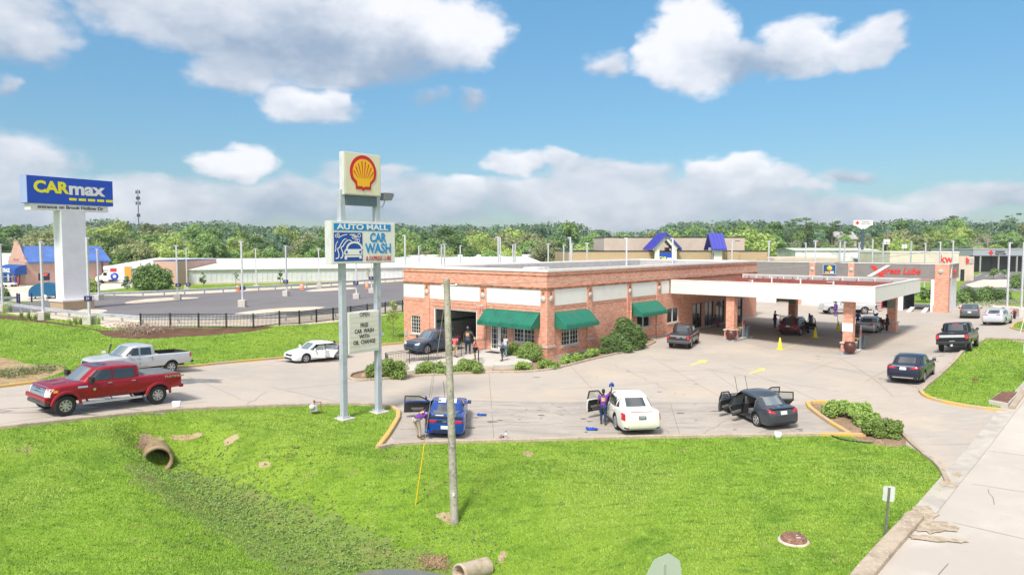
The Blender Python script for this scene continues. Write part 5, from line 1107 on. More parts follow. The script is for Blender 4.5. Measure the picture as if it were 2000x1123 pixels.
# double post fuel and car wash sign
def shell_outline(s=1.):
 pts = []
 for k in range(0, 25):
  t = R(-28 + (208 + 28) * k / 24.0 + 0); pts.append((math.cos(t) * .5, .06 + math.sin(t) * .5))
 foot = [(-.44, -.18), (-.30, -.30), (-.28, -.47), (-.06, -.47), (0, -.52), (.06, -.47), (.28, -.47), (.30, -.30), (.44, -.18)]
 top = [p for p in pts if p[1] > -.17]
 return [(x * s, y * s) for x, y in top + foot]
def big_sign():
 p = at(672, 817); a = ANG
 q = p + Vector((math.cos(a) * 2.3, math.sin(a) * 2.3, 0)); z0 = p.z
 e = empty('car_wash_sign', 'tall double post sign with a yellow shell board above a car wash board', 'pole sign', (p.x, p.y, z0), a)
 D = 2.3; zq = tz(q.x, q.y) - z0
 m_post = mat('post_grey_blue', (.47, .50, .56), .45, metal=.1, var=(1.2, (.36, .38, .42), .5, .68), var2=(8, (.33, .27, .21), .68, .74))
 def Z(py, Y): return at_y(700, py, Y).z - z0
 zt_post = Z(372, 37.6)
 for (x, zb) in ((0, 0), (D, zq)):
  o = MB().box(x - .15, x + .15, -.15, .15, zb + .05, zt_post).build('post', m_post, e, bevel=.02)
  MB().box(x - .24, x + .24, -.24, .24, zb + .05, zb + .12).build('base_plate', m_galv, o)
  b = MB()
  for sx_ in (-.2, .2):
   for sy_ in (-.2, .2): b.tube((x + sx_, sy_, zb + .1), (x + sx_, sy_, zb + .2), .02)
  for s_ in (-1, 1): b.prism([(x + s_ * .15, zb + .12), (x + s_ * .23, zb + .12), (x + s_ * .15, zb + .35)], -.015, .015, 0, 'y')
  b.build('bolts', m_galv, o)
  MB().box(x - .42, x + .42, -.42, .42, zb - .5, zb + .05).build('footing', m_concl, o, bevel=.03)
 zs0, zs1 = Z(384, 38.4), Z(303, 38.4)
 cab = MB(); cab.box(-.04, D + .06, -.32, .06, zs0, zs1); cab = cab.build('shell_cabinet', mat('cabinet_white', (.62, .62, .62), .5, var=(1, (.5, .49, .47), .5, .7)), e, bevel=.02)
 m_creamp = mat('sign_cream', (.74, .69, .52), .4, var=(1, (.69, .63, .46), .45, .7))
 MB().box(.02, D, -.345, -.322, zs0 + .06, zs1 - .06).build('face', m_creamp, cab)
 zc = (zs0 + zs1) / 2 + .02; S = 1.72; cx = D / 2 + .02
 m_sr = mat('shell_red', (.58, .015, .02), .4); m_sy = mat('shell_yellow', (.90, .47, .01), .4)
 o1 = shell_outline(S); o2 = shell_outline(S * .80)
 MB().prism([(cx + x, zc + y) for x, y in o1], -.37, -.347, 0, 'y').build('shell_border', m_sr, cab)
 MB().prism([(cx + x, zc + y - .0) for x, y in o2], -.385, -.372, 0, 'y').build('shell_emblem', m_sy, cab)
 m = MB(); fx, fz = cx, zc - .40 * S
 for ang in (-38, -26, -15.5, -5, 5, 15.5, 26, 38):
  t = R(90 + ang); r1 = S * (.80 - .005 * abs(ang)); r0 = S * (.26 + .002 * abs(ang))
  dx, dz = math.cos(t), math.sin(t); nx, nz = -dz, dx; w0, w1 = .006, .03
  m.prism([(fx + dx * r0 - nx * w0, fz + dz * r0 - nz * w0), (fx + dx * r0 + nx * w0, fz + dz * r0 + nz * w0), (fx + dx * r1 + nx * w1, fz + dz * r1 + nz * w1), (fx + dx * r1 - nx * w1, fz + dz * r1 - nz * w1)], -.395, -.387, 0, 'y')
 m.build('shell_rib', m_sr, cab)
 MB().box(.16, D - .12, -.2, .2, zs0 - .52, zs0 - .01).build('cross_panel', mat('blue_grey_panel', (.10, .14, .18), .5, var=(20, (.16, .19, .23), .5, .6)), e)
 zc0, zc1 = Z(514, 38.4), Z(434, 38.4); x0, x1 = -.92, 3.28
 cab = MB().box(x0, x1, -.36, .16, zc0, zc1).build('wash_cabinet', mat('cabinet_white', (.62, .62, .62), .5), e, bevel=.02)
 face = MB().box(x0 + .04, x1 - .04, -.385, -.362, zc0 + .04, zc1 - .04).build('face', mat('sign_ivory', (.80, .78, .72), .4, var=(2, (.76, .73, .66), .5, .7)), cab)
 W_ = x1 - x0; Hh = zc1 - zc0
 m_lb = mat('letter_blue', (.008, .25, .62), .4); m_db = mat('picture_blue', (.01, .075, .38), .4); m_lr = mat('letter_dark_red', (.45, .01, .03), .4)
 MB().box(x0 + .16, x0 + .16 + W_ * .885, -.397, -.387, zc1 - .48, zc1 - .12).build('title_band', m_lb, cab)
 rot = (R(90), 0, 0)
 text('AUTO MALL', .38, m_letw, cab, (x0 + W_ * .48, -.405, zc1 - .30), rot, bold=.010, width=3.35, ext=.006)
 pz0, pz1 = zc0 + .14, zc1 - .58; px0, px1 = x0 + .16, x0 + 1.95
 pic = MB().box(px0, px1, -.397, -.387, pz0, pz1).build('picture', m_db, cab)
 ph = pz1 - pz0; pw = px1 - px0
 def PX(u, v): return (px0 + u * pw, pz0 + v * ph)
 g = MB(); L1, L2 = -.408, -.399
 def stroke(pts, w0, w1):
  n = len(pts) - 1
  for i in range(n):
   a_ = Vector(pts[i]); b_ = Vector(pts[i + 1]); d = (b_ - a_)
   if d.length < 1e-6: continue
   d.normalize(); nn = Vector((-d.y, d.x)); wa = w0 + (w1 - w0) * i / n; wb = w0 + (w1 - w0) * (i + 1) / n; ex = d * .004
   g.prism([tuple(a_ - ex - nn * wa), tuple(a_ - ex + nn * wa), tuple(b_ + ex + nn * wb), tuple(b_ + ex - nn * wb)], L1, L2, 0, 'y')
 stroke([PX(.44 + .27 - .27 * math.cos(math.pi * k / 12), .42 + .24 * math.sin(math.pi * k / 12)) for k in range(13)], .05, .05)
 g.prism([PX(.36, .22), PX(.97, .22), PX(.99, .30), PX(.95, .42), PX(.38, .42), PX(.34, .30)], L1, L2, 0, 'y')
 g.prism([PX(.36, .06), PX(.44, .06), PX(.44, .20), PX(.36, .20)], L1, L2, 0, 'y'); g.prism([PX(.88, .08), PX(.96, .08), PX(.96, .20), PX(.88, .20)], L1, L2, 0, 'y')
 g.prism([PX(.44, .14), PX(.88, .14), PX(.88, .2), PX(.44, .2)], L1, L2, 0, 'y')
 stroke([PX(.05 + .10 * t / 8, .10 + .06 * math.sin(t) * 0 + .0) for t in range(2)] + [PX(.14 + .02 * math.sin(t * .7), .12 + .045 * t) for t in range(8)] + [PX(.18 + .05 * t, .48 + .30 * math.sin(t * .35)) for t in range(6)], .03, .02)
 stroke([PX(.22, .10)] + [PX(.27 + .03 * math.sin(t * .7), .14 + .05 * t) for t in range(8)] + [PX(.30 + .055 * t, .52 + .22 * math.sin(t * .4)) for t in range(7)], .035, .02)
 stroke([PX(.03, .34), PX(.06, .42), PX(.05, .5), PX(.07, .6), PX(.13, .7)], .02, .015)
 stroke([PX(.2, .84), PX(.3, .9), PX(.45, .93)], .02, .02); stroke([PX(.55, .92), PX(.7, .93), PX(.82, .85)], .025, .02)
 def ring(u, v, r, w_=.018):
  c = PX(u, v); g.add([], []); n = 14; vs = []
  for k in range(n):
   t = 2 * math.pi * k / n
   for rr in (r - w_, r + w_): vs.append((c[0] + rr * math.cos(t), L1, c[1] + rr * math.sin(t)))
  g.add(vs, [(2 * k, 2 * k + 1, (2 * k + 3) % (2 * n), (2 * k + 2) % (2 * n)) for k in range(n)])
 for u, v, r in ((.08, .88, .07), (.14, .93, .06), (.16, .86, .06), (.66, .84, .07), (.76, .78, .07), (.85, .72, .08), (.88, .90, .09), (.74, .88, .05)): ring(u, v, r)
 g.build('white_drawing', m_letw, pic)
 g2 = MB()
 for u in (.42, .91): c = PX(u, .32); g2.lathe([(.001, 0), (.07, 0), (.07, .01), (.001, .01)], (c[0], -.42, c[1]), 14, 0, 'y')
 g2.build('headlamp_dots', m_db, pic)
 text('CAR', .66, m_lb, cab, (x0 + 2.98, -.405, zc1 - .85), rot, bold=.022, width=1.1, ext=.006); text('WASH', .70, m_lb, cab, (x0 + 3.02, -.405, zc1 - 1.42), rot, bold=.018, width=1.75, ext=.006)
 text('& EXPRESS LUBE', .34, m_lr, cab, (x0 + 3.02, -.405, zc0 + .25), rot, bold=.002, width=1.72, ext=.006, shear=.1)
 zb0, zb1 = Z(686, 38.2), Z(606, 38.6)
 cab = MB().box(.2, D - .06, -.2, .2, zb0, zb1).build('letter_board', mat('board_white', (.72, .71, .68), .5), e, bevel=.02)
 MB().box(.26, D - .12, -.215, -.202, zb0 + .12, zb1 - .08).build('face', mat('board_ivory', (.74, .71, .62), .5, var=(1.5, (.68, .64, .53), .45, .7)), cab)
 m = MB(); Hb = zb1 - zb0
 for k in range(1, 8): m.box(.27, D - .13, -.219, -.216, zb0 + .1 + k * (Hb - .15) / 8, zb0 + .112 + k * (Hb - .15) / 8)
 m.build('rails', mat('rail_tan', (.5, .46, .38), .6), cab)
 cx = (.26 + D - .12) / 2
 for t_, f_, s_, dx in (('OPEN', .92, .26, .03), ('FREE', .66, .27, .0), ('CAR  WASH', .52, .27, 0), ('WITH', .385, .27, .0), ('OIL  CHANGE', .25, .27, 0)):
  text(t_, .30, mat('letter_black', (.012, .012, .015), .5) if t_ != 'OPEN' else mat('letter_faded', (.10, .09, .085), .5), cab, (cx + dx, -.225, zb0 + .02 + Hb * f_), rot, bold=.004, sx=.78 if len(t_) > 5 else .84, ext=.004, name='letters')
 MB().box(D + .16, D + .4, -.05, .05, zb0 + .75, zb0 + .9).build('bracket', m_frame, e)
 zl = Z(397, 39.6)
 m = MB(); m.path([(D + .15, 0, zl - .25), (D + .42, 0, zl - .25), (D + .55, 0, zl - .05), (D + .58, 0, zl + .12)], .03); a_ = m.build('lamp_arm', m_galv, e)
 l = MB(); l.prism([(D + .28, zl + .12), (D + .85, zl + .12), (D + 1.02, zl + .42), (D + .95, zl + .52), (D + .42, zl + .52)], -.28, .22, 0, 'y'); l.build('flood_lamp', mat('lamp_grey', (.20, .20, .21), .5), a_)
big_sign()
def polemain():
 p = at(888, 1020); top = at_y(872, 545, p.y); e = empty('wooden_pole', 'weathered grey wooden utility pole standing in the foreground grass', 'utility pole', p)
 d = top - p; m_w = mat('weathered_wood', (.46, .42, .35), .9, var=(1.2, (.26, .235, .19), .42, .6), var2=(9, (.46, .43, .37), .5, .65), bump=(10, .5))
 m = MB(); n = 14
 for k in range(n):
  a = p + d * (k / n) - p; b = d * ((k + 1) / n); r0 = .16 - .04 * k / n; r1 = .16 - .04 * (k + 1) / n; m.tube(a if k else a - d.normalized() * .4, b, r0, r1, 16, caps=(k in (0, n - 1)))
 m.build('pole', m_w, e)
 m = MB()
 for f in (.08, .25, .42, .55, .68, .8, .9): c = d * f + Vector((.02, -.155 + .04 * f, 0)); m.tube(c, c + Vector((0, -.02, 0)), .016, n=6)
 m.build('bolt', m_rail, e); MB().box(-.02, .05, -.20, -.17, 1.1, 1.22).build('tag', m_letw, e, (d.x * .13, 0, 0))
 h = d * .975; m = MB().tube(h + Vector((-.2, 0, 0)), h + Vector((.35, 0, 0)), .025); m.lathe([(.01, -.05), (.06, -.03), (.06, .03), (.01, .05)], tuple(h + Vector((.36, 0, 0))), 10, 0, 'x'); m.build('insulator', m_galv, e)
 MB().lathe([(.01, .03), (.55, .03), (.6, 0)], (-.25, .1, 0), 20).build('bare_patch', m_soil, None, p) if False else None
 A = p + h + Vector((.36, 0, 0)); Bp = at_y(2060, 447, 62); pts = []
 for k in range(41): t = k / 40; q = A.lerp(Bp, t); q.z -= 1.9 * 4 * t * (1 - t) * .42; pts.append(q)
 o = MB().path(pts, .017, 6).build('overhead_wire', mat('wire_pale', (.35, .34, .33), .5)); tag(o, 'single overhead wire running from the wooden pole to the right', 'wire')
 A = p + d * .965; Bq = at(812, 985); m = MB().tube(A, Bq, .011, n=5); o = m.build('guy_wire', mat('wire_pale', (.35, .34, .33), .5)); tag(o, 'slanting guy wire from the wooden pole down to the grass', 'wire')
 g0 = Bq.lerp(A, .295); m = MB().tube(Bq - (A - Bq).normalized() * .1, g0, .028, n=8); o = m.build('guy_guard', mat('guard_yellow', (.80, .60, .02), .5)); tag(o, 'thin yellow plastic guard around the foot of the guy wire', 'guard')
polemain()
# vegetation
def leaf_mat(name, c, c2, c3, scale=.25):
 M = bpy.data.materials.new(name); M.use_nodes = True; nt = M.node_tree; N = nt.nodes; Lk = nt.links
 b = N['Principled BSDF']; b.inputs['Roughness'].default_value = .6; b.inputs['Specular IOR Level'].default_value = .25
 tc = N.new('ShaderNodeTexCoord'); geo = N.new('ShaderNodeNewGeometry'); oi = N.new('ShaderNodeObjectInfo')
 n = N.new('ShaderNodeTexNoise'); n.inputs['Scale'].default_value = scale; n.inputs['Detail'].default_value = 3; Lk.new(tc.outputs['Object'], n.inputs['Vector'])
 r = N.new('ShaderNodeMapRange'); Lk.new(n.outputs['Fac'], r.inputs[0]); r.inputs[1].default_value = .38; r.inputs[2].default_value = .62
 m1 = N.new('ShaderNodeMix'); m1.data_type = 'RGBA'; Lk.new(r.outputs[0], m1.inputs[0]); m1.inputs[6].default_value = (*c, 1); m1.inputs[7].default_value = (*c2, 1)
 m2 = N.new('ShaderNodeMix'); m2.data_type = 'RGBA'; Lk.new(geo.outputs['Random Per Island'], m2.inputs[0]); Lk.new(m1.outputs[2], m2.inputs[6]); m2.inputs[7].default_value = (*c3, 1)
 mm = N.new('ShaderNodeMath'); mm.operation = 'MULTIPLY'; mm.inputs[1].default_value = .6; Lk.new(geo.outputs['Random Per Island'], mm.inputs[0]); Lk.new(mm.outputs[0], m2.inputs[0])
 hs = N.new('ShaderNodeHueSaturation'); Lk.new(m2.outputs[2], hs.inputs['Color'])
 mr = N.new('ShaderNodeMapRange'); Lk.new(oi.outputs['Random'], mr.inputs[0]); mr.inputs[3].default_value = .75; mr.inputs[4].default_value = 1.25; Lk.new(mr.outputs[0], hs.inputs['Value'])
 Lk.new(hs.outputs[0], b.inputs['Base Color'])
 tr = N.new('ShaderNodeBsdfTranslucent'); Lk.new(hs.outputs[0], tr.inputs[0]); mx = N.new('ShaderNodeMixShader'); mx.inputs[0].default_value = .3
 Lk.new(b.outputs[0], mx.inputs[1]); Lk.new(tr.outputs[0], mx.inputs[2]); Lk.new(mx.outputs[0], N['Material Output'].inputs[0]); MATS[name] = M; return M
lm_dark = leaf_mat('leaf_dark', (0.105, 0.186, 0.059), (0.151, 0.262, 0.080), (0.231, 0.352, 0.119)); lm_mid = leaf_mat('leaf_mid', (0.174, 0.286, 0.082), (0.231, 0.372, 0.109), (0.342, 0.464, 0.182))
lm_yel = leaf_mat('leaf_yellow_green', (0.297, 0.417, 0.104), (0.384, 0.486, 0.131), (0.540, 0.600, 0.217)); lm_oliv = leaf_mat('leaf_olive', (0.227, 0.267, 0.104), (0.316, 0.335, 0.153), (0.429, 0.450, 0.248)); lm_blu = leaf_mat('leaf_bluish', (0.120, 0.222, 0.131), (0.178, 0.290, 0.168), (0.280, 0.402, 0.261))
lm_grey = leaf_mat('leaf_greyish', (0.319, 0.360, 0.218), (0.409, 0.429, 0.288), (0.546, 0.566, 0.404)); lm_hedge = leaf_mat('leaf_hedge', (0.140, 0.261, 0.059), (0.232, 0.414, 0.090), (0.542, 0.600, 0.178), 3.); lm_hedge2 = leaf_mat('leaf_glossy', (.08, .15, .04), (.13, .22, .06), (.24, .32, .13), 3.)
lm_hill = leaf_mat('leaf_far_hill', (0.131, 0.232, 0.131), (0.199, 0.311, 0.170), (0.256, 0.357, 0.204), .05)
m_bark = mat('bark', (.16, .12, .09), .9, var=(2, (.26, .22, .18), .45, .6), bump=(6, .5))
def leaf_cloud(centres, radii, n, size, rg, flat=.75, up=.35, asp=.6, shell=.55):
 """n leaf quads around clump centres; returns V,F"""
 k = rg.integers(0, len(centres), n); w = np.asarray(radii)[k]
 d = rg.normal(size=(n, 3)); d /= np.linalg.norm(d, axis=1)[:, None]
 rr = (shell + (1 - shell) * rg.random(n)) ** 1.0
 P = np.asarray(centres)[k] + d * (w * rr)[:, None] * np.array([1, 1, flat])
 nrm = d + rg.normal(scale=.55, size=(n, 3)); nrm[:, 2] += up; nrm /= np.linalg.norm(nrm, axis=1)[:, None]
 a = rg.normal(size=(n, 3)); t = np.cross(nrm, a); t /= np.linalg.norm(t, axis=1)[:, None]; b = np.cross(nrm, t)
 s = size * (.6 + .8 * rg.random(n))[:, None]
 V = np.stack([P - t * s, P - b * s * asp, P + t * s, P + b * s * asp], 1).reshape(-1, 3); F = np.arange(4 * n).reshape(n, 4); return V, F
def crown_clumps(rg, w, h, z0, n, shape='round'):
 cs, rs = [], []
 while len(cs) < n:
  p = rg.uniform(-1, 1, 3)
  if np.linalg.norm(p) > 1: continue
  if shape == 'round': q = p * [w / 2 * .80, w / 2 * .80, h / 2 * .82]
  elif shape == 'tall': q = p * [w / 2 * (.85 - .35 * max(p[2], 0)), w / 2 * (.85 - .35 * max(p[2], 0)), h / 2 * .88]
  elif shape == 'cone': q = p * [w / 2 * (.55 - .45 * p[2]), w / 2 * (.55 - .45 * p[2]), h / 2 * .9]
  else: q = p * [w / 2 * .9, w / 2 * .9, h / 2 * .6]
  cs.append(q + [0, 0, z0 + h / 2]); rs.append(w * rg.uniform(.12, .22))
 return np.array(cs), np.array(rs)
def make_tree(name, w, h, trunk, lm, rg, n=2600, size=.42, clumps=26, shape='round', parts=True, flat=.75):
 e = empty(name, 'x', 'tree', (0, 0, 0)); cs, rs = crown_clumps(rg, w, h - trunk, trunk, clumps, shape)
 V, F = leaf_cloud(cs, rs, n, size, rg, flat=flat); npmesh('crown', V, F, lm, e)
 t = MB(); t.tube((0, 0, -1), (0, 0, trunk + (h - trunk) * .55), w * .035, w * .015, 8)
 for k in range(6):
  c = cs[rg.integers(0, len(cs))]; zz = trunk + (h - trunk) * rg.uniform(.05, .4); t.tube((0, 0, zz), tuple(c), w * .014, w * .005, 5)
 t.build('trunk', m_bark, e); return e
def children_of(o): return list(o.children)
rgt = np.random.default_rng(11)
PT = [('broadleaf_tree', make_tree('broadleaf_tree', 10, 11, 1.2, lm_mid, rgt), 10, 11, 'mid green rounded'), ('broadleaf_tree', make_tree('broadleaf_tree', 11, 12, 1.0, lm_yel, rgt, clumps=30), 11, 12, 'yellow green bushy'),
 ('broadleaf_tree', make_tree('broadleaf_tree', 9, 13, 1.5, lm_dark, rgt, shape='tall'), 9, 13, 'dark green upright'), ('broadleaf_tree', make_tree('broadleaf_tree', 12, 11, 1.2, lm_oliv, rgt, clumps=30), 12, 11, 'olive green spreading'),
 ('broadleaf_tree', make_tree('broadleaf_tree', 9, 12, 1.4, lm_blu, rgt, shape='tall', clumps=28), 9, 12, 'bluish green'), ('broadleaf_tree', make_tree('broadleaf_tree', 8, 13, 2.0, lm_grey, rgt, n=1500, shape='tall', clumps=34, size=.3), 8, 13, 'pale thinly leaved'),
 ('broadleaf_tree', make_tree('broadleaf_tree', 10, 12, 1.0, lm_mid, rgt, clumps=20, shape='tall'), 10, 12, 'mid green tall'), ('broadleaf_tree', make_tree('broadleaf_tree', 12, 10, .6, lm_yel, rgt, clumps=24, size=.36), 12, 10, 'light green broad')]
SKY = [(-400, 436), (0, 438), (100, 440), (170, 428), (200, 424), (240, 432), (300, 437), (400, 430), (440, 431), (500, 440), (560, 441), (640, 440), (780, 436), (860, 440), (900, 436), (980, 440), (1040, 434), (1085, 430), (1130, 436), (1190, 450), (1230, 452), (1270, 447), (1320, 434), (1375, 432), (1450, 428),
 (1500, 430), (1560, 436), (1620, 438), (1700, 434), (1780, 426), (1830, 431), (1862, 422), (1900, 436), (1950, 428), (2000, 432), (2400, 432)]
used = set(); n_tree = 0
def place_tree(k, px, pty, Y, words):
 name, pr, w0, h0, desc = PT[k]; top = at_y(px, pty, Y); zg = tz(top.x, top.y); h = top.z - zg; s = h / h0; sw = s * random.uniform(.7, 1.3)
 sw = max(.55, min(1.9, sw))
 if k in used: o = copy_tree(pr)
 else: o = pr; used.add(k)
 o.location = (top.x, top.y, zg); o.scale = (sw, sw, s); o.rotation_euler = (0, 0, random.uniform(0, 6.28)); o['label'] = desc + ' tree ' + words; o['group'] = desc + ' trees ' + words
 return o
def zone(px):
 for lim, w in ((230, 'behind the storage office'), (480, 'behind the shed end'), (790, 'behind the long shed'), (1110, 'above the brick parapet'), (1480, 'behind the tan showroom'), (1700, 'behind the white warehouse'), (1880, 'above the cream office')):
  if px < lim: return w
 return 'on the hill above the clinic'
ROWS = [(0, 40, 42, 30), (1, 24, 46, 22), (2, 12, 50, 18), (3, -1, 50, 24)]
for ri, drop, step, jit in ROWS:
 px = -120 + ri * 17
 while px < 2130:
  base = 186 if px < 1090 else 196 if px < 1500 else 246; Y = base + ri * 24 + random.uniform(-6, 6)
  sk = np.interp(px, *zip(*SKY)); pt = sk + drop * (1.0 if px < 1500 else .9) + random.uniform(-.25, .4) * jit + (5 if ri == 3 else 3) - (2 if ri == 3 else 0)
  k = random.choice([0, 1, 1, 2, 3, 6, 7, 0, 5] if ri < 2 else [0, 2, 2, 3, 4, 6, 1, 5, 4])
  rows = ['in the front row ', 'in the second row ', 'in the third row ', 'on the skyline ']
  place_tree(k, px + random.uniform(-8, 8), pt, Y, rows[ri] + zone(px)); px += step * random.uniform(.8, 1.2) * (1 if px < 1500 else .92)
def pine(px, pty, Y, words, s=1.):
 pty -= 4
 top = at_y(px, pty, Y); zg = tz(top.x, top.y); h = top.z - zg; e = empty('pine_tree', 'tall layered pine ' + words, 'tree', (top.x, top.y, zg)); e['group'] = 'tall skyline pines'
 rg = np.random.default_rng(int(px)); cs = []; rs = []
 for i in range(13): cs.append([rg.uniform(-2.8, 2.8) * s, rg.uniform(-2.8, 2.8) * s, h - .8 - rg.random() * 6 * s]); rs.append(rg.uniform(.9, 1.7) * s)
 V, F = leaf_cloud(np.array(cs), np.array(rs), 900, .32, rg, flat=.35); npmesh('crown', V, F, lm_dark, e); t = MB().tube((0, 0, -1), (0, 0, h - 1), .3, .12, 7)
 for c in cs[::2]: t.tube((0, 0, c[2] - .5), tuple(c), .1, .04, 5)
 t.build('trunk', m_bark, e)
pine(1575, 423, 300, 'left of the white cross board', 1.1); pine(1547, 429, 300, 'above the white warehouse', .8); pine(1597, 431, 300, 'leaning right of the tallest pine', 1.); pine(1861, 420, 320, 'rising over the wooded hill', 1.3); pine(1977, 419, 320, 'near the right picture edge', 1.2); pine(1626, 431, 310, 'just left of the cross board', 1.1)
def far_wood():
 rg = np.random.default_rng(5); cs, rs = [], []
 for px in np.arange(-250, 2300, 9):
  sk = np.interp(px, *zip(*SKY))
  for Y in (330, 380, 440):
   if px > 1230 and px < 1280 and Y > 400: continue
   t = at_y(px + rg.uniform(-6, 6), sk + {330: 5, 380: 0, 440: -2.5 if not 1150 < px < 1290 else 0}[Y] + rg.uniform(-2, 5) + (3 if Y == 440 else 0), Y + rg.uniform(-12, 12)); r = rg.uniform(4, 6.5)
   for q in range(4): cs.append([t.x + rg.uniform(-5, 5), t.y + rg.uniform(-5, 5), t.z - r * (.8 + q * 1.1)]); rs.append(r)
 V, F = leaf_cloud(np.array(cs), np.array(rs), 190000, .85, rg, flat=.8, shell=.75); o = npmesh('far_wood', V, F, lm_hill); o['kind'] = 'stuff'; tag(o, 'far bluish green wood closing the horizon behind the nearer trees', 'wood')
far_wood()
# shrubs near the buildings
def bush(px, py, w, d, h, lm, label, name='bush', group=None, n=2200, size=.055, rz=0., seed=None, box=False, zoff=0., asp=.6):
 p = at(px, py); rg = np.random.default_rng(seed or int(px * 7 + py)); cs, rs = [], []
 m_ = 26 if box else 24
 for i in range(int(m_ * max(1, w / 2))):
  u, v, t = rg.uniform(-1, 1), rg.uniform(-1, 1), rg.uniform(.15, .85); k = math.sqrt(max(0, 1 - u * u * .6)) if not box else 1; r = min(w, d, h) * rg.uniform(.26, .38)
  cs.append([u * (w / 2 - r), v * (d / 2 - r) * k, max(r * .6, t * h * k - r * .2)]); rs.append(r)
 e = empty(name, label, 'shrub', (p.x, p.y, p.z + zoff), rz, group); V, F = leaf_cloud(np.array(cs), np.array(rs), int(n * 1.5), size * 1.15, rg, flat=.9, up=.5, shell=.6, asp=asp); V[:, 2] = np.maximum(V[:, 2], .01); npmesh('foliage', V, F, lm, e)
 s_ = MB(); [s_.tube((rg.uniform(-.2, .2) * w, rg.uniform(-.2, .2) * d, -.1), (rg.uniform(-.35, .35) * w, rg.uniform(-.3, .3) * d, h * .6), .02, .01, 5) for _ in range(5)]; s_.build('stems', m_bark, e); return e
A_ = ANG - math.pi / 2
bush(756, 738, 3.3, 1.7, 1.35, lm_hedge, 'light green bush around the foot of the right sign post', n=5200, size=.06); bush(846, 731, 2.7, 1.2, 1.05, lm_hedge, 'low light bush left of the wooden pole below the railing', n=3600); bush(913, 728, 2.4, 1.2, 1.1, lm_hedge, 'light bush right of the wooden pole beside the steps', n=3600)
bush(1002, 698, 1.9, 1.6, 1.35, lm_hedge, 'dense clipped bush left of the pair under the front window', n=4200); bush(1036, 705, 2.3, 1.8, 1.65, lm_hedge, 'larger clipped bush right of the pair near the brick corner', n=5200)
bush(1023, 722, 1.5, 1.0, .7, lm_hedge, 'small low bush left of the pair on the soil strip', n=1600); bush(1071, 720, 1.8, 1.0, .75, lm_hedge, 'small low bush at the foot of the brick corner', n=1900)
bush(1112, 708, 1.8, 1.1, .7, lm_hedge, 'first clump of the low hedge along the right wall', n=2000, rz=.8); bush(1132, 703, 1.6, 1.1, .7, lm_hedge, 'middle clump of the low hedge along the right wall', n=2200, rz=.8); bush(1157, 697, 1.7, 1.2, .75, lm_hedge, 'last clump of the low hedge before the oleander', n=2400, rz=.8)
bush(1190, 690, 2.0, 1.4, 1.7, lm_hedge2, 'loose grey green bush left of the big oleander', n=2600, size=.11, asp=.25); bush(1221, 683, 3.4, 2.4, 2.9, lm_hedge2, 'tall dark oleander against the brick wall', 'oleander', n=7500, size=.13, seed=4, asp=.25); bush(1212, 688, 2.2, 1.6, 1.6, lm_hedge2, 'rounded dark shrub in front of the tall oleander', n=4200, size=.08); bush(1250, 680, 1.4, 1.3, 1.6, lm_hedge2, 'dark shrub at the right end of the soil strip', n=2600, size=.07)
bush(1655, 814, 2.7, 1.6, .95, lm_hedge, 'wide leafy hedge clump on the corner island', n=7500, size=.05, box=True, rz=-.35, seed=3); bush(1690, 830, 1.5, 1.3, .8, lm_hedge, 'middle hedge clump on the corner island', n=4000, size=.05, box=True, rz=-.4); bush(1722, 851, 2.0, 1.3, .85, lm_hedge, 'rounded hedge clump at the low end of the corner island', n=5200, size=.05, box=True, rz=-.5)
bush(298, 566, 6.6, 5, 4.3, lm_mid, 'big round bush in front of the brick gable end wall', n=7000, size=.20, zoff=.2); bush(176, 570, 3, 2.6, 2.1, lm_yel, 'yellow green clipped bush beside the pylon column', n=2600, size=.14); bush(3, 588, 2.6, 2, 2, lm_mid, 'green bush at the left edge of the storage yard', n=1500, size=.12)
for i, px in enumerate([1875, 1888, 1902, 1916, 1930, 1944, 1956]): bush(px, 594 - i * .7, 3.2, 2.6, 2.3 + .4 * math.sin(i * 2.1), [lm_mid, lm_hedge2, lm_dark][i % 3], ['first', 'second', 'third', 'fourth', 'fifth', 'sixth', 'last'][i] + ' bush from the lube building in the roadside hedge', 'hedge_shrub', 'roadside hedge right of the lube building', n=2200, size=.14)
bush(1988, 563, 3.4, 3, 3.2, lm_mid, 'rounded young tree clump on the side lot island', n=2600, size=.15); bush(1840, 523, 2.6, 2.6, 2.4, lm_mid, 'palm like shrub in front of the cream office windows', n=800, size=.3)
def strip_plants(pts, n, lm, label, cat, hgt, size, name, seed=1):
 rg = np.random.default_rng(seed); P = [at(*p) for p in pts]; cs = []
 for i in range(n):
  k = rg.integers(0, len(P) - 1); a, b = P[k], P[k + 1]; q = a.lerp(b, float(rg.random())); cs.append([q.x + rg.normal() * size * 1.8, q.y + rg.normal() * size * 2.2, q.z + hgt * .3])
 cs = np.array(cs); cs[:, 2] = TZ(cs[:, 0], cs[:, 1]) + hgt * .35; V, F = leaf_cloud(cs, np.full(len(cs), hgt * .5), n * 14, size * .35, rg, flat=1.1, up=.2, asp=.25); o = npmesh(name, V, F, lm); o['kind'] = 'stuff'; tag(o, label, cat); return o
strip_plants([(1550, 509), (1690, 508), (1750, 512)], 260, lm_oliv, 'tall dry weeds growing in front of the white warehouse', 'weeds', 2.2, 1.2, 'weeds'); strip_plants([(800, 514), (960, 509), (1130, 509)], 160, lm_oliv, 'dry scrub edge below the trees behind the sheds', 'weeds', 1.8, 1.0, 'scrub', 2)
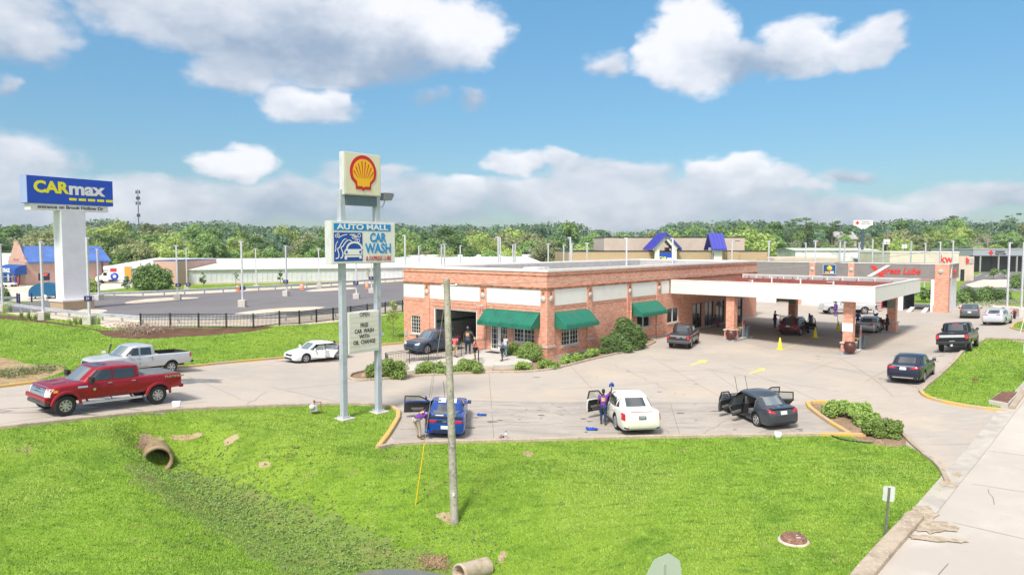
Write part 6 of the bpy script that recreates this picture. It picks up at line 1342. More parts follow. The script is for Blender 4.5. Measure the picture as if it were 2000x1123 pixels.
strip_plants([(1872, 600), (1960, 594), (1990, 588)], 130, lm_grey, 'pale ground cover grasses below the roadside hedge', 'ground cover', .7, .5, 'ground_cover', 3); strip_plants([(232, 643), (262, 648), (300, 652)], 90, leaf_mat('leaf_pink_grass', (.34, .24, .19), (.42, .30, .24), (.5, .42, .3)), 'pinkish ornamental grass clump on the mulch bed', 'grass', .8, .35, 'ornamental_grass', 4)
strip_plants([(-20, 735), (20, 733), (60, 728), (95, 722)], 130, lm_oliv, 'dry brown weeds on the bare verge behind the pickups', 'weeds', .45, .3, 'dry_weeds', 6)
def tuft(px, py, s, lm, label):
 p = at(px, py); rg = np.random.default_rng(int(px)); V = []; n = 70
 for i in range(n):
  a = rg.uniform(0, 6.28); l = s * rg.uniform(.6, 1.1); tl = rg.uniform(.1, .5); b = np.array([rg.normal() * .06, rg.normal() * .06, 0]); t = b + [math.cos(a) * l * tl, math.sin(a) * l * tl, l]; w = np.array([-math.sin(a), math.cos(a), 0]) * .02
  V += [b - w, b + w, t + w * .3, t - w * .3]
 o = npmesh('grass_tuft', np.array(V), np.arange(4 * n).reshape(n, 4), lm); o.location = p; tag(o, label, 'grass tuft', 'ornamental tufts on the mulch bed')
for i, (px, py, s) in enumerate([(3, 607, .9), (10, 611, .9), (21, 609, .8), (42, 623, .75), (57, 625, .9), (70, 627, .8), (82, 622, .6), (94, 625, .7), (136, 634, .6), (147, 634, .8), (158, 634, .7), (170, 634, .9), (180, 634, .7), (193, 634, .8)]):
 tuft(px, py, s, lm_hedge if i in (3, 4, 5, 6, 7, 10, 13) else lm_yel, 'bright green tuft on the mulch bed by the guardrail' if i in (3, 4, 5, 6, 7, 10, 13) else 'straw coloured tuft on the mulch bed by the guardrail')
def young(px, py, pty, w, lm, label, n=500, size=.1, shape='cone', trunk=.25, stake=False, seed=None):
 p = at(px, py); top = at_y(px, pty, p.y); h = top.z - p.z; rg = np.random.default_rng(seed or int(px)); e = empty('young_tree', label, 'tree', p); cs, rs = crown_clumps(rg, w, h * (1 - trunk), h * trunk, 16, shape); V, F = leaf_cloud(cs, rs * .9, n, size, rg); npmesh('crown', V, F, lm, e)
 t = MB().tube((0, 0, -.1), (0, 0, h * .9), .045, .015, 6)
 for c in cs[:9]: t.tube((0, 0, max(h * trunk, c[2] - .5)), tuple(c), .018, .007, 4)
 if stake: t.tube((.5, 0, 0), (.05, 0, 1.2), .02, n=5)
 t.build('trunk', m_bark, e)
young(768, 662, 583, 2.0, lm_yel, 'slender yellowing young tree at the left end of the brick building', n=900, size=.075, trunk=.3, stake=True); young(397, 560, 528, 1.5, lm_dark, 'small dark conifer right of the round bush', n=400, size=.12, trunk=.05); young(548, 554, 526, 1.5, lm_dark, 'small dark conifer in front of the shed middle', n=400, size=.12, trunk=.05)
young(649, 549, 522, 1.5, lm_dark, 'small dark conifer behind the left sign post', n=400, size=.12, trunk=.05); young(781, 544, 520, 1.4, lm_dark, 'small dark conifer beside the brick parapet end', n=400, size=.12, trunk=.05); young(461, 557, 526, 2.2, lm_grey, 'thin bare young tree in front of the shed', n=120, size=.12); young(720, 550, 519, 2.4, lm_grey, 'thin bare young tree between the sign posts', n=120, size=.12); young(248, 565, 536, 1.7, lm_blu, 'small conifer in front of the box truck', n=420, size=.14, trunk=.05)
young(1940, 546, 524, 3.2, lm_mid, 'young leafy tree on the side lot island', n=500, size=.18, shape='round', trunk=.3); young(1962, 543, 526, 2.2, lm_mid, 'smaller young tree right of the leafy one', n=300, size=.16, shape='round', trunk=.3); young(1945, 517, 498, 3.4, lm_yel, 'yellow young tree in front of the clinic glazing', n=400, size=.2, shape='round'); young(1998, 510, 496, 3.4, lm_mid, 'young tree at the right edge by the clinic', n=400, size=.2, shape='round'); young(1902, 517, 498, 3.0, lm_grey, 'thin young tree between the cream office and the clinic', n=130, size=.16)
for i, px in enumerate([1800, 1808, 1816]): young(px, 590, 560, 2.6, lm_mid, ['left', 'middle', 'right'][i] + ' small tree seen through the open lube bay', n=350, size=.2, shape='round', trunk=.1)
# grass blades and ditch plants
def scatter_blades():
 rg = np.random.default_rng(3); Vs, C = [], []
 for key in ('ground', 'lawn', 'ditch_bed', 'bare_earth'):
  V, F = GROUND[key]; T = V[F]; c = T.mean(1); area = .5 * np.linalg.norm(np.cross(T[:, 1] - T[:, 0], T[:, 2] - T[:, 0]), axis=1)
  ok = (c[:, 1] > 17) & (c[:, 1] < 78) & (np.abs(c[:, 0]) < c[:, 1] * .76 + 2) & (area < 6); T = T[ok]; c = c[ok]; area = area[ok]
  dens = 420 * (24 / np.maximum(c[:, 1], 18)) ** 2.0 * (1 if key == 'ground' else .8 if key == 'lawn' else .55 if key == 'ditch_bed' else .22); n = rg.poisson(area * dens); idx = np.repeat(np.arange(len(T)), n); m = len(idx)
  r1, r2 = rg.random(m), rg.random(m); q = r1 + r2 > 1; r1[q] = 1 - r1[q]; r2[q] = 1 - r2[q]; P = T[idx, 0] + (T[idx, 1] - T[idx, 0]) * r1[:, None] + (T[idx, 2] - T[idx, 0]) * r2[:, None]; Vs.append(P)
 P = np.concatenate(Vs); n = len(P); far = np.clip(P[:, 1] / 28, .8, 2.6)
 ph = .5 + .5 * np.sin(P[:, 0] * .7 + 1.3 * np.sin(P[:, 1] * .45)) * np.sin(P[:, 1] * .9 + P[:, 0] * .2)
 a = rg.uniform(0, 6.28, n); h = (.022 + .028 * rg.random(n) + .022 * ph) * (.8 + .2 * far); w = .009 * far * (1 + rg.random(n)); tl = rg.uniform(.3, 1.6, n)
 dx, dy = np.cos(a), np.sin(a); side = np.stack([-dy * w, dx * w, np.zeros(n)], 1); tip = P + np.stack([dx * h * tl, dy * h * tl, h], 1)
 V = np.stack([P - side, P + side, tip], 1).reshape(-1, 3); F = np.arange(3 * n).reshape(n, 3); o = npmesh('grass', V, F, m_blade); o['kind'] = 'stuff'; tag(o, 'short mown grass blades covering the lawns and banks', 'grass'); return n
m_blade = ground_mat('grass_blades', [(.24, .42, .045), (.10, (.31, .47, .065), .42, .62), (.45, (.17, .33, .035), .45, .62), (2.2, (.33, .49, .09), .48, .68), (1.0, (.12, .26, .035), .52, .72, (1, 3.2, 1), .3), (.8, (.40, .38, .16), .60, .74), (.22, (.36, .47, .12), .52, .68), (16, (.12, .22, .02), .50, .72), (60, (.34, .42, .11), .56, .75)], [], .7, .2)
print('blades', scatter_blades())
def ditch_plants():
 rg = np.random.default_rng(8); cs = []; hs = []
 for k in range(len(DITCH) - 1):
  a, b = DITCH[k], DITCH[k + 1]; L = np.hypot(*(b - a)[:2]); n = int(L * 120)
  for i in range(n):
   t = rg.random(); q = a + (b - a) * t; nn = np.array([-(b - a)[1], (b - a)[0]]) / L; o = rg.normal() * (.75 + .22 * (k + t)); cs.append([q[0] + nn[0] * o, q[1] + nn[1] * o]); hs.append(max(.03, .11 - abs(o) * .03))
 cs = np.array(cs); hs = np.array(hs); z = TZ(cs[:, 0], cs[:, 1]); ok = ~((cs[:, 0] > -5.2) & (cs[:, 1] < 24.2) & (z < -2.1)); C = np.column_stack([cs, z + hs * .5])[ok]; hs = hs[ok]
 V, F = leaf_cloud(C, hs, len(C) * 9, .035, rg, flat=1., up=.6, shell=.2, asp=.7); o = npmesh('ditch_plants', V, F, leaf_mat('leaf_ditch', (.20, .34, .09), (.27, .34, .10), (.34, .42, .17), 1.5)); o['kind'] = 'stuff'; tag(o, 'low broad leaved plants filling the drainage ditch', 'ditch plants')
 n = 700; x = rg.uniform(-13, 2, n); y = rg.uniform(21.5, 33, n); z = TZ(x, y); nz = np.sin(x * 1.1 + y * .6) + np.sin(y * 1.7 - x * .5); ok = (nz > .5) & (z > -2.0); C = np.column_stack([x, y, z + .04])[ok]
 V, F = leaf_cloud(C, np.full(len(C), .12), len(C) * 12, .028, rg, flat=.5, up=.6, shell=.1, asp=.8); o = npmesh('bank_weeds', V, F, leaf_mat('leaf_weed', (.28, .38, .10), (.34, .36, .14), (.38, .45, .17), 1.5)); o['kind'] = 'stuff'; tag(o, 'brownish clover patches on the ditch banks', 'weeds')
ditch_plants()
# vehicles
def paint(name, col, metal=.0, rough=.28):
 return mat('paint_' + name, col, rough, metal=metal, coat=.4, spec=.35, var=(1.3, tuple(c * .88 for c in col), .4, .7))
m_tyre = mat('tyre_rubber', (.022, .022, .023), .85); m_rim = mat('rim_silver', (.55, .55, .57), .3, metal=.7); m_rimd = mat('rim_dark', (.05, .05, .055), .35, metal=.5)
m_cglass = mat('car_glass', (.03, .036, .042), .05, spec=.9, coat=.5); m_lglass = mat('wet_windscreen', (.16, .19, .21), .08, spec=.9, coat=.6); m_rglass = mat('rear_glass', (.06, .07, .08), .12, spec=1., coat=.6)
m_trim = mat('black_trim', (.02, .02, .022), .5); m_chrome = mat('chrome', (.75, .75, .77), .12, metal=.9); m_tail = mat('tail_lamp_red', (.55, .012, .02), .2, coat=.6); m_head = mat('head_lamp', (.62, .63, .62), .12, coat=.8); m_amber = mat('amber_lamp', (.8, .30, .02), .3)
m_plate = mat('plate_white', (.72, .73, .70), .5); m_cab = mat('cabin_black', (.022, .021, .022), .8); m_seat = mat('seat_grey', (.16, .15, .15), .8)
def me_from(V, F, nm='tmp'):
 me = bpy.data.meshes.new(nm); me.from_pydata([tuple(v) for v in V], [], [tuple(f) for f in F]);
 bm = bmesh.new(); bm.from_mesh(me); bmesh.ops.remove_doubles(bm, verts=bm.verts, dist=1e-5); bmesh.ops.recalc_face_normals(bm, faces=bm.faces); bm.to_mesh(me); bm.free(); return me
def boolean(me, cut, op, transfer=False):
 a = bpy.data.objects.new('a', me); b = bpy.data.objects.new('b', cut); COL.objects.link(a); COL.objects.link(b)
 md = a.modifiers.new('b', 'BOOLEAN'); md.object = b; md.operation = op; md.solver = 'EXACT'; md.material_mode = 'TRANSFER' if transfer else 'INDEX'
 if op == 'DIFFERENCE': md.use_self = False
 dg = bpy.context.evaluated_depsgraph_get(); r = bpy.data.meshes.new_from_object(a.evaluated_get(dg))
 bpy.data.objects.remove(a); bpy.data.objects.remove(b); return r
class Car: pass
def lower_solid(S):
 L, Wd = S['L'], S['W']; n = S.get('n', 46)
 u = np.linspace(-1, 1, n); u = np.sign(u) * (1 - (1 - np.abs(u)) ** 1.35)   # denser at the ends
 pl = S.get('plan', [(-1, .76), (-.985, .86), (-.94, .93), (-.86, .975), (-.6, 1), (.45, 1), (.72, .98), (.88, .93), (.96, .84), (1, .66)])
 V = []; rings = []
 for q in u:
  x = q * L / 2; hw = Wd / 2 * np.interp(q, *zip(*pl)); zt = np.interp(x, *zip(*S['top'])); zb = np.interp(x, *zip(*S['bot'])); cr = S.get('crown', .04) * (1 - abs(q) ** 4)
  dr = min(.07, (zt - zb) * .3); zs = zt - dr; half = [(0, zb), (hw * .78, zb)]
  for t in (0, .12, .3, .48, .58, .75, .9, 1): half.append((hw * np.interp(t, [0, .12, .3, .48, .58, .8, 1], S.get('side', [.925, .975, .995, 1.0, .998, .985, .95])), zb + .015 + (zs - zb - .015) * t))
  he = hw * .95; half += [(he - .025, zt - dr * .35), (he - .09, zt), (he * .5, zt + cr * .8), (0, zt + cr)]
  ring = half + [(-y, z) for y, z in half[-2:0:-1]]
  rings.append([(x, y, z) for y, z in ring])
 m = len(rings[0]); F = []
 for r in rings: V += r
 for i in range(len(rings) - 1):
  for k in range(m): F.append((i * m + k, i * m + (k + 1) % m, (i + 1) * m + (k + 1) % m, (i + 1) * m + k))
 F += [tuple(range(m))[::-1], tuple(range((len(rings) - 1) * m, len(rings) * m))]
 return me_from(V, F)
def cabin_solid(S):
 xa, xb, xc, xd = S['cab']; wb, wr = S['W'] / 2 * S.get('cwb', .93), S['W'] / 2 * S.get('cwr', .76); z0, z1 = S['belt'], S['H']; P = 56; V = []; n = 0
 ex = S.get('cex', 5.0); arch = S.get('arch', .05)
 def ring(t, shr=0., zz=None):
  xf = xa + (xb - xa) * t; xr = xd + (xc - xd) * t; w = wb + (wr - wb) * t ** 1.25; c = (xf + xr) / 2; hl = (xf - xr) / 2 - shr; w = w - shr; out = []
  for k in range(P):
   a = 2 * math.pi * (k + .5) / P; ca, sa = math.cos(a), math.sin(a)
   x = c + hl * math.copysign(abs(ca) ** (2 / ex), ca); y = w * math.copysign(abs(sa) ** (2 / ex), sa)
   bow = .10 * (1 - (y / max(w, .01)) ** 2) * (1 if ca > 0 else -.6) * min(1, abs(ca) * 1.5) * (1 - .5 * t)
   out.append((x + bow, y))
  return out
 rings = []
 ts = [0, .1, .25, .4, .55, .7, .82, .90]
 def zroof(x):
  xm = xb * .5 + xc * .5; return z1 - arch * ((x - xm) / max(.3, (xb - xc) / 2)) ** 2
 for t in ts: rings.append([(x, y, z0 - .06 + (z1 - z0 + .06 - .03) * t) for x, y in ring(t)])
 for t, shr, dz in ((.965, .012, -.035), (1.0, .045, -.012), (1.0, .11, 0)): rings.append([(x, y, max(zroof(x) + dz - .015, z0 + (z1 - z0) * .85)) for x, y in ring(t, shr)])
 for f in (.75, .5, .25):
  base = ring(1.0, .11); cx = sum(p[0] for p in base) / P
  rings.append([(cx + (x - cx) * f, y * f, zroof(cx + (x - cx) * f) - .015 + .022 * (1 - f * f)) for x, y in base])
 F = []
 for r in rings: V += r
 for i in range(len(rings) - 1):
  for k in range(P): F.append((i * P + k, i * P + (k + 1) % P, (i + 1) * P + (k + 1) % P, (i + 1) * P + k))
 F += [tuple(range(P))[::-1], tuple(range((len(rings) - 1) * P, len(rings) * P))]
 return me_from(V, F)
def make_car(name, label, cat, S, pm, rimm=None, doors=(), glass=None, group=None, extras=None):
 e = empty(name, label, cat, (0, 0, 0), 0, group); L, Wd, H = S['L'], S['W'], S['H']; r = S['r']; fx, rx = S['axles']; xa, xb, xc, xd = S['cab']; belt = S['belt']; glass = glass or m_cglass
 lo = lower_solid(S); ca = cabin_solid(S); body = boolean(lo, ca, 'UNION'); bv = bmesh.new(); bv.from_mesh(body); tree = BVHTree.FromBMesh(bv); bv.free()
 cm = MB(); rw = r * S.get('well', 1.16)
 for x in (fx, rx):
  for s_ in (-1, 1):
   y0, y1 = s_ * (Wd / 2 - .30), s_ * (Wd / 2 + .3); n = 28; ya, yb = min(y0, y1), max(y0, y1)
   pts = [(x + rw * math.cos(2 * math.pi * k / n), r + .02 + rw * math.sin(2 * math.pi * k / n)) for k in range(n)]
   pts = [(px_, z if z > r * .8 else z - .5) for px_, z in pts]
   cm.prism(pts, ya, yb, 0, 'y')
 zs = S['sill'] + .13
 xB = S['B']; xF = S['F']; xR = S['Rr']
 def xfront(z): t = (z - belt) / (H - belt); return xa + (xb - xa) * min(max(t, 0), 1)
 def xrear(z): t = (z - belt) / (H - belt); return xd + (xc - xd) * min(max(t, 0), 1)
 zt_ = H - S.get('rail', .13)
 outl = {'F': [(xF, zs), (xF, belt - .03), (min(xF, xfront(belt) - .12), belt + .03), (xfront(zt_) - .12, zt_), (xB, zt_), (xB, zs)],
   'R': [(xB - .06, zs), (xB - .06, zt_), (max(xR + .05, xrear(zt_) + .14), zt_ - .02), (xR, belt + .05), (xR + .03, belt - .15), (xR + .26, zs + .22), (xR + .34, zs)]}
 for d in doors:
  s_ = 1 if d[0] == 'l' else -1; y0, y1 = s_ * .09, s_ * (Wd / 2 + .3); cm.prism(outl[d[1].upper()], min(y0, y1), max(y0, y1), 0, 'y')
 if S.get('bed'):
  b0, b1, bz, depth = S['bed']; cm.box(b0, b1, -Wd / 2 + .12, Wd / 2 - .12, bz - depth, bz + .4)
 cut = cm.mesh('cut'); cut.materials.append(m_cab); body.materials.clear(); body.materials.append(pm)
 body = boolean(body, cut, 'DIFFERENCE', True); body.name = 'body'
 if len(body.materials) < 2: body.materials.append(m_cab)
 for p in body.polygons: p.use_smooth = True
 body.set_sharp_from_angle(angle=R(38))
 o = bpy.data.objects.new('body', body); link(o, e)
 def hit(a, b, ax, s_):
  if ax == 'y': org, d = Vector((a, s_ * 3, b)), Vector((0, -s_, 0))
  elif ax == 'x': org, d = Vector((s_ * 6, a, b)), Vector((-s_, 0, 0))
  else: org, d = Vector((a, b, 5)), Vector((0, 0, -1))
  loc, nrm, _, _ = tree.ray_cast(org, d)
  if loc is None: loc, nrm, _, _ = tree.find_nearest(Vector((a, s_ * Wd / 2, b)) if ax == 'y' else Vector((s_ * L / 2, a, b)) if ax == 'x' else Vector((a, b, 1)))
  if nrm.dot(d) > 0: nrm = -nrm
  return loc, nrm
 def qpatch(quads, ax, s_, mm, nm, off=.006, n=6, parent=None, mb=None, build=True):
  mb = mb or MB()
  for q in quads:
   vs = []
   for i in range(n + 1):
    for j in range(n + 1):
     u_, v_ = i / n, j / n
     a = (q[0][0] * (1 - u_) + q[1][0] * u_) * (1 - v_) + (q[3][0] * (1 - u_) + q[2][0] * u_) * v_; b = (q[0][1] * (1 - u_) + q[1][1] * u_) * (1 - v_) + (q[3][1] * (1 - u_) + q[2][1] * u_) * v_
     loc, nr = hit(a, b, ax, s_); vs.append(loc + nr * off)
   mb.add(vs, [(i * (n + 1) + j, (i + 1) * (n + 1) + j, (i + 1) * (n + 1) + j + 1, i * (n + 1) + j + 1) for i in range(n) for j in range(n)], 0, True)
  return mb.build(nm, mm, parent or e) if build else mb
 mir = lambda q: [(-p[0], p[1]) for p in q]
 zt = H - S.get('rail', .13) + .005; zb = belt + .035
 wb, wr = Wd / 2 * S.get('cwb', .93), Wd / 2 * S.get('cwr', .76)
 wfr = lambda z: (wb + (wr - wb) * min(1, max(0, (z - belt) / (H - belt))) ** 1.25)
 k1 = S.get('wk', .86)
 def face_win(s_, z0, z1, kk, mm, nm):
  zz = [z0 + (z1 - z0) * i / 4 for i in range(5)]
  return qpatch([[(-wfr(zz[i]) * kk, zz[i]), (wfr(zz[i]) * kk, zz[i]), (wfr(zz[i + 1]) * kk, zz[i + 1]), (-wfr(zz[i + 1]) * kk, zz[i + 1])] for i in range(4)], 'x', s_, mm, nm, n=5)
 face_win(1, belt + .02, H - .085, k1, S.get('wglass', m_lglass if S.get('wetglass') else m_cglass), 'windscreen')
 face_win(-1, S.get('rwz', belt + .12), H - .10, S.get('rwk', .88), S.get('rglass', m_rglass), 'rear_window')
 open_ = set(doors)
 xq = S.get('Q')  # rear end of the last side window (belt x)
 for s_, sd_ in ((1, 'l'), (-1, 'r')):
  if sd_ + 'f' not in open_: qpatch([[(min(xF + .02, xfront(zb) - .16), zb), (xB + .04, zb), (xB + .04, zt), (xfront(zt) - .14, zt)]], 'y', s_, glass, 'side_window')
  if sd_ + 'r' not in open_ and S.get('four', True): qpatch([[(xB - .05, zb), (xR + .06, zb), (max(xR + .1, xrear(zt) + .16), zt), (xB - .05, zt)]], 'y', s_, glass, 'side_window')
  if xq is not None: qpatch([[(xR - .0, zb + .02), (xq, zb + .04), (max(xq + .05, xrear(zt) + S.get('qtop', .1)), zt - .03), (max(xR + .03, xrear(zt) + .14) if xq < xR - .3 else xR + .02, zt - .02)]], 'y', s_, glass, 'quarter_window', n=4)
  w_ = .011
  if S.get('seams', True):
   sm = MB()
   if sd_ + 'f' not in open_: qpatch([[(xF - w_, zs), (xF + w_, zs), (xF + w_, belt), (xF - w_, belt)], [(xF, zs - w_), (xB, zs - w_), (xB, zs + w_), (xF, zs + w_)]], 'y', s_, m_trim, '', off=.003, n=4, mb=sm, build=False)
   qpatch([[(xB - w_, zs), (xB + w_, zs), (xB + w_, zt), (xB - w_, zt)]], 'y', s_, m_trim, '', off=.003, n=5, mb=sm, build=False)
   if S.get('four', True) and sd_ + 'r' not in open_: qpatch([[(xR - w_ + .02, zs + .3), (xR + w_ + .02, zs + .3), (xR + w_, belt), (xR - w_, belt)], [(xB, zs - w_), (xR + .3, zs - w_), (xR + .3, zs + w_), (xB, zs + w_)]], 'y', s_, m_trim, '', off=.003, n=4, mb=sm, build=False)
   sm.build('door_seam', m_trim, e)
  hm = S.get('handle', pm)
  for xx, dd in ((xB + .12, 'f'), (xR + .14, 'r')):
   if (sd_ + dd) in open_ or (dd == 'r' and not S.get('four', True)): continue
   loc, nr = hit(xx, belt - .10, 'y', s_); m = MB(); m.box(xx - .09, xx + .09, loc.y - .01, loc.y + s_ * .045, belt - .12, belt - .085); m.build('door_handle', hm, e, bevel=.008)
  if sd_ + 'f' not in open_:
   ym = hit(xfront(belt) - .3, belt - .02, 'y', s_)[0].y; m = MB(); xm = xfront(zb) - .28; k = S.get('mir', 1.)
   m.box(xm - .02, xm + .05, ym - s_ * .03, ym + s_ * .12, belt + .0, belt + .05); m.box(xm - .06, xm + .07 * k, ym + s_ * .07, ym + s_ * (.07 + .19 * k), belt - .01, belt + .15 * k * 1.1); mo = m.build('mirror', S.get('mirm', pm), e, bevel=.025)
   MB().box(xm - .07, xm - .062, ym + s_ * .09, ym + s_ * (.05 + .19 * k), belt + .01, belt + .13 * k * 1.1).build('mirror_glass', m_rglass, mo)
 wm = None
 for x in (fx, rx):
  for s_ in (1, -1):
   wt = S.get('tw', .23)
   if wm is None:
    t = MB(); rr = r * S.get('rimf', .66)
    t.lathe([(rr, -wt / 2 + .02), (rr + .03, -wt / 2), (r - .03, -wt / 2 + .01), (r, -wt / 2 + .04), (r, wt / 2 - .04), (r - .03, wt / 2 - .01), (rr + .03, wt / 2), (rr, wt / 2 - .02)], n=32, axis='y'); wm = t.mesh('wheel'); wm.materials.append(m_tyre)
    q = MB(); q.lathe([(rr + .005, -.09), (rr, .08), (rr - .02, .105), (rr - .035, .085)], n=32, axis='y'); q.lathe([(rr - .035, .085), (rr - .04, .02), (.06, -.01)], n=32, axis='y', mi=1)
    q.lathe([(.055, .0), (.075, .075), (.05, .095), (.001, .095)], n=14, axis='y', mi=0)
    ns = S.get('spokes', 5)
    for k in range(ns):
     a = 2 * math.pi * k / ns + .3
     for da in ((-.13, .13) if S.get('twin', True) else (0,)):
      c_, s2 = math.cos(a + da), math.sin(a + da); q.beam((.06 * c_, .07, .06 * s2), ((rr - .02) * c_, .088, (rr - .02) * s2), .045 if S.get('twin', True) else .075, .03, 0, up=(0, 1, 0))
    q.lathe([(.06, -.008), (rr - .045, .022), (rr - .04, .0)], n=32, axis='y', mi=1)
    rmsh = q.mesh('rim'); rmsh.materials.append(rimm or m_rim); rmsh.materials.append(m_rimd)
   wo = bpy.data.objects.new('wheel', wm); link(wo, e); wo.location = (x, s_ * (Wd / 2 - wt / 2 - S.get('inset', .02)), r); wo.rotation_euler = (0, random.random() * 3, 0 if s_ > 0 else math.pi)
   ro = bpy.data.objects.new('rim', rmsh); link(ro, wo); ro.location = (0, .015, 0)
 MB().box(-L / 2 + .35, L / 2 - .35, -Wd / 2 + .32, Wd / 2 - .32, S['sill'] - .04, S['sill'] + .12).build('chassis', m_cab, e)
 def frame_at(x, z, s_): return hit(x, z, 'y', s_)[0]
 for d in doors:
  s_ = 1 if d[0] == 'l' else -1; fr = d[1] == 'f'; ol = outl[d[1].upper()]; xh = ol[0][0] if fr else xB - .06; yh = hit(xh, belt - .3, 'y', s_)[0].y
  hinge = Vector((xh, yh - s_ * .03, 0)); ang = S.get('dang', 62) if fr else S.get('dangr', S.get('dang', 66))
  x_in, x_out = (xF, xB) if fr else (xB - .06, xR)
  if fr: lowq = [[(xF, zs), (xB, zs), (xB, belt), (xF, belt)]]
  else: lowq = [[(xB - .06, zs), (xR + .34, zs), (xR + .26, zs + .22), (xB - .06, zs + .22)], [(xB - .06, zs + .22), (xR + .26, zs + .22), (xR, belt), (xB - .06, belt)]]
  mb = qpatch(lowq, 'y', s_, pm, '', off=.0, n=8, build=False); mb.v = [tuple(Vector(v) - hinge) for v in mb.v]
  me = mb.mesh('door', fix=False); bm = bmesh.new(); bm.from_mesh(me); bmesh.ops.remove_doubles(bm, verts=bm.verts, dist=1e-4); bmesh.ops.recalc_face_normals(bm, faces=bm.faces)
  if sum(f.normal.y for f in bm.faces) * s_ < 0: bmesh.ops.reverse_faces(bm, faces=bm.faces)
  bm.to_mesh(me); bm.free(); me.materials.append(pm); me.materials.append(m_cab)
  do = bpy.data.objects.new('door', me); link(do, e); do.location = hinge; sgn = 1 if s_ > 0 else -1
  do.rotation_euler = (0, 0, -R(ang) * sgn); sd2 = do.modifiers.new('t', 'SOLIDIFY'); sd2.thickness = .10; sd2.offset = -1; sd2.material_offset = 1; sd2.material_offset_rim = 0
  if fr: top = [(min(xF, xfront(belt + .03) - .12), belt), (xfront(zt_) - .12, zt_), (xB + .02, zt_), (xB + .02, belt)]
  else: top = [(xB - .08, belt), (xB - .08, zt_), (max(xR + .05, xrear(zt_) + .14), zt_ - .02), (xR + .03, belt)]
  P3 = [frame_at(x, z, s_) - hinge for x, z in top]; f = MB()
  for i in range(3):
   a, b = P3[i], P3[i + 1]; f.beam(a, b, .045, .05, 0, up=(0, 1, 0))
  f.build('window_frame', m_trim if S.get('darkframe', True) else pm, do)
  g = MB().add([p + Vector((0, -s_ * .012, 0)) for p in P3], [(0, 1, 2, 3)]); g.build('glass', mat('door_glass', (.30, .36, .33), .08, alpha=.45, spec=.8), do)
  t = MB(); xm = (x_in + x_out) / 2 - xh; t.box(xm - .32, xm + .28, -s_ * .16, -s_ * .075, belt - .42, belt - .34); t.box(xm - .25, xm + .3, -s_ * .13, -s_ * .098, zs + .1, zs + .26); t.build('armrest', m_seat, do)
  if fr:
   m = MB(); m.box(-.30, -.20, s_ * .02, s_ * .27, belt - .01, belt + .16); m.build('mirror', pm, do, bevel=.025)
 if doors:
  zf = zs + .05
  for s_ in (1, -1):
   if not any(d[0] == ('l' if s_ > 0 else 'r') for d in doors): continue
   for xs_, dd in ((xB + .28, 'f'), (xR + .5, 'r')):
    if (('l' if s_ > 0 else 'r') + dd) not in doors: continue
    m = MB(); ya, yb = s_ * .12, s_ * (Wd / 2 - .22)
    m.box(xs_ - .22, xs_ + .28, min(ya, yb), max(ya, yb), zf, zf + .28); m.prism([(xs_ - .30, zf + .25), (xs_ - .12, zf + .25), (xs_ - .30, zf + .85), (xs_ - .44, zf + .82)], min(ya, yb), max(ya, yb), 0, 'y'); m.prism([(xs_ - .36, zf + .84), (xs_ - .46, zf + .84), (xs_ - .48, zf + 1.0), (xs_ - .39, zf + 1.02)], min(s_ * .3, s_ * .55), max(s_ * .3, s_ * .55), 0, 'y')
    m.build('seat', S.get('seatm', m_seat), e, bevel=.03)
 for (nm, ax, s_, quads, mm, both) in S.get('patches', []) + (extras or []):
  for q in quads:
   qpatch([q], ax, s_, mm, nm, off=.008, n=5)
   if both: qpatch([mir(q)] if ax == 'x' else [q], ax, s_ if ax == 'x' else -s_, mm, nm, off=.008, n=5)
 c = Car(); c.e = e; c.S = S; c.hit = hit; c.q = qpatch; return c
GS = 1.08
def put(c, rear=None, heading=None, front=None, side=1, scale=None, which='rear'):
 """stand the car on the ground: rear/front = photo pixels of the wheel contacts on one side (side 1 = its left)"""
 S = c.S; fx, rx = S['axles']; tr = S['W'] / 2 - .14
 if heading is None:
  a = at(*rear); b = at(*front); d = (b - a); heading = math.degrees(math.atan2(d.y, d.x)); sc = max(.92, min(1.1, d.xy.length / (fx - rx))) if scale is None else scale
  mid = (a + b) / 2; off = Vector(((fx + rx) / 2, side * tr))
 else:
  sc = (scale or 1.) * GS
  if which == 'rear': mid = at(*rear); off = Vector((rx, side * tr))
  else: mid = at(*front); off = Vector((fx, side * tr))
 h = R(heading); off = off * sc; X = mid.x - (off.x * math.cos(h) - off.y * math.sin(h)); Y = mid.y - (off.x * math.sin(h) + off.y * math.cos(h))
 f = Vector((math.cos(h), math.sin(h))); l = Vector((-f.y, f.x)); wb = (fx - rx) * sc / 2; zz = lambda p: tz(p.x, p.y); C0 = Vector((X, Y)) + f * ((fx + rx) / 2 * sc)
 zf, zr = zz(C0 + f * wb), zz(C0 - f * wb); zl, zr2 = zz(C0 + l * tr), zz(C0 - l * tr)
 pitch = -math.atan2(zf - zr, 2 * wb); roll = math.atan2(zl - zr2, 2 * tr)
 z0 = (zf + zr) / 2 + math.sin(-pitch) * (0 - (fx + rx) / 2 * sc)
 c.e.location = (X, Y, z0 + .004); c.e.scale = (sc, sc, sc); M = Matrix.Rotation(h, 3, 'Z') @ Matrix.Rotation(pitch, 3, 'Y') @ Matrix.Rotation(roll, 3, 'X'); c.e.rotation_euler = M.to_euler()
 return c
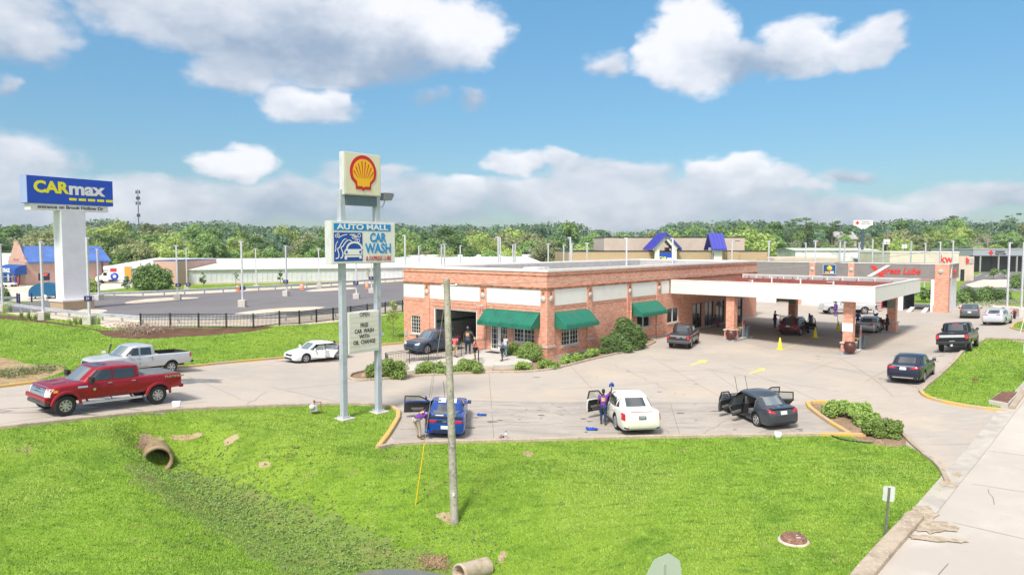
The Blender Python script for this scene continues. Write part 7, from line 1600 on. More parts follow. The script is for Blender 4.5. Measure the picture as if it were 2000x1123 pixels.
def sedan(L=4.85, W=1.85, H=1.46, wb=2.78, r=.335, **k):
 f = L / 2; fo = k.pop('fo', .92); fx = f - fo; rx = fx - wb; b = k.pop('b', .93)
 S = dict(L=L, W=W, H=H, r=r, axles=(fx, rx), sill=.20, belt=b, n=46,
   top=[(-f, .62), (-f + .03, .84), (-f + .09, b + .05), (-f + .30, b + .10), (-f + .7, b + .09), (-1.1, b + .02), (.4, b), (fx - .45, b + .015), (fx, b - .06), (f - .35, b - .17), (f - .12, b - .25), (f - .03, .56), (f, .46)],
   bot=[(-f, .34), (-f + .15, .25), (rx, .21), (fx, .20), (f - .15, .2), (f, .27)], cab=(fx - .34, fx - 1.04, rx + .30, rx - .46), B=-.12 + (fx + rx) / 2 + .05, F=fx - .46, Rr=rx + .16, Q=rx - .10)
 S.update(k); return S
def suv(L=4.6, W=1.86, H=1.68, wb=2.7, r=.36, **k):
 f = L / 2; fo = k.pop('fo', .93); fx = f - fo; rx = fx - wb; b = k.pop('b', 1.05)
 S = dict(L=L, W=W, H=H, r=r, axles=(fx, rx), sill=.26, belt=b, n=46,
   top=[(-f, .75), (-f + .03, 1.0), (-f + .08, b), (-f + .3, b + .03), (.4, b), (fx - .45, b + .02), (fx, b - .05), (f - .35, b - .14), (f - .12, b - .24), (f - .03, .68), (f, .55)],
   bot=[(-f, .42), (-f + .15, .32), (rx, .27), (fx, .26), (f - .15, .26), (f, .34)], cab=(fx - .36, fx - 1.0, -f + .46, -f + .12), B=(fx + rx) / 2 - .05, F=fx - .47, Rr=rx + .12, Q=-f + .50, qtop=.12, rwz=b + .08, cwr=.74)
 S.update(k); return S
def pickup(L=5.9, W=2.0, H=1.93, wb=3.7, r=.40, **k):
 f = L / 2; fo = k.pop('fo', .95); fx = f - fo; rx = fx - wb; b = k.pop('b', 1.28); xc = k.pop('xc', -.75); sill = k.pop('sill', .48); hood = k.pop('hood', b - .02)
 S = dict(L=L, W=W, H=H, r=r, axles=(fx, rx), sill=sill, belt=b, n=50, crown=.03, tw=.27,
   top=[(-f, sill + .3), (-f + .012, b - .03), (-f + .05, b + .03), (xc, b + .03), (0, b), (fx - .5, b + .0), (fx - .2, hood), (fx + .3, hood - .03), (f - .25, hood - .08), (f - .09, hood - .15), (f - .02, hood - .4), (f, sill + .2)],
   bot=[(-f, sill + .18), (-f + .2, sill + .12), (rx, sill + .08), (fx, sill), (f, sill - .02)], plan=[(-1, .94), (-.985, .975), (-.9, 1), (.6, 1), (.85, .985), (.95, .93), (1, .80)], side=[.95, .975, .99, 1.0, 1.0, .99, .96],
   cab=(fx - .62, fx - 1.28, xc + .02, xc - .08), B=k.pop('B', .42), F=fx - .60, Rr=xc + .22, Q=None, cwb=.93, cwr=.80, cex=6, arch=.025, wk=.88, rwk=.78, rail=.15, rwz=b + .10, four=True)
 S.update(k); return S
def common(S, tail=None, plate=True, grille=True, b=None, tl=m_tail):
 f = S['L'] / 2; W = S['W'] / 2; b = S['belt']; P = []
 if tail: P.append(('tail_lamp', 'x', -1, [tail], tl, True))
 if plate: P.append(('plate', 'x', -1, [[(-.16, S.get('pz', b - .22)), (.16, S.get('pz', b - .22)), (.16, S.get('pz', b - .22) + .16), (-.16, S.get('pz', b - .22) + .16)]], m_plate, False))
 if grille: P.append(('grille', 'x', 1, [[(-W * .42, .52), (W * .42, .52), (W * .48, b - .28), (-W * .48, b - .28)]], m_trim, False)); P.append(('head_lamp', 'x', 1, [[(W * .52, b - .33), (W * .86, b - .28), (W * .84, b - .16), (W * .5, b - .24)]], m_head, True)); P.append(('lower_intake', 'x', 1, [[(-W * .6, .28), (W * .6, .28), (W * .5, .42), (-W * .5, .42)]], m_trim, False))
 S['patches'] = P; return S
# red crew cab pickup
S = pickup(L=5.9, W=2.06, H=1.96, wb=4.0, r=.43, b=1.36, sill=.60, xc=-.98, B=.30, fo=.76, spokes=8, twin=False, rimf=.60, hood=1.32, mir=1.5, mirm=m_trim, handle=m_chrome, well=1.2, wglass=m_lglass)
f = S['L'] / 2
S['patches'] = [('grille', 'x', 1, [[(-.64, .84), (.64, .84), (.64, 1.22), (-.64, 1.22)]], m_chrome, False), ('grille_slot', 'x', 1, [[(-.5, .98), (.5, .98), (.5, 1.03), (-.5, 1.03)], [(-.5, 1.09), (.5, 1.09), (.5, 1.14), (-.5, 1.14)]], m_trim, False),
    ('head_lamp', 'x', 1, [[(.67, .84), (.95, .84), (.95, 1.18), (.67, 1.18)]], m_head, True), ('bumper_intake', 'x', 1, [[(-.4, .62), (.4, .62), (.4, .72), (-.4, .72)]], m_trim, False), ('tail_lamp', 'x', -1, [[(.80, 1.0), (.97, 1.0), (.97, 1.32), (.80, 1.32)]], m_tail, True),
    ('tonneau_cover', 'z', 1, [[(-f + .12, -.86), (-1.18, -.86), (-1.18, .86), (-f + .12, .86)]], mat('tonneau_grey', (.13, .13, .14), .6, var=(2, (.17, .17, .18), .45, .6)), False),
    ('hood_vent', 'z', 1, [[(2.0, .35), (2.5, .35), (2.5, .43), (2.0, .43)], [(2.0, -.43), (2.5, -.43), (2.5, -.35), (2.0, -.35)]], m_trim, False), ('sunroof', 'z', 1, [[(.3, -.4), (.85, -.4), (.85, .4), (.3, .4)]], m_cglass, False),
    ('amber_lamp', 'y', 1, [[(f - .42, 1.02), (f - .26, 1.02), (f - .26, 1.12), (f - .42, 1.12)]], m_amber, True), ('fender_badge', 'y', 1, [[(1.02, .98), (1.12, .98), (1.12, 1.08), (1.02, 1.08)]], m_chrome, False), ('fender_vent', 'y', 1, [[(1.35, 1.14), (1.75, 1.14), (1.75, 1.22), (1.35, 1.22)]], m_chrome, True)]
rp_ = make_car('pickup_truck', 'shiny dark red crew cab pickup with a grey bed cover on the driveway', 'pickup', S, paint('red', (.34, .008, .022), .3), doors=(), group=None)
e = rp_.e
for s_ in (1, -1):
 m = MB(); m.tube((-1.0, s_ * 1.06, .47), (1.55, s_ * 1.06, .47), .06); [m.beam((x, s_ * .8, .6), (x, s_ * 1.05, .47), .06, .06) for x in (-.7, .3, 1.3)]; m.build('side_step', m_chrome, e)
 for x, rr in ((S['axles'][0], .60), (S['axles'][1], .60)):   # flared arches
  n = 14; m = MB(); vs = []
  for k in range(n + 1):
   t = math.pi * (.02 + .96 * k / n)
   for (ro, yo) in ((.505, 1.02), (.51, 1.075), (.60, 1.065), (.64, 1.02)): vs.append((x + ro * math.cos(t), s_ * yo, .45 + ro * math.sin(t)))
  m.add(vs, [(i * 4 + j, i * 4 + j + 1, i * 4 + j + 5, i * 4 + j + 4) for i in range(n) for j in range(3)], 0, True); m.build('wheel_arch', paint('red', (.34, .008, .022), .3), e)
m = MB(); m.box(f - .16, f + .06, -.98, .98, .66, .86); m.build('front_bumper', paint('red', (.34, .008, .022), .3), e, bevel=.05); m = MB(); m.box(f - .2, f + .03, -.85, .85, .46, .62); m.build('air_dam', mat('dam_grey', (.07, .075, .08), .6), e, bevel=.04)
m = MB(); m.box(-f - .14, -f + .05, -.95, .95, .68, .84); m.build('rear_bumper', paint('red', (.34, .008, .022), .3), e, bevel=.04)
text('PLATINUM', .13, m_chrome, e, (-2.55, 1.035, 1.27), (R(90), 0, R(180)), sx=1.5, bold=.004)
put(rp_, rear=(306, 789), front=(126, 812), side=1)
# silver pickup behind it
S = pickup(L=5.95, W=2.03, H=1.88, wb=3.65, r=.40, b=1.26, xc=-.62, B=.40, bed=(-2.86, -.80, 1.29, .5), spokes=6, wglass=m_lglass, dang=58, mirm=None or m_chrome)
f = S['L'] / 2; S['patches'] = [('tail_lamp', 'x', -1, [[(.80, .98), (.96, .98), (.96, 1.26), (.80, 1.26)]], m_tail, True), ('tail_lamp_side', 'y', 1, [[(-f + .02, 1.0), (-f + .16, 1.0), (-f + .16, 1.24), (-f + .02, 1.24)]], m_tail, True), ('grille', 'x', 1, [[(-.7, .75), (.7, .75), (.7, 1.0), (-.7, 1.0)]], m_trim, False)]
m_silv = paint('silver', (.62, .63, .65), .35)
sp_ = make_car('pickup_truck', 'silver pickup with an open black bed parked behind the red truck', 'pickup', S, m_silv, doors=('rf',))
m = MB(); m.box(-f - .15, -f + .03, -.95, .95, .60, .74); m.box(-f - .3, -f - .1, -.05, .05, .56, .64); m.build('rear_bumper', m_trim, sp_.e, bevel=.03)
hd = R(math.degrees(rp_.e.rotation_euler.z) + 1); put(sp_, rear=(333, 729), heading=math.degrees(hd), side=1, scale=.94)
# white sedan on the driveway
S = common(sedan(L=4.95, H=1.44, wb=2.83, r=.345, dang=55, spokes=5, wglass=m_lglass, fo=.97), [(.50, .80), (.86, .82), (.86, .95), (.50, .93)])
wa = make_car('sedan', 'wet white sedan with open side doors on the left driveway', 'car', S, paint('white', (.78, .79, .80)), doors=('lf', 'lr'), glass=m_lglass)
for d in wa.e.children:
 if d.name.startswith('door') and d.type == 'MESH' and len(d.children): d.rotation_euler.z = -R(34) if d.location.x > .4 else -R(58)
put(wa, rear=(661, 701.5), front=(594, 709), side=1, scale=1.0)
# blue grey compact suv leaving the wash bay
S = common(suv(L=4.55, H=1.67, wb=2.7, wglass=m_lglass, spokes=5), [(.62, .95), (.88, .95), (.88, 1.08), (.62, 1.08)]); S['patches'] += [('tail_lamp_side', 'y', 1, [[(-2.2, 1.0), (-1.98, 1.0), (-1.98, 1.12), (-2.2, 1.12)]], m_tail, True)]
cx5 = make_car('compact_suv', 'slate blue compact SUV rolling out of the open wash bay', 'car', S, paint('slate', (.075, .11, .17), .5), doors=())
put(cx5, front=(833, 692), heading=229, side=1, which='front', scale=1.04)
# blue coupe with white stripes
S = sedan(L=4.78, W=1.9, H=1.36, wb=2.81, r=.36, b=.93, fo=.92, four=False, spokes=5, well=1.12, dang=60, cwr=.66, n=50)
fx, rx = S['axles']; f = S['L'] / 2; S['cab'] = (fx - .45, fx - 1.25, rx + .62, rx - .22); S['B'] = rx + .95; S['Rr'] = rx + .45; S['Q'] = rx + .30; S['F'] = fx - .5
S['top'] = [(-f, .60), (-f + .02, .86), (-f + .06, 1.02), (-f + .35, 1.04), (rx, 1.02), (rx + .5, .96), (.3, .92), (fx - .4, .96), (fx, .93), (f - .4, .84), (f - .1, .72), (f, .5)]; S['plan'] = [(-1, .84), (-.97, .93), (-.85, 1), (-.55, 1.01), (-.1, .97), (.5, 1), (.8, .98), (.93, .88), (1, .7)]
blu = paint('blue', (.012, .075, .40), .35); m_stripe = mat('stripe_white', (.74, .76, .80), .3, coat=.6)
ww = .37
S['patches'] = [('stripe', 'z', 1, [[(-f + .03, .09), (-f + .45, .09), (-f + .45, .09 + ww), (-f + .03, .09 + ww)], [(rx + .66, .07), (fx - 1.25, .07), (fx - 1.25, .07 + ww), (rx + .66, .07 + ww)], [(fx - .4, .07), (f - .25, .07), (f - .25, .07 + ww), (fx - .4, .07 + ww)], [(-f + .03, -.09 - ww), (-f + .45, -.09 - ww), (-f + .45, -.09), (-f + .03, -.09)], [(rx + .66, -.07 - ww), (fx - 1.25, -.07 - ww), (fx - 1.25, -.07), (rx + .66, -.07)], [(fx - .4, -.07 - ww), (f - .25, -.07 - ww), (f - .25, -.07), (fx - .4, -.07)]], m_stripe, False),
    ('tail_lamp', 'x', -1, [[(.40, .80), (.80, .82), (.80, .92), (.40, .92)]], m_tail, True), ('tail_panel', 'x', -1, [[(-.80, .80), (.80, .80), (.80, .92), (-.80, .92)]], m_trim, False), ('plate', 'x', -1, [[(-.17, .52), (.17, .52), (.17, .68), (-.17, .68)]], m_plate, False), ('diffuser', 'x', -1, [[(-.8, .36), (.8, .36), (.85, .46), (-.85, .46)]], m_trim, False), ('badge', 'x', -1, [[(-.1, .84), (.1, .84), (.1, .89), (-.1, .89)]], m_chrome, False)]
S['patches'][1], S['patches'][2] = S['patches'][2], S['patches'][1]
cam_ = make_car('sports_coupe', 'blue sports coupe with two broad white stripes and its left door open', 'car', S, blu, rimm=m_rimd, doors=('lf',))
m = MB(); m.box(-f - .02, -f + .2, -.82, .82, 1.06, 1.09); m.box(-f + .04, -f + .12, -.75, -.7, 1.0, 1.06); m.box(-f + .04, -f + .12, .7, .75, 1.0, 1.06); m.build('spoiler', m_trim, cam_.e, bevel=.01)
put(cam_, rear=(903, 846), heading=91.5, side=-1, scale=.99)
for d in cam_.e.children:
 if d.name.startswith('door') and len(d.children): d.rotation_euler.z = -R(78)
# white luxury sedan
S = sedan(L=5.1, W=1.87, H=1.5, wb=2.84, r=.36, b=.97, fo=1.0, dang=62, pz=.78, spokes=9, twin=False, rimf=.72)
f = S['L'] / 2; S['patches'] = [('tail_lamp', 'x', -1, [[(.78, .70), (.90, .72), (.87, 1.02), (.76, 1.0)]], m_tail, True), ('plate', 'x', -1, [[(-.17, .74), (.17, .74), (.17, .90), (-.17, .90)]], m_trim, False), ('plate_face', 'x', -1, [[(-.15, .755), (.15, .755), (.15, .885), (-.15, .885)]], mat('plate_pale_blue', (.45, .52, .66), .5), False),
    ('brake_light', 'x', -1, [[(-.5, 1.045), (.5, 1.045), (.5, 1.06), (-.5, 1.06)]], m_tail, False), ('bumper_trim', 'x', -1, [[(-.62, .345), (.62, .345), (.66, .375), (-.66, .375)]], m_chrome, False), ('exhaust', 'x', -1, [[(.62, .33), (.82, .36), (.82, .42), (.64, .40)]], m_trim, True)]
S['seatm'] = mat('seat_beige', (.5, .44, .35), .8)
xts = make_car('sedan', 'cream white luxury sedan with its left front door open and slim vertical tail lamps', 'car', S, paint('pearl', (.78, .755, .68)), doors=('lf',))
put(xts, rear=(1206, 838), heading=97, side=1, scale=1.06)
# dark grey sedan with four open doors
S = sedan(L=4.65, W=1.79, H=1.46, wb=2.7, r=.335, b=.94, fo=.95, dang=68, dangr=70, spokes=5, rglass=m_lglass)
S['patches'] = [('tail_lamp', 'x', -1, [[(.42, .84), (.86, .90), (.88, 1.03), (.60, 1.0)]], m_tail, True), ('plate', 'x', -1, [[(-.17, .78), (.17, .78), (.17, .94), (-.17, .94)]], m_plate, False), ('bumper_insert', 'x', -1, [[(-.55, .32), (.55, .32), (.70, .42), (-.70, .42)]], m_trim, False), ('trunk_seam', 'x', -1, [[(-.52, .70), (.52, .70), (.52, .715), (-.52, .715)]], m_trim, False), ('badge', 'x', -1, [[(-.06, 1.0), (.06, 1.0), (.06, 1.06), (-.06, 1.06)]], m_chrome, False)]
cor = make_car('sedan', 'dark grey sedan with all four doors wide open beside the planted island', 'car', S, paint('graphite', (.075, .085, .105), .45), doors=('lf', 'lr', 'rf', 'rr'))
f = S['L'] / 2; MB().box(-f + .08, -f + .3, -.6, .6, 1.055, 1.085).build('spoiler', paint('graphite', (.075, .085, .105), .45), cor.e, bevel=.01)
put(cor, rear=(1480, 832), heading=105, side=1, scale=1.02)
for c, dx in ((cor, (.35, -.25)), (cam_, (.2,))):
 for i, yy in enumerate(dx):
  xa, xb = c.S['cab'][0], c.S['cab'][1]; m = MB(); m.path([(xa + .02, yy, c.S['belt'] + .05), (xa + .05, yy + .06, c.S['belt'] + .45), (xa + .1, yy + .14, c.S['belt'] + .95)], .012); m.build('wiper', m_trim, c.e)
# dark pickup at the shop
S = pickup(L=5.2, W=1.87, H=1.75, wb=3.2, r=.37, b=1.12, sill=.40, xc=-.85, B=.2, fo=.85, spokes=5, bed=None, wk=.86); f = S['L'] / 2
m_dpk = paint('graphite_brown', (.06, .045, .045), .4)
S['patches'] = [('tail_lamp', 'x', -1, [[(.72, .82), (.89, .82), (.89, 1.14), (.72, 1.14)]], m_tail, True), ('plate', 'x', -1, [[(-.17, .50), (.17, .50), (.17, .66), (-.17, .66)]], m_plate, False), ('tailgate_band', 'x', -1, [[(-.66, 1.0), (.66, 1.0), (.66, 1.12), (-.66, 1.12)]], mat('gate_silver', (.32, .32, .33), .35, metal=.5), False), ('badge', 'x', -1, [[(-.12, .92), (.12, .92), (.12, .97), (-.12, .97)], [(-.62, .92), (-.35, .92), (-.35, .96), (-.62, .96)]], m_chrome, False), ('bed_cover', 'z', 1, [[(-f + .08, -.78), (-1.0, -.78), (-1.0, .78), (-f + .08, .78)]], m_trim, False)]
dp = make_car('pickup_truck', 'dark brown compact pickup with a roof rack by the shop doors', 'pickup', S, m_dpk)
m = MB(); m.box(-f - .1, -f + .04, -.88, .88, .48, .72); m.build('rear_bumper', mat('bumper_dark', (.06, .065, .08), .4, coat=.3), dp.e, bevel=.04)
m = MB(); [m.tube((-.8, s_ * .62, 1.80), (.4, s_ * .62, 1.80), .03) for s_ in (-1, 1)]; m.tube((-.7, -.62, 1.8), (-.7, .62, 1.8), .025); m.tube((.3, -.62, 1.8), (.3, .62, 1.8), .025); [m.tube((x, s_ * .62, 1.7), (x, s_ * .62, 1.8), .03) for x in (-.75, .35) for s_ in (-1, 1)]; m.build('roof_rack', m_trim, dp.e)
put(dp, rear=(1348, 680), heading=66, side=-1, scale=1.0)
# navy sedan on the right
S = sedan(L=4.93, W=1.85, H=1.46, wb=2.78, r=.34, spokes=5, b=.95); S['patches'] = [('tail_lamp', 'x', -1, [[(.30, .90), (.84, .88), (.87, 1.0), (.60, 1.0)]], m_tail, True), ('plate', 'x', -1, [[(-.17, .82), (.17, .82), (.17, .97), (-.17, .97)]], m_plate, False), ('chrome_bar', 'x', -1, [[(-.6, 1.0), (.6, 1.0), (.6, 1.03), (-.6, 1.03)], [(-.75, .36), (.75, .36), (.75, .41), (-.75, .41)]], m_chrome, False)]
S['handle'] = m_chrome
na = make_car('sedan', 'navy blue sedan driving away near the right lawn kerb', 'car', S, paint('navy', (.018, .022, .045), .1), rimm=m_rim); put(na, rear=(1802, 746), heading=50, side=-1, scale=1.0)
# black pickup
S = pickup(L=5.9, W=2.03, H=1.95, wb=3.68, r=.41, b=1.30, xc=-.75, spokes=6, sill=.52); f = S['L'] / 2
S['patches'] = [('tail_lamp', 'x', -1, [[(.80, .96), (.97, .96), (.97, 1.26), (.80, 1.26)]], m_tail, True), ('tailgate_band', 'x', -1, [[(-.76, 1.06), (.76, 1.06), (.76, 1.24), (-.76, 1.24)]], mat('gate_silver2', (.62, .63, .64), .3, metal=.4), False), ('plate', 'x', -1, [[(-.17, .66), (.17, .66), (.17, .82), (-.17, .82)]], m_plate, False), ('bed_cover', 'z', 1, [[(-f + .1, -.86), (-.9, -.86), (-.9, .86), (-f + .1, .86)]], m_trim, False), ('cover_label', 'z', 1, [[(-f + .25, -.12), (-f + .33, -.12), (-f + .33, .2), (-f + .25, .2)]], m_plate, False), ('brake_light', 'x', -1, [[(-.2, 1.83), (.2, 1.83), (.2, 1.88), (-.2, 1.88)]], m_tail, False)]
bp_ = make_car('pickup_truck', 'glossy black pickup with a silver tailgate band and tow hitch', 'pickup', S, paint('black', (.008, .008, .009), .0), rimm=m_rim)
m = MB(); m.box(-f - .12, -f + .04, -.97, .97, .58, .80); m.build('rear_bumper', m_trim, bp_.e, bevel=.04); m = MB(); m.box(-f - .35, -f, -.05, .05, .48, .56); m.lathe([(.01, -.1), (.12, -.08), (.1, .05), (.01, .08)], (-f - .36, 0, .55), 10); m.build('tow_hitch', m_chrome, bp_.e)
put(bp_, rear=(1895, 686), heading=51, side=-1, scale=1.02)
# grey sedan, silver white sedan, silver sedan at the pumps
S = common(sedan(L=4.7, H=1.46, r=.33, pz=.62), [(.66, .85), (.90, .86), (.90, 1.03), (.70, 1.0)]); g_ = make_car('sedan', 'medium grey sedan parked in line beside the lube building side wall', 'car', S, paint('mid_grey', (.13, .14, .15), .5)); put(g_, rear=(1911, 621.5), heading=56, side=-1, scale=1.0)
S = common(sedan(L=4.75, H=1.44, r=.34, plate=None), [(.34, .88), (.88, .90), (.88, .97), (.34, .96)], plate=False); w2 = make_car('sedan', 'silver white sedan with slim tail lamps stopped behind the grey one', 'car', S, paint('ice', (.62, .64, .68), .3)); put(w2, rear=(1962, 634), heading=46, side=-1, scale=1.0)
S = common(sedan(L=4.8, H=1.47, r=.33), [(.50, .84), (.86, .84), (.88, .97), (.50, .97)]); cy = make_car('sedan', 'silver sedan under the canopy between two brick columns', 'car', S, paint('champagne', (.42, .43, .44), .5)); put(cy, rear=(1711.5, 650), heading=50, side=-1, scale=1.0)
S['patches'] = S['patches']
# maroon suv with open doors
S = suv(L=4.7, W=1.88, H=1.69, wb=2.7, r=.37, dang=64); S['patches'] = [('tail_lamp', 'x', -1, [[(.48, .98), (.90, 1.0), (.86, 1.12), (.55, 1.08)]], m_tail, True), ('plate', 'x', -1, [[(-.17, .86), (.17, .86), (.17, 1.0), (-.17, 1.0)]], m_plate, False), ('bumper_trim', 'x', -1, [[(-.8, .44), (.8, .44), (.85, .62), (-.85, .62)]], m_trim, False), ('reflector', 'x', -1, [[(.68, .65), (.85, .65), (.85, .70), (.68, .70)]], m_tail, True)]
ms = make_car('compact_suv', 'maroon compact SUV with its right front door open under the canopy', 'car', S, paint('maroon', (.13, .012, .012), .4), doors=('rf', 'lf')); m = MB(); [m.tube((-1.6, s_ * .58, 1.72), (.4, s_ * .58, 1.72), .025) for s_ in (-1, 1)]; m.build('roof_rails', m_chrome, ms.e)
put(ms, rear=(1562, 655.5), heading=51, side=-1, scale=1.0)
# far silver pickup behind the canopy
S = pickup(L=5.9, W=2.0, H=1.95, wb=3.68, r=.42, b=1.28, xc=-.65, spokes=5, wglass=m_lglass); fp = make_car('pickup_truck', 'silver pickup parked across the lot behind the silver sedan', 'pickup', S, m_silv); put(fp, front=(1624, 614), heading=176, side=1, which='front', scale=1.03)
# small red motorcycle at the far right
p = at(1981, 622); e = empty('motorcycle', 'red motorcycle standing beyond the silver white sedan', 'motorcycle', p, R(60))
for x in (-.7, .7): MB().lathe([(.22, -.05), (.33, -.05), (.35, 0), (.33, .05), (.22, .05), (.2, 0), (.22, -.05)], (x, 0, .34), 20, 0, 'y').build('wheel', m_tyre, e)
m = MB(); m.prism([(-.75, .85), (-.2, .75), (.3, .95), (.55, .9), (.4, .45), (-.3, .4)], -.16, .16, 0, 'y'); m.build('body', m_redp, e, bevel=.05); m = MB(); m.tube((.45, -.38, 1.1), (.45, .38, 1.1), .02); m.beam((.45, 0, 1.1), (.7, 0, .34), .06, .06); m.build('handlebar', m_trim, e); MB().box(-.65, -.05, -.13, .13, .80, .9).build('seat', m_trim, e, bevel=.04)
# people
def skin_mesh(joints, edges, radii, root, sub=1, nm='m'):
 bm = bmesh.new(); vs = {}; lay = bm.verts.layers.skin.verify()
 for k in radii: vs[k] = bm.verts.new(joints[k])
 for a, b in edges: bm.edges.new((vs[a], vs[b]))
 me = bpy.data.meshes.new(nm)
 for k, v in vs.items():
  r = radii[k]; v[lay].radius = r if isinstance(r, tuple) else (r, r); v[lay].use_root = (k == root)
 bm.to_mesh(me); bm.free(); o = bpy.data.objects.new('t', me); COL.objects.link(o)
 s = o.modifiers.new('s', 'SKIN'); s.use_smooth_shade = True; s.branch_smoothing = .3; b = o.modifiers.new('b', 'SUBSURF'); b.levels = sub; b.render_levels = sub
 r = bpy.data.meshes.new_from_object(o.evaluated_get(bpy.context.evaluated_depsgraph_get())); bpy.data.objects.remove(o); return r
SKIN = {'d': (.085, .038, .022), 'm': (.30, .15, .09), 'l': (.50, .30, .22)}
def person(label, px, py, face, shirt, pants, skin='d', hair=(.01, .008, .007), pose=None, hat=None, h=1.78, shorts=False, longsleeve=False, print_=None, shoes=(.03, .03, .035), skirt=False, z=None, hairlong=False, at_=None, group=None, build=1.):
 J = dict(pelvis=(0, 0, .96), waist=(0, 0, 1.10), chest=(.01, 0, 1.32), neck=(0, 0, 1.47), head=(.02, 0, 1.60),
   sl=(0, .17, 1.42), el=(-.02, .25, 1.14), wl=(.06, .26, .90), hl=(.08, .26, .80), sr=(0, -.17, 1.42), er=(-.02, -.25, 1.14), wr=(.06, -.26, .90), hr=(.08, -.26, .80),
   tl=(0, .095, .90), kl=(.03, .11, .50), al=(-.02, .12, .09), fl=(.15, .15, .035), tr=(0, -.095, .90), kr=(.03, -.11, .50), ar=(-.02, -.12, .09), fr=(.15, -.15, .035))
 if pose: J.update(pose)
 J = {k: Vector(v) for k, v in J.items()}; sk = mat('skin_' + skin, SKIN[skin], .5, var=(6, tuple(c * .85 for c in SKIN[skin]), .45, .7))
 p = at_ or at(px, py); e = empty('person', label, 'person', (p.x, p.y, p.z if z is None else z), R(face), group); s = h / 1.75 * 1.04; e.scale = (s, s, s)
 B = build * 1.12
 E_ = [('pelvis', 'waist'), ('waist', 'chest'), ('chest', 'neck'), ('neck', 'head'), ('chest', 'sl'), ('sl', 'el'), ('el', 'wl'), ('wl', 'hl'), ('chest', 'sr'), ('sr', 'er'), ('er', 'wr'), ('wr', 'hr'), ('pelvis', 'tl'), ('tl', 'kl'), ('kl', 'al'), ('al', 'fl'), ('pelvis', 'tr'), ('tr', 'kr'), ('kr', 'ar'), ('ar', 'fr')]
 Rd = dict(pelvis=(.125 * B, .10 * B), waist=(.12 * B, .09 * B), chest=(.135 * B, .10 * B), neck=.052, head=.07, sl=.055, el=.042, wl=.028, hl=(.034, .018), sr=.055, er=.042, wr=.028, hr=(.034, .018), tl=.085 * B, kl=.055, al=.036, fl=.03, tr=.085 * B, kr=.055, ar=.036, fr=.03)
 body = skin_mesh(J, E_, Rd, 'pelvis', 2)
 bm = bmesh.new(); bm.from_mesh(body)
 hd = (J['head'] - J['neck']).normalized(); hq = Vector((0, 0, 1)).rotation_difference(hd); hc = J['head'] + hd * .045
 g = bmesh.ops.create_uvsphere(bm, u_segments=18, v_segments=14, radius=1.0)
 for v in g['verts']:
  x, y, z = v.co; w = .076 - .016 * max(0, -z); fx_ = .094 + (.016 if (x > .8 and abs(y) < .28 and -.35 < z < .05) else 0) - (.010 if (x > .6 and abs(abs(y) - .4) < .16 and .05 < z < .3) else 0)
  v.co = hc + hq @ Vector((x * fx_, y * w, z * .118))
 for s_ in (1, -1):   # ears
  g = bmesh.ops.create_icosphere(bm, subdivisions=1, radius=1.0)
  for v in g['verts']: v.co = hc + hq @ Vector((v.co.x * .022, s_ * .078 + v.co.y * .01, v.co.z * .03))
 for a, b, s_ in (('wl', 'hl', 1), ('wr', 'hr', -1)):
  d = (J[b] - J[a]).normalized(); up = Vector((1, 0, 0)) if abs(d.x) < .8 else Vector((0, 0, 1)); u = (up - d * up.dot(d)).normalized(); w = d.cross(u)
  for i, ln in enumerate((.062, .072, .068, .052)):
   o0 = J[b] + u * (.026 - .0175 * i) + d * .015; k1 = o0 + d * ln * .55 - w * .006 * s_; k2 = k1 + d * ln * .4 - w * .018 * s_ * -1
   m_ = MB().tube(o0, k1, .0092, .0085, 6).tube(k1, k2, .0085, .0065, 6); b0 = len(bm.verts); vv = [bm.verts.new(v) for v in m_.v]
   for f in m_.f:
    try: bm.faces.new([vv[j] for j in f])
    except ValueError: pass
  o0 = J[b] + u * .03 - d * .02; k1 = o0 + u * .025 + d * .03; m_ = MB().tube(o0, k1, .011, .010, 6).tube(k1, k1 + d * .025 + u * .004, .010, .007, 6); vv = [bm.verts.new(v) for v in m_.v]
  for f in m_.f:
   try: bm.faces.new([vv[j] for j in f])
   except ValueError: pass
 for f in bm.faces: f.smooth = True
 bm.to_mesh(body); bm.free(); body.name = 'body'; body.materials.clear(); body.materials.append(sk); link(bpy.data.objects.new('body', body), e)
 m = MB()
 for s_ in (1, -1): c = hc + hq @ Vector((.082, s_ * .030, .012)); m.lathe([(.001, -.006), (.011, -.003), (.011, .003), (.001, .007)], tuple(c), 8, 0, 'x')
 c = hc + hq @ Vector((.082, 0, -.062)); m.box(c.x - .004, c.x + .006, c.y - .022, c.y + .022, c.z - .004, c.z + .004); m.build('face_features', mat('eye_dark', (.02, .012, .01), .3), e)
 def cloth(keys, edges, rad, m_, nm, root, sub=2):
  JJ = dict(J)
  for k, (a, b, t) in keys.items(): JJ[k] = J[a].lerp(J[b], t)
  me = skin_mesh(JJ, edges, rad, root, sub); me.name = nm; me.materials.clear(); me.materials.append(m_)
  for f in me.polygons: f.use_smooth = True
  o = bpy.data.objects.new(nm, me); link(o, e); return o
 cm = lambda c: mat('cloth_%d_%d_%d' % tuple(int(v * 1000) for v in c), c, .85, var=(5, tuple(v * .7 for v in c), .45, .65), bump=(14, .4))
 st = .99 if longsleeve else .75
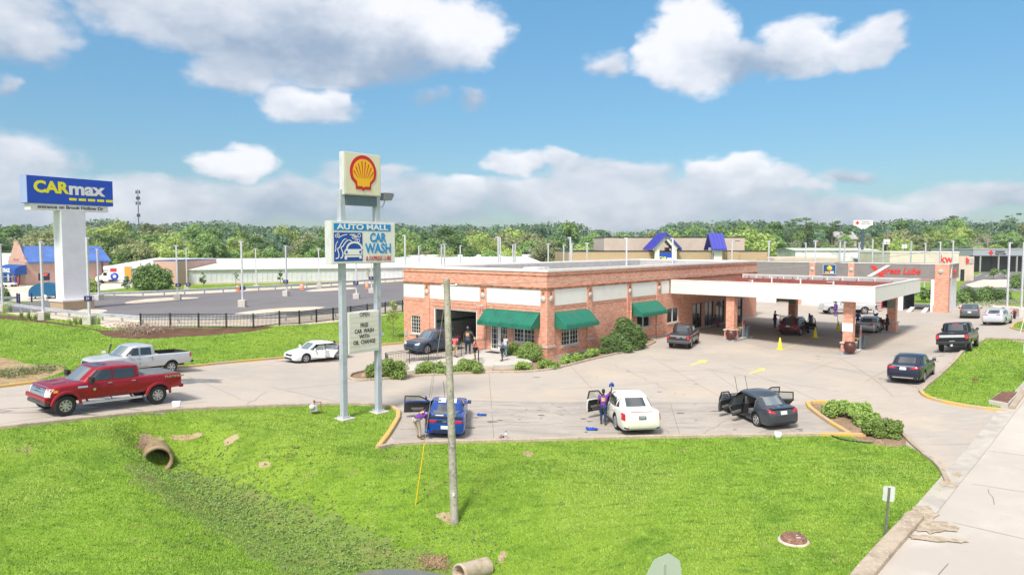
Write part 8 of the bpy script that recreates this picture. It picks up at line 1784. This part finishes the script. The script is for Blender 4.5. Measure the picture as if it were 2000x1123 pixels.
 cloth(dict(hem=('pelvis', 'waist', -.15), s1l=('sl', 'el', st), s1r=('sr', 'er', st), cl=('chest', 'neck', .62), **({'s2l': ('el', 'wl', .85), 's2r': ('er', 'wr', .85)} if longsleeve else {})),
  [('hem', 'waist'), ('waist', 'chest'), ('chest', 'cl'), ('chest', 'sl'), ('sl', 's1l'), ('chest', 'sr'), ('sr', 's1r')] + ([('s1l', 's2l'), ('s1r', 's2r')] if longsleeve else []),
  dict(hem=(.165 * B, .135 * B), waist=(.155 * B, .12 * B), chest=(.165 * B, .125 * B), cl=.085, sl=.078, sr=.078, s1l=.068, s1r=.068, **({'s2l': .045, 's2r': .045} if longsleeve else {})), cm(shirt), 'shirt', 'waist')
 ke = .95 if shorts else .88
 if shorts: cloth(dict(ll=('tl', 'kl', .85), lr=('tr', 'kr', .85)), [('pelvis', 'tl'), ('tl', 'll'), ('pelvis', 'tr'), ('tr', 'lr')], dict(pelvis=(.145 * B, .12 * B), tl=.11 * B, tr=.11 * B, ll=.085, lr=.085), cm(pants), 'shorts', 'pelvis')
 else: cloth(dict(ll=('kl', 'al', .93), lr=('kr', 'ar', .93)), [('pelvis', 'tl'), ('tl', 'kl'), ('kl', 'll'), ('pelvis', 'tr'), ('tr', 'kr'), ('kr', 'lr')], dict(pelvis=(.145 * B, .12 * B), tl=.11 * B, tr=.11 * B, kl=.075, kr=.075, ll=.06, lr=.06), cm(pants), 'trousers', 'pelvis')
 for a, f in (('al', 'fl'), ('ar', 'fr')):
  me = skin_mesh(dict(a=J[a] + Vector((-.02, 0, -.03)), f=J[f] + Vector((.03, 0, 0))), [('a', 'f')], dict(a=.05, f=.04), 'a', 2); me.name = 'shoe'; me.materials.clear(); me.materials.append(mat('shoe_%d' % int(shoes[0] * 1000), shoes, .6)); link(bpy.data.objects.new('shoe', me), e)
 m = MB(); n = 16; prof = [(math.cos(R(a)), math.sin(R(a))) for a in (-12, 5, 25, 45, 65, 82)]; vs = []
 for r_, z_ in prof:
  for i in range(n):
   t = 2 * math.pi * i / n; zz = z_ - (.25 if math.cos(t) < .3 and z_ < .2 else 0) + (.22 if math.cos(t) > .5 and z_ < .3 else 0); q = hc + hq @ Vector((r_ * math.cos(t) * .104 - .006, r_ * math.sin(t) * .087, zz * .128 + .006)); vs.append(tuple(q))
 m.add(vs, [(k * n + i, k * n + (i + 1) % n, (k + 1) * n + (i + 1) % n, (k + 1) * n + i) for k in range(5) for i in range(n)] + [tuple(range(5 * n, 6 * n))], 0, True)
 m.build('cap' if hat else 'hair', mat('cap_%d' % int(hat[0] * 1000), hat, .8) if hat else mat('hair_%d' % int(hair[0] * 1000), hair, .9), e)
 if hat:
  c = hc + hq @ Vector((.10, 0, .045)); vs = [tuple(hc + hq @ Vector(v)) for v in ((.07, .06, .055), (.07, -.06, .055), (.16, -.05, .035), (.175, 0, .033), (.16, .05, .035))]; b_ = MB().add(vs + [(v[0], v[1], v[2] - .008) for v in vs], [(0, 1, 2, 3, 4), (9, 8, 7, 6, 5)] + [(i, (i + 1) % 5, 5 + (i + 1) % 5, 5 + i) for i in range(5)]); b_.build('peak', mat('cap_%d' % int(hat[0] * 1000), hat, .8), e)
 if hairlong:
  me = skin_mesh(dict(a=hc + Vector((-.05, 0, .02)), b=hc + Vector((-.11, 0, -.12))), [('a', 'b')], dict(a=.07, b=.06), 'a', 2); me.name = 'hair_bun'; me.materials.clear(); me.materials.append(mat('hair_%d' % int(hair[0] * 1000), hair, .9)); link(bpy.data.objects.new('hair_bun', me), e)
 if print_:
  side, col = print_; c = J['chest'].lerp(J['waist'], .25); ax = (J['chest'] - J['waist']).normalized(); yv = Vector((0, 1, 0)); nv = yv.cross(ax).normalized() * (1 if side == 'front' else -1)
  if (nv.x > 0) != (side == 'front') and abs(ax.x) < .8: nv = -nv
  q = c + nv * .142 * B; vs = []
  for i in range(5):
   for j in range(5): uu, vv_ = (i / 4 - .5), (j / 4 - .5); vs.append(tuple(q + yv * uu * .19 + ax * vv_ * .19 - nv * (uu * uu * .22)))
  mb = MB().add(vs, [(i * 5 + j, (i + 1) * 5 + j, (i + 1) * 5 + j + 1, i * 5 + j + 1) for i in range(4) for j in range(4)]); o = mb.build('shirt_print', mat('print_%d' % int(col[0] * 1000), col, .8, var=(18, tuple(v * .45 for v in col), .52, .6)), e, fix=False); sdm = o.modifiers.new('t', 'SOLIDIFY'); sdm.thickness = .006; sdm.offset = 0
 return e, J, s
def towel(c, s, label, par=None, seed=0, flat=False):
 rg = random.Random(seed); me = bpy.data.meshes.new('towel'); bm = bmesh.new(); bmesh.ops.create_grid(bm, x_segments=10, y_segments=10, size=1.)
 for v in bm.verts:
  x, y = v.co.x, v.co.y; k = mnoise.noise(Vector((x * 2 + seed, y * 2, seed))); k2 = mnoise.noise(Vector((x * 3, y * 3 + seed, 4)))
  v.co = Vector((x * s * (1 + .5 * k2) * (1 if flat else .75), y * s * .7 * (1 + .6 * k), (.03 + abs(k) * .14) if flat else k * s * 1.4 + .6 * s * (.3 - x * x * .5)))
 bm.to_mesh(me); bm.free(); me.materials.append(mat('towel_blue', (.005, .10, .52), .9, var=(8, (.003, .05, .30), .45, .6)))
 for f in me.polygons: f.use_smooth = True
 o = bpy.data.objects.new('towel', me); link(o); o.location = c; sd_ = o.modifiers.new('t', 'SOLIDIFY'); sd_.thickness = .01; tag(o, label, 'towel', 'blue drying towels'); return o
PUR = (.16, .05, .32); JEAN = (.025, .045, .11); ORG = (.85, .45, .18)
pz = dict(pelvis=(-.16, 0, .98), waist=(-.03, 0, 1.07), chest=(.20, 0, 1.12), neck=(.36, 0, 1.06), head=(.48, 0, 1.00), sl=(.26, .16, 1.14), el=(.50, .30, 1.26), wl=(.68, .36, 1.12), hl=(.76, .38, 1.06), sr=(.26, -.16, 1.08), er=(.28, -.22, .80), wr=(.30, -.20, .55), hr=(.30, -.20, .46), tl=(-.13, .1, .90), tr=(-.13, -.1, .90), kl=(-.06, .11, .50), kr=(-.04, -.12, .50))
e1, J1, s1 = person('man in purple shirt and khaki trousers bending down beside the blue coupe', 819, 857, 35, PUR, (.46, .40, .31), 'd', pose=pz, print_=('back', ORG), shoes=(.30, .18, .10), h=1.8)
hp = e1.matrix_basis @ J1['hr']; towel(hp + Vector((0, 0, -.12)), .14, 'blue towel in the lowered hand of the bending man', seed=3)
pz = dict(sr=(0, -.17, 1.43), er=(.10, -.36, 1.56), wr=(.08, -.40, 1.80), hr=(.08, -.40, 1.90), el=(-.06, .24, 1.15), wl=(.0, .28, .92), hl=(.02, .28, .82), kl=(.10, .10, .52), al=(.02, .10, .12), fl=(.2, .12, .04), kr=(-.0, -.10, .50), ar=(-.16, -.10, .12), fr=(.0, -.12, .03))
e2, J2, s2 = person('man in purple shirt and jeans raising a blue towel beside the white sedan', 1178, 829, 80, PUR, JEAN, 'd', pose=pz, hat=(.02, .02, .025), print_=('back', ORG), h=1.84)
hp = e2.matrix_basis @ J2['hr']; towel(hp + Vector((0, 0, .07)), .16, 'blue towel held high by the man at the white sedan', seed=5)
towel(at(1156, 839), .28, 'blue towel lying on the pavement left of the white sedan', seed=7, flat=True); towel(at(941, 811), .24, 'blue towel dropped on the pavement right of the blue coupe', seed=9, flat=True)
PZ = .2
def on_plat(px, py):
 d = ray(px, py); t = (PZ - CAM_H) / d[2]; return Vector((d[0] * t, d[1] * t, PZ))
person('tall man in grey printed shirt, cap and navy trousers leaning at the ramp railing', 0, 0, -95, (.09, .10, .12), (.02, .03, .07), 'd', hat=(.10, .10, .13), print_=('front', ORG), h=2.14, at_=on_plat(914, 691), build=1.2, pose=dict(el=(-.02, .34, 1.16), wl=(.06, .42, .98), hl=(.10, .44, .92)))
person('child in pink shirt and black shorts standing beside the tall man', 0, 0, 170, (.80, .22, .20), (.012, .012, .015), 'm', hat=(.35, .28, .27), h=1.68, at_=on_plat(928, 703), shorts=True, shoes=(.2, .05, .1), pose=dict(el=(.06, .2, 1.16), wl=(.2, .12, 1.1), hl=(.26, .08, 1.12)))
person('man in pink shirt and tan shorts half hidden behind the wooden pole', 0, 0, 60, (.75, .16, .16), (.50, .38, .26), 'd', h=1.75, at_=on_plat(889, 698), pose=dict(kl=(.1, .11, .5), al=(.14, .12, .1), fl=(.3, .14, .04)))
person('woman in grey top and black shorts looking at a phone near the front door', 0, 0, 190, (.28, .29, .34), (.02, .02, .028), 'd', h=1.66, at_=on_plat(981, 705), shorts=True, hairlong=True, pose=dict(er=(.05, -.24, 1.15), wr=(.24, -.14, 1.16), hr=(.30, -.12, 1.18), el=(.02, .24, 1.15), wl=(.2, .14, 1.12), hl=(.27, .1, 1.15)), shoes=(.06, .07, .1))
person('woman in white top and pale jeans standing behind the one with the phone', 0, 0, 110, (.62, .62, .63), (.16, .26, .38), 'm', h=1.68, at_=on_plat(986, 697), hairlong=True, hair=(.12, .05, .025))
person('worker in purple shirt crouching at the rear door of the white sedan', 660, 702, 150, PUR, JEAN, 'd', h=1.7, pose=dict(pelvis=(-.1, 0, .8), waist=(0, 0, .92), chest=(.15, 0, 1.1), neck=(.24, 0, 1.2), head=(.32, 0, 1.28), sl=(.15, .17, 1.18), sr=(.15, -.17, 1.18), el=(.35, .2, 1.0), wl=(.5, .15, .95), hl=(.58, .13, .95), er=(.35, -.2, 1.0), wr=(.5, -.15, .9), hr=(.58, -.13, .9), tl=(-.08, .1, .78), tr=(-.08, -.1, .78), kl=(.12, .12, .45), kr=(.12, -.12, .45)), print_=('back', ORG))
person('person in dark maroon shirt reaching over the maroon SUV roof', 1513, 640, 15, (.06, .02, .03), (.03, .06, .10), 'd', h=1.8, pose=dict(el=(.2, .22, 1.3), wl=(.42, .2, 1.3), hl=(.5, .18, 1.3), er=(.18, -.22, 1.26), wr=(.42, -.16, 1.3), hr=(.5, -.14, 1.3)))
person('person in blue shirt behind the open door of the maroon SUV', 1583, 641, 220, (.01, .09, .42), (.03, .04, .07), 'd', h=1.72, pose=dict(chest=(.1, 0, 1.25), neck=(.2, 0, 1.38), head=(.28, 0, 1.48)))
person('worker in purple standing beside the far silver pickup', 1632, 617, 200, PUR, (.16, .06, .30), 'd', h=1.75, print_=('back', (.6, .6, .6)))
person('person in blue shirt and red cap leaning over the silver sedan', 1675, 640, 60, (.01, .08, .45), (.03, .03, .04), 'd', hat=(.5, .02, .03), h=1.75, pose=dict(chest=(.12, 0, 1.25), neck=(.22, 0, 1.36), head=(.30, 0, 1.45), el=(.3, .25, 1.1), wl=(.45, .2, 1.1), hl=(.52, .18, 1.1), er=(.3, -.25, 1.1), wr=(.45, -.2, 1.1), hr=(.52, -.18, 1.1)))
person('man in white shirt pointing behind the silver sedan', 1710, 630, 20, (.72, .72, .72), (.02, .02, .03), 'd', h=1.85, build=1.15, pose=dict(er=(.2, -.25, 1.2), wr=(.42, -.25, 1.22), hr=(.52, -.25, 1.24), el=(.0, .3, 1.2)))
person('person in black jacket standing at the right side of the silver sedan', 1732, 650, 170, (.015, .015, .018), (.015, .015, .018), 'd', h=1.85, longsleeve=True)
person('child in red shirt leaning into the silver sedan window', 1724, 646, 190, (.40, .02, .04), (.30, .2, .14), 'm', h=1.45, shorts=True, pose=dict(chest=(.12, 0, 1.28), neck=(.2, 0, 1.4), head=(.26, 0, 1.5)))
person('worker in dark red shirt inside the open lube bay', 0, 0, 200, (.25, .02, .03), (.02, .02, .03), 'd', h=1.8, at_=LP(3.0, 7.6, .05))
person('person with braided hair seated on a chair at the shop entrance', 0, 0, ANG * 57.2958 - 95, (.03, .03, .05), (.30, .08, .10), 'd', h=1.7, at_=BP(29.3, -.9, .05), pose=dict(pelvis=(-.1, 0, .52), waist=(-.1, 0, .66), chest=(-.06, 0, .88), neck=(-.03, 0, 1.03), head=(.0, 0, 1.16), sl=(-.06, .17, .98), sr=(-.06, -.17, .98), el=(.0, .25, .74), wl=(.2, .2, .66), hl=(.28, .16, .66), er=(.0, -.25, .74), wr=(.2, -.2, .66), hr=(.28, -.16, .66), tl=(0, .1, .52), tr=(0, -.1, .52), kl=(.36, .13, .52), kr=(.36, -.13, .52), al=(.38, .14, .09), ar=(.38, -.14, .09), fl=(.52, .16, .035), fr=(.52, -.16, .035)), hairlong=True)
c = empty('chair', 'small dark chair under the person seated at the shop entrance', 'chair', BP(29.3, -.9, .02), ANG - R(95)); m = MB(); m.box(-.32, .12, -.24, .24, .38, .43); c1 = m.build('seat', m_trim, c); MB().box(-.36, -.32, -.24, .24, .43, .9).build('backrest', m_trim, c)
for x in (-.3, .1):
 for y in (-.2, .2): MB().box(x - .02, x + .02, y - .02, y + .02, 0, .38).build('leg', m_trim, c)
# entrance platform, steps and railings
def plat_pt(px, py, z): d = ray(px, py); t = (z - CAM_H) / d[2]; return (d[0] * t, d[1] * t)
PL = [(748, 719), (800, 710), (872, 700), (952, 680), (985, 682), (1012, 692), (1040, 706), (1012, 711), (962, 713), (937, 713), (905, 716), (860, 718), (800, 724), (770, 727), (752, 724)]
m = MB().prism([plat_pt(x, y, PZ) for x, y in PL], -.9, PZ); o = m.build('entrance_platform', m_concl, None, bevel=.02); o['kind'] = 'structure'
s0 = [plat_pt(x, y, .08) for x, y in ((937, 716), (962, 716), (962, 721), (937, 721))]; s1_ = [plat_pt(x, y, -.06) for x, y in ((937, 720), (962, 720), (962, 726), (937, 726))]
m = MB().prism(s0, -.9, .06).prism(s1_, -.9, -.08); o = m.build('entrance_steps', m_kerb, None); o['kind'] = 'structure'
def railing(pts, lab, h=1.0, bay=1.9):
 P = [Vector((*plat_pt(x, y, PZ), PZ)) for x, y in pts]; e = empty('railing', lab, 'railing', P[0])
 for i in range(len(P) - 1):
  a, b = P[i] - P[0], P[i + 1] - P[0]; L = (b - a).length; n = max(1, round(L / bay))
  for k in range(n):
   p, q = a.lerp(b, k / n), a.lerp(b, (k + 1) / n); MB().box(-.025, .025, -.025, .025, -.05, h).build('post', m_rail, e, p)
   m = MB(); [m.beam(p + Vector((0, 0, z)), q + Vector((0, 0, z)), .035, .035) for z in (h, .12, h - .12)]; nb = int((q - p).length / .14)
   for j in range(1, nb): r_ = p.lerp(q, j / nb); m.box(r_.x - .009, r_.x + .009, r_.y - .009, r_.y + .009, r_.z + .12, r_.z + h - .12)
   m.build('rail_panel', m_rail, e)
 MB().box(-.025, .025, -.025, .025, -.05, h).build('post', m_rail, e, P[-1] - P[0])
railing([(757, 720), (753, 716), (800, 709), (872, 700)], 'black ramp railing in front of the slate SUV'); railing([(876, 700), (948, 683)], 'black railing running up to the left of the front door'); railing([(935, 712), (934, 704)], 'short black handrail at the top of the entrance steps')
p = on_plat(965, 688); tag(MB().box(-.7, .7, -.4, .4, 0, .015).build('door_mat', m_trim, None, p, ANG + R(90)), 'dark mat in front of the white glazed door', 'mat')
# culverts, pond, manhole, grate
m_pipe = mat('old_concrete_pipe', (.36, .26, .15), .9, var=(2, (.22, .15, .085), .42, .62), var2=(7, (.46, .38, .26), .55, .7), bump=(14, .5))
def culvert(px, py, z, r, az, L, lab, dip=0.):
 d = ray(px, py); t = (z - CAM_H) / d[2]; c = Vector((d[0] * t, d[1] * t, z)); e = empty('culvert_pipe', lab, 'pipe', c, rot=(0, R(dip), R(az)))
 m = MB(); n = 32; m.lathe([(r * .80, -L), (r * .80, 0), (r, .0), (r * 1.02, -.12), (r, -.14), (r, -L)], (0, 0, 0), n, 0, 'x'); m.build('pipe', (m_pipe if px < 500 else mat('pale_pipe', (.52, .42, .32), .9, var=(3, (.40, .31, .22), .45, .6))), e); MB().lathe([(.001, -.9), (r * .8, -.9)], (0, 0, 0), n, 0, 'x').build('pipe_depth', m_dark, e); return e
culvert(308, 900, -.86, .66, -60, 2.0, 'brown concrete culvert pipe poking out of the grass bank')
culvert(896, 1121, -2.02, .34, 226, 1.3, 'half sunken pale pipe at the pond edge', dip=-8)
MB().lathe([(.35, -.6), (.35, 0), (.48, 0), (.5, -.6)], (0, 0, 0), 24, 0, 'x').build('pipe_collar', m_pipe, None) if False else None
wp = [plat_pt(x, y, -2.12) for x, y in ((690, 1122), (730, 1112), (780, 1110), (820, 1113), (865, 1121), (900, 1132), (880, 1200), (640, 1200), (650, 1140))]
o = MB().add([(x, y, -2.12) for x, y in wp], [tuple(range(len(wp)))]).build('pond_water', mat('pond_water', (.17, .17, .14), .05, spec=.6, bump=(3, .08))); o['kind'] = 'structure'
rg = np.random.default_rng(21); cs = []
for q in range(170): a = at(850 + rg.normal() * 14, 1100 + rg.normal() * 7); cs.append([a.x, a.y, a.z + .05])
V, F = leaf_cloud(np.array(cs), np.full(len(cs), .12), 2600, .07, rg, asp=.12, up=.2); o = npmesh('dead_grass', V, F, mat('straw', (.42, .29, .17), .9)); o['kind'] = 'stuff'; tag(o, 'matted dead grass beside the pond', 'dead grass')
p = at(1550, 1056); e = empty('manhole', 'rusty round manhole lid on a pale concrete ring in the front lawn', 'manhole', (p.x, p.y, p.z - .02)); m_rust = mat('rust', (.22, .10, .065), .75, var=(6, (.33, .19, .14), .45, .6), var2=(20, (.10, .05, .035), .52, .64), bump=(26, .6))
MB().lathe([(.50, -.05), (.50, .06), (.38, .07), (.001, .07)], (0, 0, 0), 36).build('ring', m_gravel, e); o = MB().lathe([(.42, .07), (.42, .11), (.38, .12), (.37, .20), (.355, .21), (.001, .195)], (0, 0, 0), 36).build('lid', m_rust, e); m = MB()
for k in range(6): a = k * 1.047; m.beam((.34 * math.cos(a), .34 * math.sin(a), .1), (.39 * math.cos(a), .39 * math.sin(a), .1), .03, .16, up=(0, 0, 1))
m.build('lug', m_rust, o); mm = MB(); mm.box(.02, .22, -.2, -.12, .19, .205); mm.box(.1, .16, .02, .08, .19, .205); mm.build('stamp', m_concl, o)
gp = [at(x, y) for x, y in ((1956, 766), (1988, 765), (1968, 795), (1934, 787))]; zc = sum(p.z for p in gp) / 4
e = empty('drain_grate', 'rusty brown three bay storm drain grate at the lawn corner', 'drain', (gp[0].x, gp[0].y, zc + .1)); L0 = [p - gp[0] for p in gp]
MB().prism([(p.x, p.y) for p in [L0[0] + (L0[0] - L0[2]) * .06, L0[1] + (L0[1] - L0[3]) * .06, L0[2] + (L0[2] - L0[0]) * .06, L0[3] + (L0[3] - L0[1]) * .06]], -.3, .0).build('concrete_frame', m_concl, e)
for k in range(3):
 t0, t1 = k / 3 + .02, (k + 1) / 3 - .02; q = [L0[0].lerp(L0[3], t0), L0[1].lerp(L0[2], t0), L0[1].lerp(L0[2], t1), L0[0].lerp(L0[3], t1)]; m = MB(); nb = 14
 for j in range(nb): a = q[0].lerp(q[1], (j + .5) / nb); b = q[3].lerp(q[2], (j + .5) / nb); m.beam((a.x, a.y, .02), (b.x, b.y, .02), .035, .04)
 m.beam((q[0].x, q[0].y, .02), (q[1].x, q[1].y, .02), .05, .05); m.beam((q[3].x, q[3].y, .02), (q[2].x, q[2].y, .02), .05, .05); m.build('grate', m_rust, e)
# roadside signs seen from behind
m_sback = mat('sign_back', (.60, .65, .60), .45, metal=.2, var=(4, (.52, .56, .52), .45, .6)); m_upost = mat('sign_post_green', (.10, .12, .10), .6, var=(5, (.18, .16, .12), .45, .6))
p = at(1728, 1053); a = at_y(1737, 948, p.y); b = at_y(1737, 980, p.y); e = empty('road_sign', 'small pale sign seen from behind on a dark post in the lawn', 'road sign', p, R(-12), rot=(0, R(3), R(-14)))
h = a.z - p.z; w = .36; hh = .52; m = MB(); m.prism([(-w / 2 + .04, h - hh), (w / 2 - .04, h - hh), (w / 2, h - hh + .04), (w / 2, h - .04), (w / 2 - .04, h), (-w / 2 + .04, h), (-w / 2, h - .04), (-w / 2, h - hh + .04)], .0, .006, 0, 'y'); m.build('sign_plate', m_sback, e); m = MB(); m.box(-.028, .028, -.02, -.004, -.4, h - .06); m.box(-.04, -.028, -.004, -.001, -.4, h - .06); m.box(.028, .04, -.004, -.001, -.4, h - .06); m.build('post', m_upost, e)
c = at_y(1297, 1126, 15.5); g = tz(c.x, c.y); e = empty('stop_sign', 'back of an octagonal road sign cut by the bottom edge', 'road sign', (c.x, c.y, g), rot=(0, 0, R(28))); hz = c.z - g; r_ = .49
m = MB(); m.prism([(r_ / math.cos(R(22.5)) * math.cos(R(22.5 + 45 * k + 9)), hz + r_ / math.cos(R(22.5)) * math.sin(R(22.5 + 45 * k + 9))) for k in range(8)], .0, .006, 0, 'y'); m.build('sign_plate', mat('sign_back2', (.52, .57, .52), .45, metal=.1), e); m = MB(); m.box(-.03, .03, -.022, -.003, -.4, hz + .30)
m.build('post', mat('post_pale_green', (.40, .46, .36), .5), e); m = MB()
for k in range(14): m.lathe([(.001, 0), (.007, 0), (.007, .003), (.001, .003)], (0, -.026, hz + .28 - k * .045), 6, 0, 'y')
m.build('post_holes', m_trim, e)
p = at(2001, 742); e = empty('road_sign', 'narrow dark sign post at the right edge of the lawn', 'road sign', p); MB().box(-.04, .04, -.03, .03, -.3, 2.3).build('post', m_upost, e); MB().box(-.16, -.045, -.02, .0, 1.7, 2.3).build('sign_plate', m_sback, e)
# small things on the ground
p = at(1519, 856); e = empty('shopping_bag', 'white plastic bag with litter on the kerb behind the dark sedan', 'bag', p, .3)
V = []; rg = random.Random(2); m = MB(); n = 14; prof = [(.10, 0), (.17, .03), (.19, .16), (.17, .27)]; vs = []
for r_, z in prof:
 for i in range(n): t = 6.283 * i / n; q = 1 + rg.uniform(-.2, .2); vs.append((r_ * q * math.cos(t), r_ * q * math.sin(t) * .8, z + (rg.uniform(-.03, .10) if z > .25 else 0)))
m.add(vs, [(k * n + i, k * n + (i + 1) % n, (k + 1) * n + (i + 1) % n, (k + 1) * n + i) for k in range(3) for i in range(n)], 0, True); o = m.build('bag', mat('bag_white', (.72, .74, .76), .5), e, fix=False); o.modifiers.new('t', 'SOLIDIFY').thickness = .008; MB().box(-.08, .02, -.05, .05, .18, .30).build('wrapper', mat('wrap_brown', (.35, .2, .08), .6), e)
for (px, py, c1, lab, hh) in ((988, 857, (.70, .72, .75), 'white spray bottle with a blue top on the front kerb', .22), (979, 860, (.30, .14, .12), 'small brown bottle lying on the front kerb', .12), (976, 862, (.45, .22, .24), 'pink and grey cleaning tub on the front kerb', .10), (983, 859, (.05, .04, .04), 'dark brush on the front kerb between the bottles', .07)):
 p = at(px, py); e = empty('bottle' if hh > .11 else 'tub' if hh > .09 else 'brush', lab, 'cleaning item', (p.x, p.y, p.z + .13)); MB().lathe([(.001, 0), (.06, 0), (.065, hh * .6), (.03, hh * .8), (.03, hh), (.001, hh)], n=12).build('container', mat('item_%d' % int(c1[0] * 100), c1, .5), e); MB().lathe([(.001, hh), (.034, hh), (.03, hh * 1.25), (.001, hh * 1.25)], n=10).build('lid', m_cmblue if hh > .2 else m_trim, e)
p = at(374 * .845, 796); e = tag(MB().prism([(-.16, 0), (.16, 0), (.2, .26), (-.2, .26)], -.12, .12, 0, 'y').build('white_tub', m_letw, None, at(345, 798) + Vector((0, 0, .12)), .2), 'small white box on the kerb behind the red pickup', 'box')
p = at(614, 808); e = empty('gas_meter', 'grey gas meter with brown pipes in the grass left of the sign post', 'meter', p, .3); MB().box(-.2, .18, -.14, .14, .12, .50).build('meter_box', m_greym, e, bevel=.04); MB().lathe([(.001, 0), (.14, 0), (.14, .14), (.001, .14)], (-.12, -.18, .40), 14, 0, 'y').build('dial', m_frame, e)
m = MB(); m.tube((0, 0, .5), (0, 0, .66), .025); m.path([(0, 0, .62), (.34, 0, .62), (.34, 0, -.1)], .022); m.tube((-.12, 0, -.1), (-.12, 0, .2), .03).tube((-.12, 0, .1), (.34, 0, .1), .02); m.lathe([(.001, .64), (.06, .64), (.06, .72), (.001, .72)], n=10); m.build('pipe', mat('pipe_brown', (.28, .13, .07), .6), e)
def cone(px, py, lab, tall=False):
 p = at(px, py); e = empty('wet_floor_cone', lab, 'cone', p, random.random(), 'yellow cones under the canopy'); mm = mat('cone_yellow', (.85, .68, .02), .5); MB().lathe([(.001, .92), (.04, .90), (.09, .6), (.11, .58), (.16, .12), (.19, .05), (.24, .04), (.24, 0)], n=16).build('cone', mm, e); MB().box(-.27, .27, -.27, .27, 0, .03).build('foot', mm, e)
 if tall: MB().tube((.12, .1, .1), (.2, .25, 1.9), .02).build('handle', m_trim, e)
 e.scale = (1.15, 1.15, 1.15)
cone(1523, 682, 'front yellow cone on the painted line'); cone(1592, 659, 'yellow cone beside the open SUV door'); cone(1637, 646, 'yellow mop cone with a dark handle left of the front column', True)
p = at(1905, 743); e = tag(MB().box(-.15, .15, -.08, .08, -.05, .14).build('brick_marker', mat('marker_brown', (.25, .13, .09), .8), None, p, .3), 'small brown brick box set in the right lawn', 'utility box')
p = at(1716, 866); m = MB(); pts = [at(1620, 850), at(1640, 858), at(1660, 862), at(1690, 865), at(1708, 866)]; m.path([q + Vector((0, 0, .04)) for q in pts], .03, 6); o = m.build('hose_pipe', m_trim); tag(o, 'black edging hose lying on the island soil', 'hose')
o = MB().lathe([(.01, .22), (.16, .2), (.3, .08), (.32, -.05)], n=9).build('rock', m_soil, None, at(1717, 866)); tag(o, 'pale rock at the low end of the corner island', 'rock'); o = MB().lathe([(.01, .22), (.14, .2), (.24, .08), (.26, -.05)], n=8).build('rock', mat('rock_pink', (.38, .24, .18), .9), None, at(712, 735)); tag(o, 'pinkish rock on the soil left of the sign post bush', 'rock')
a, b = at(1992, 651), None; o = MB().tube((0, 0, -.1), (.55, 0, 2.4), .03, n=8).build('leaning_stake', m_frame, None, a); tag(o, 'pale leaning stake on the small right lawn', 'stake')
mh = bpy.data.materials.new('haze'); mh.use_nodes = True; nt = mh.node_tree; nt.nodes.clear(); om = nt.nodes.new('ShaderNodeOutputMaterial'); pv = nt.nodes.new('ShaderNodeVolumePrincipled')
pv.inputs['Color'].default_value = (.86, .91, .97, 1); pv.inputs['Density'].default_value = .00024; pv.inputs['Anisotropy'].default_value = .2; nt.links.new(pv.outputs[0], om.inputs['Volume'])
o = MB().box(-2600, 2600, -1100, 3500, -60, 60).build('haze', mh); tag(o, 'thin pale summer haze lying over the whole place', 'haze', kind='stuff')
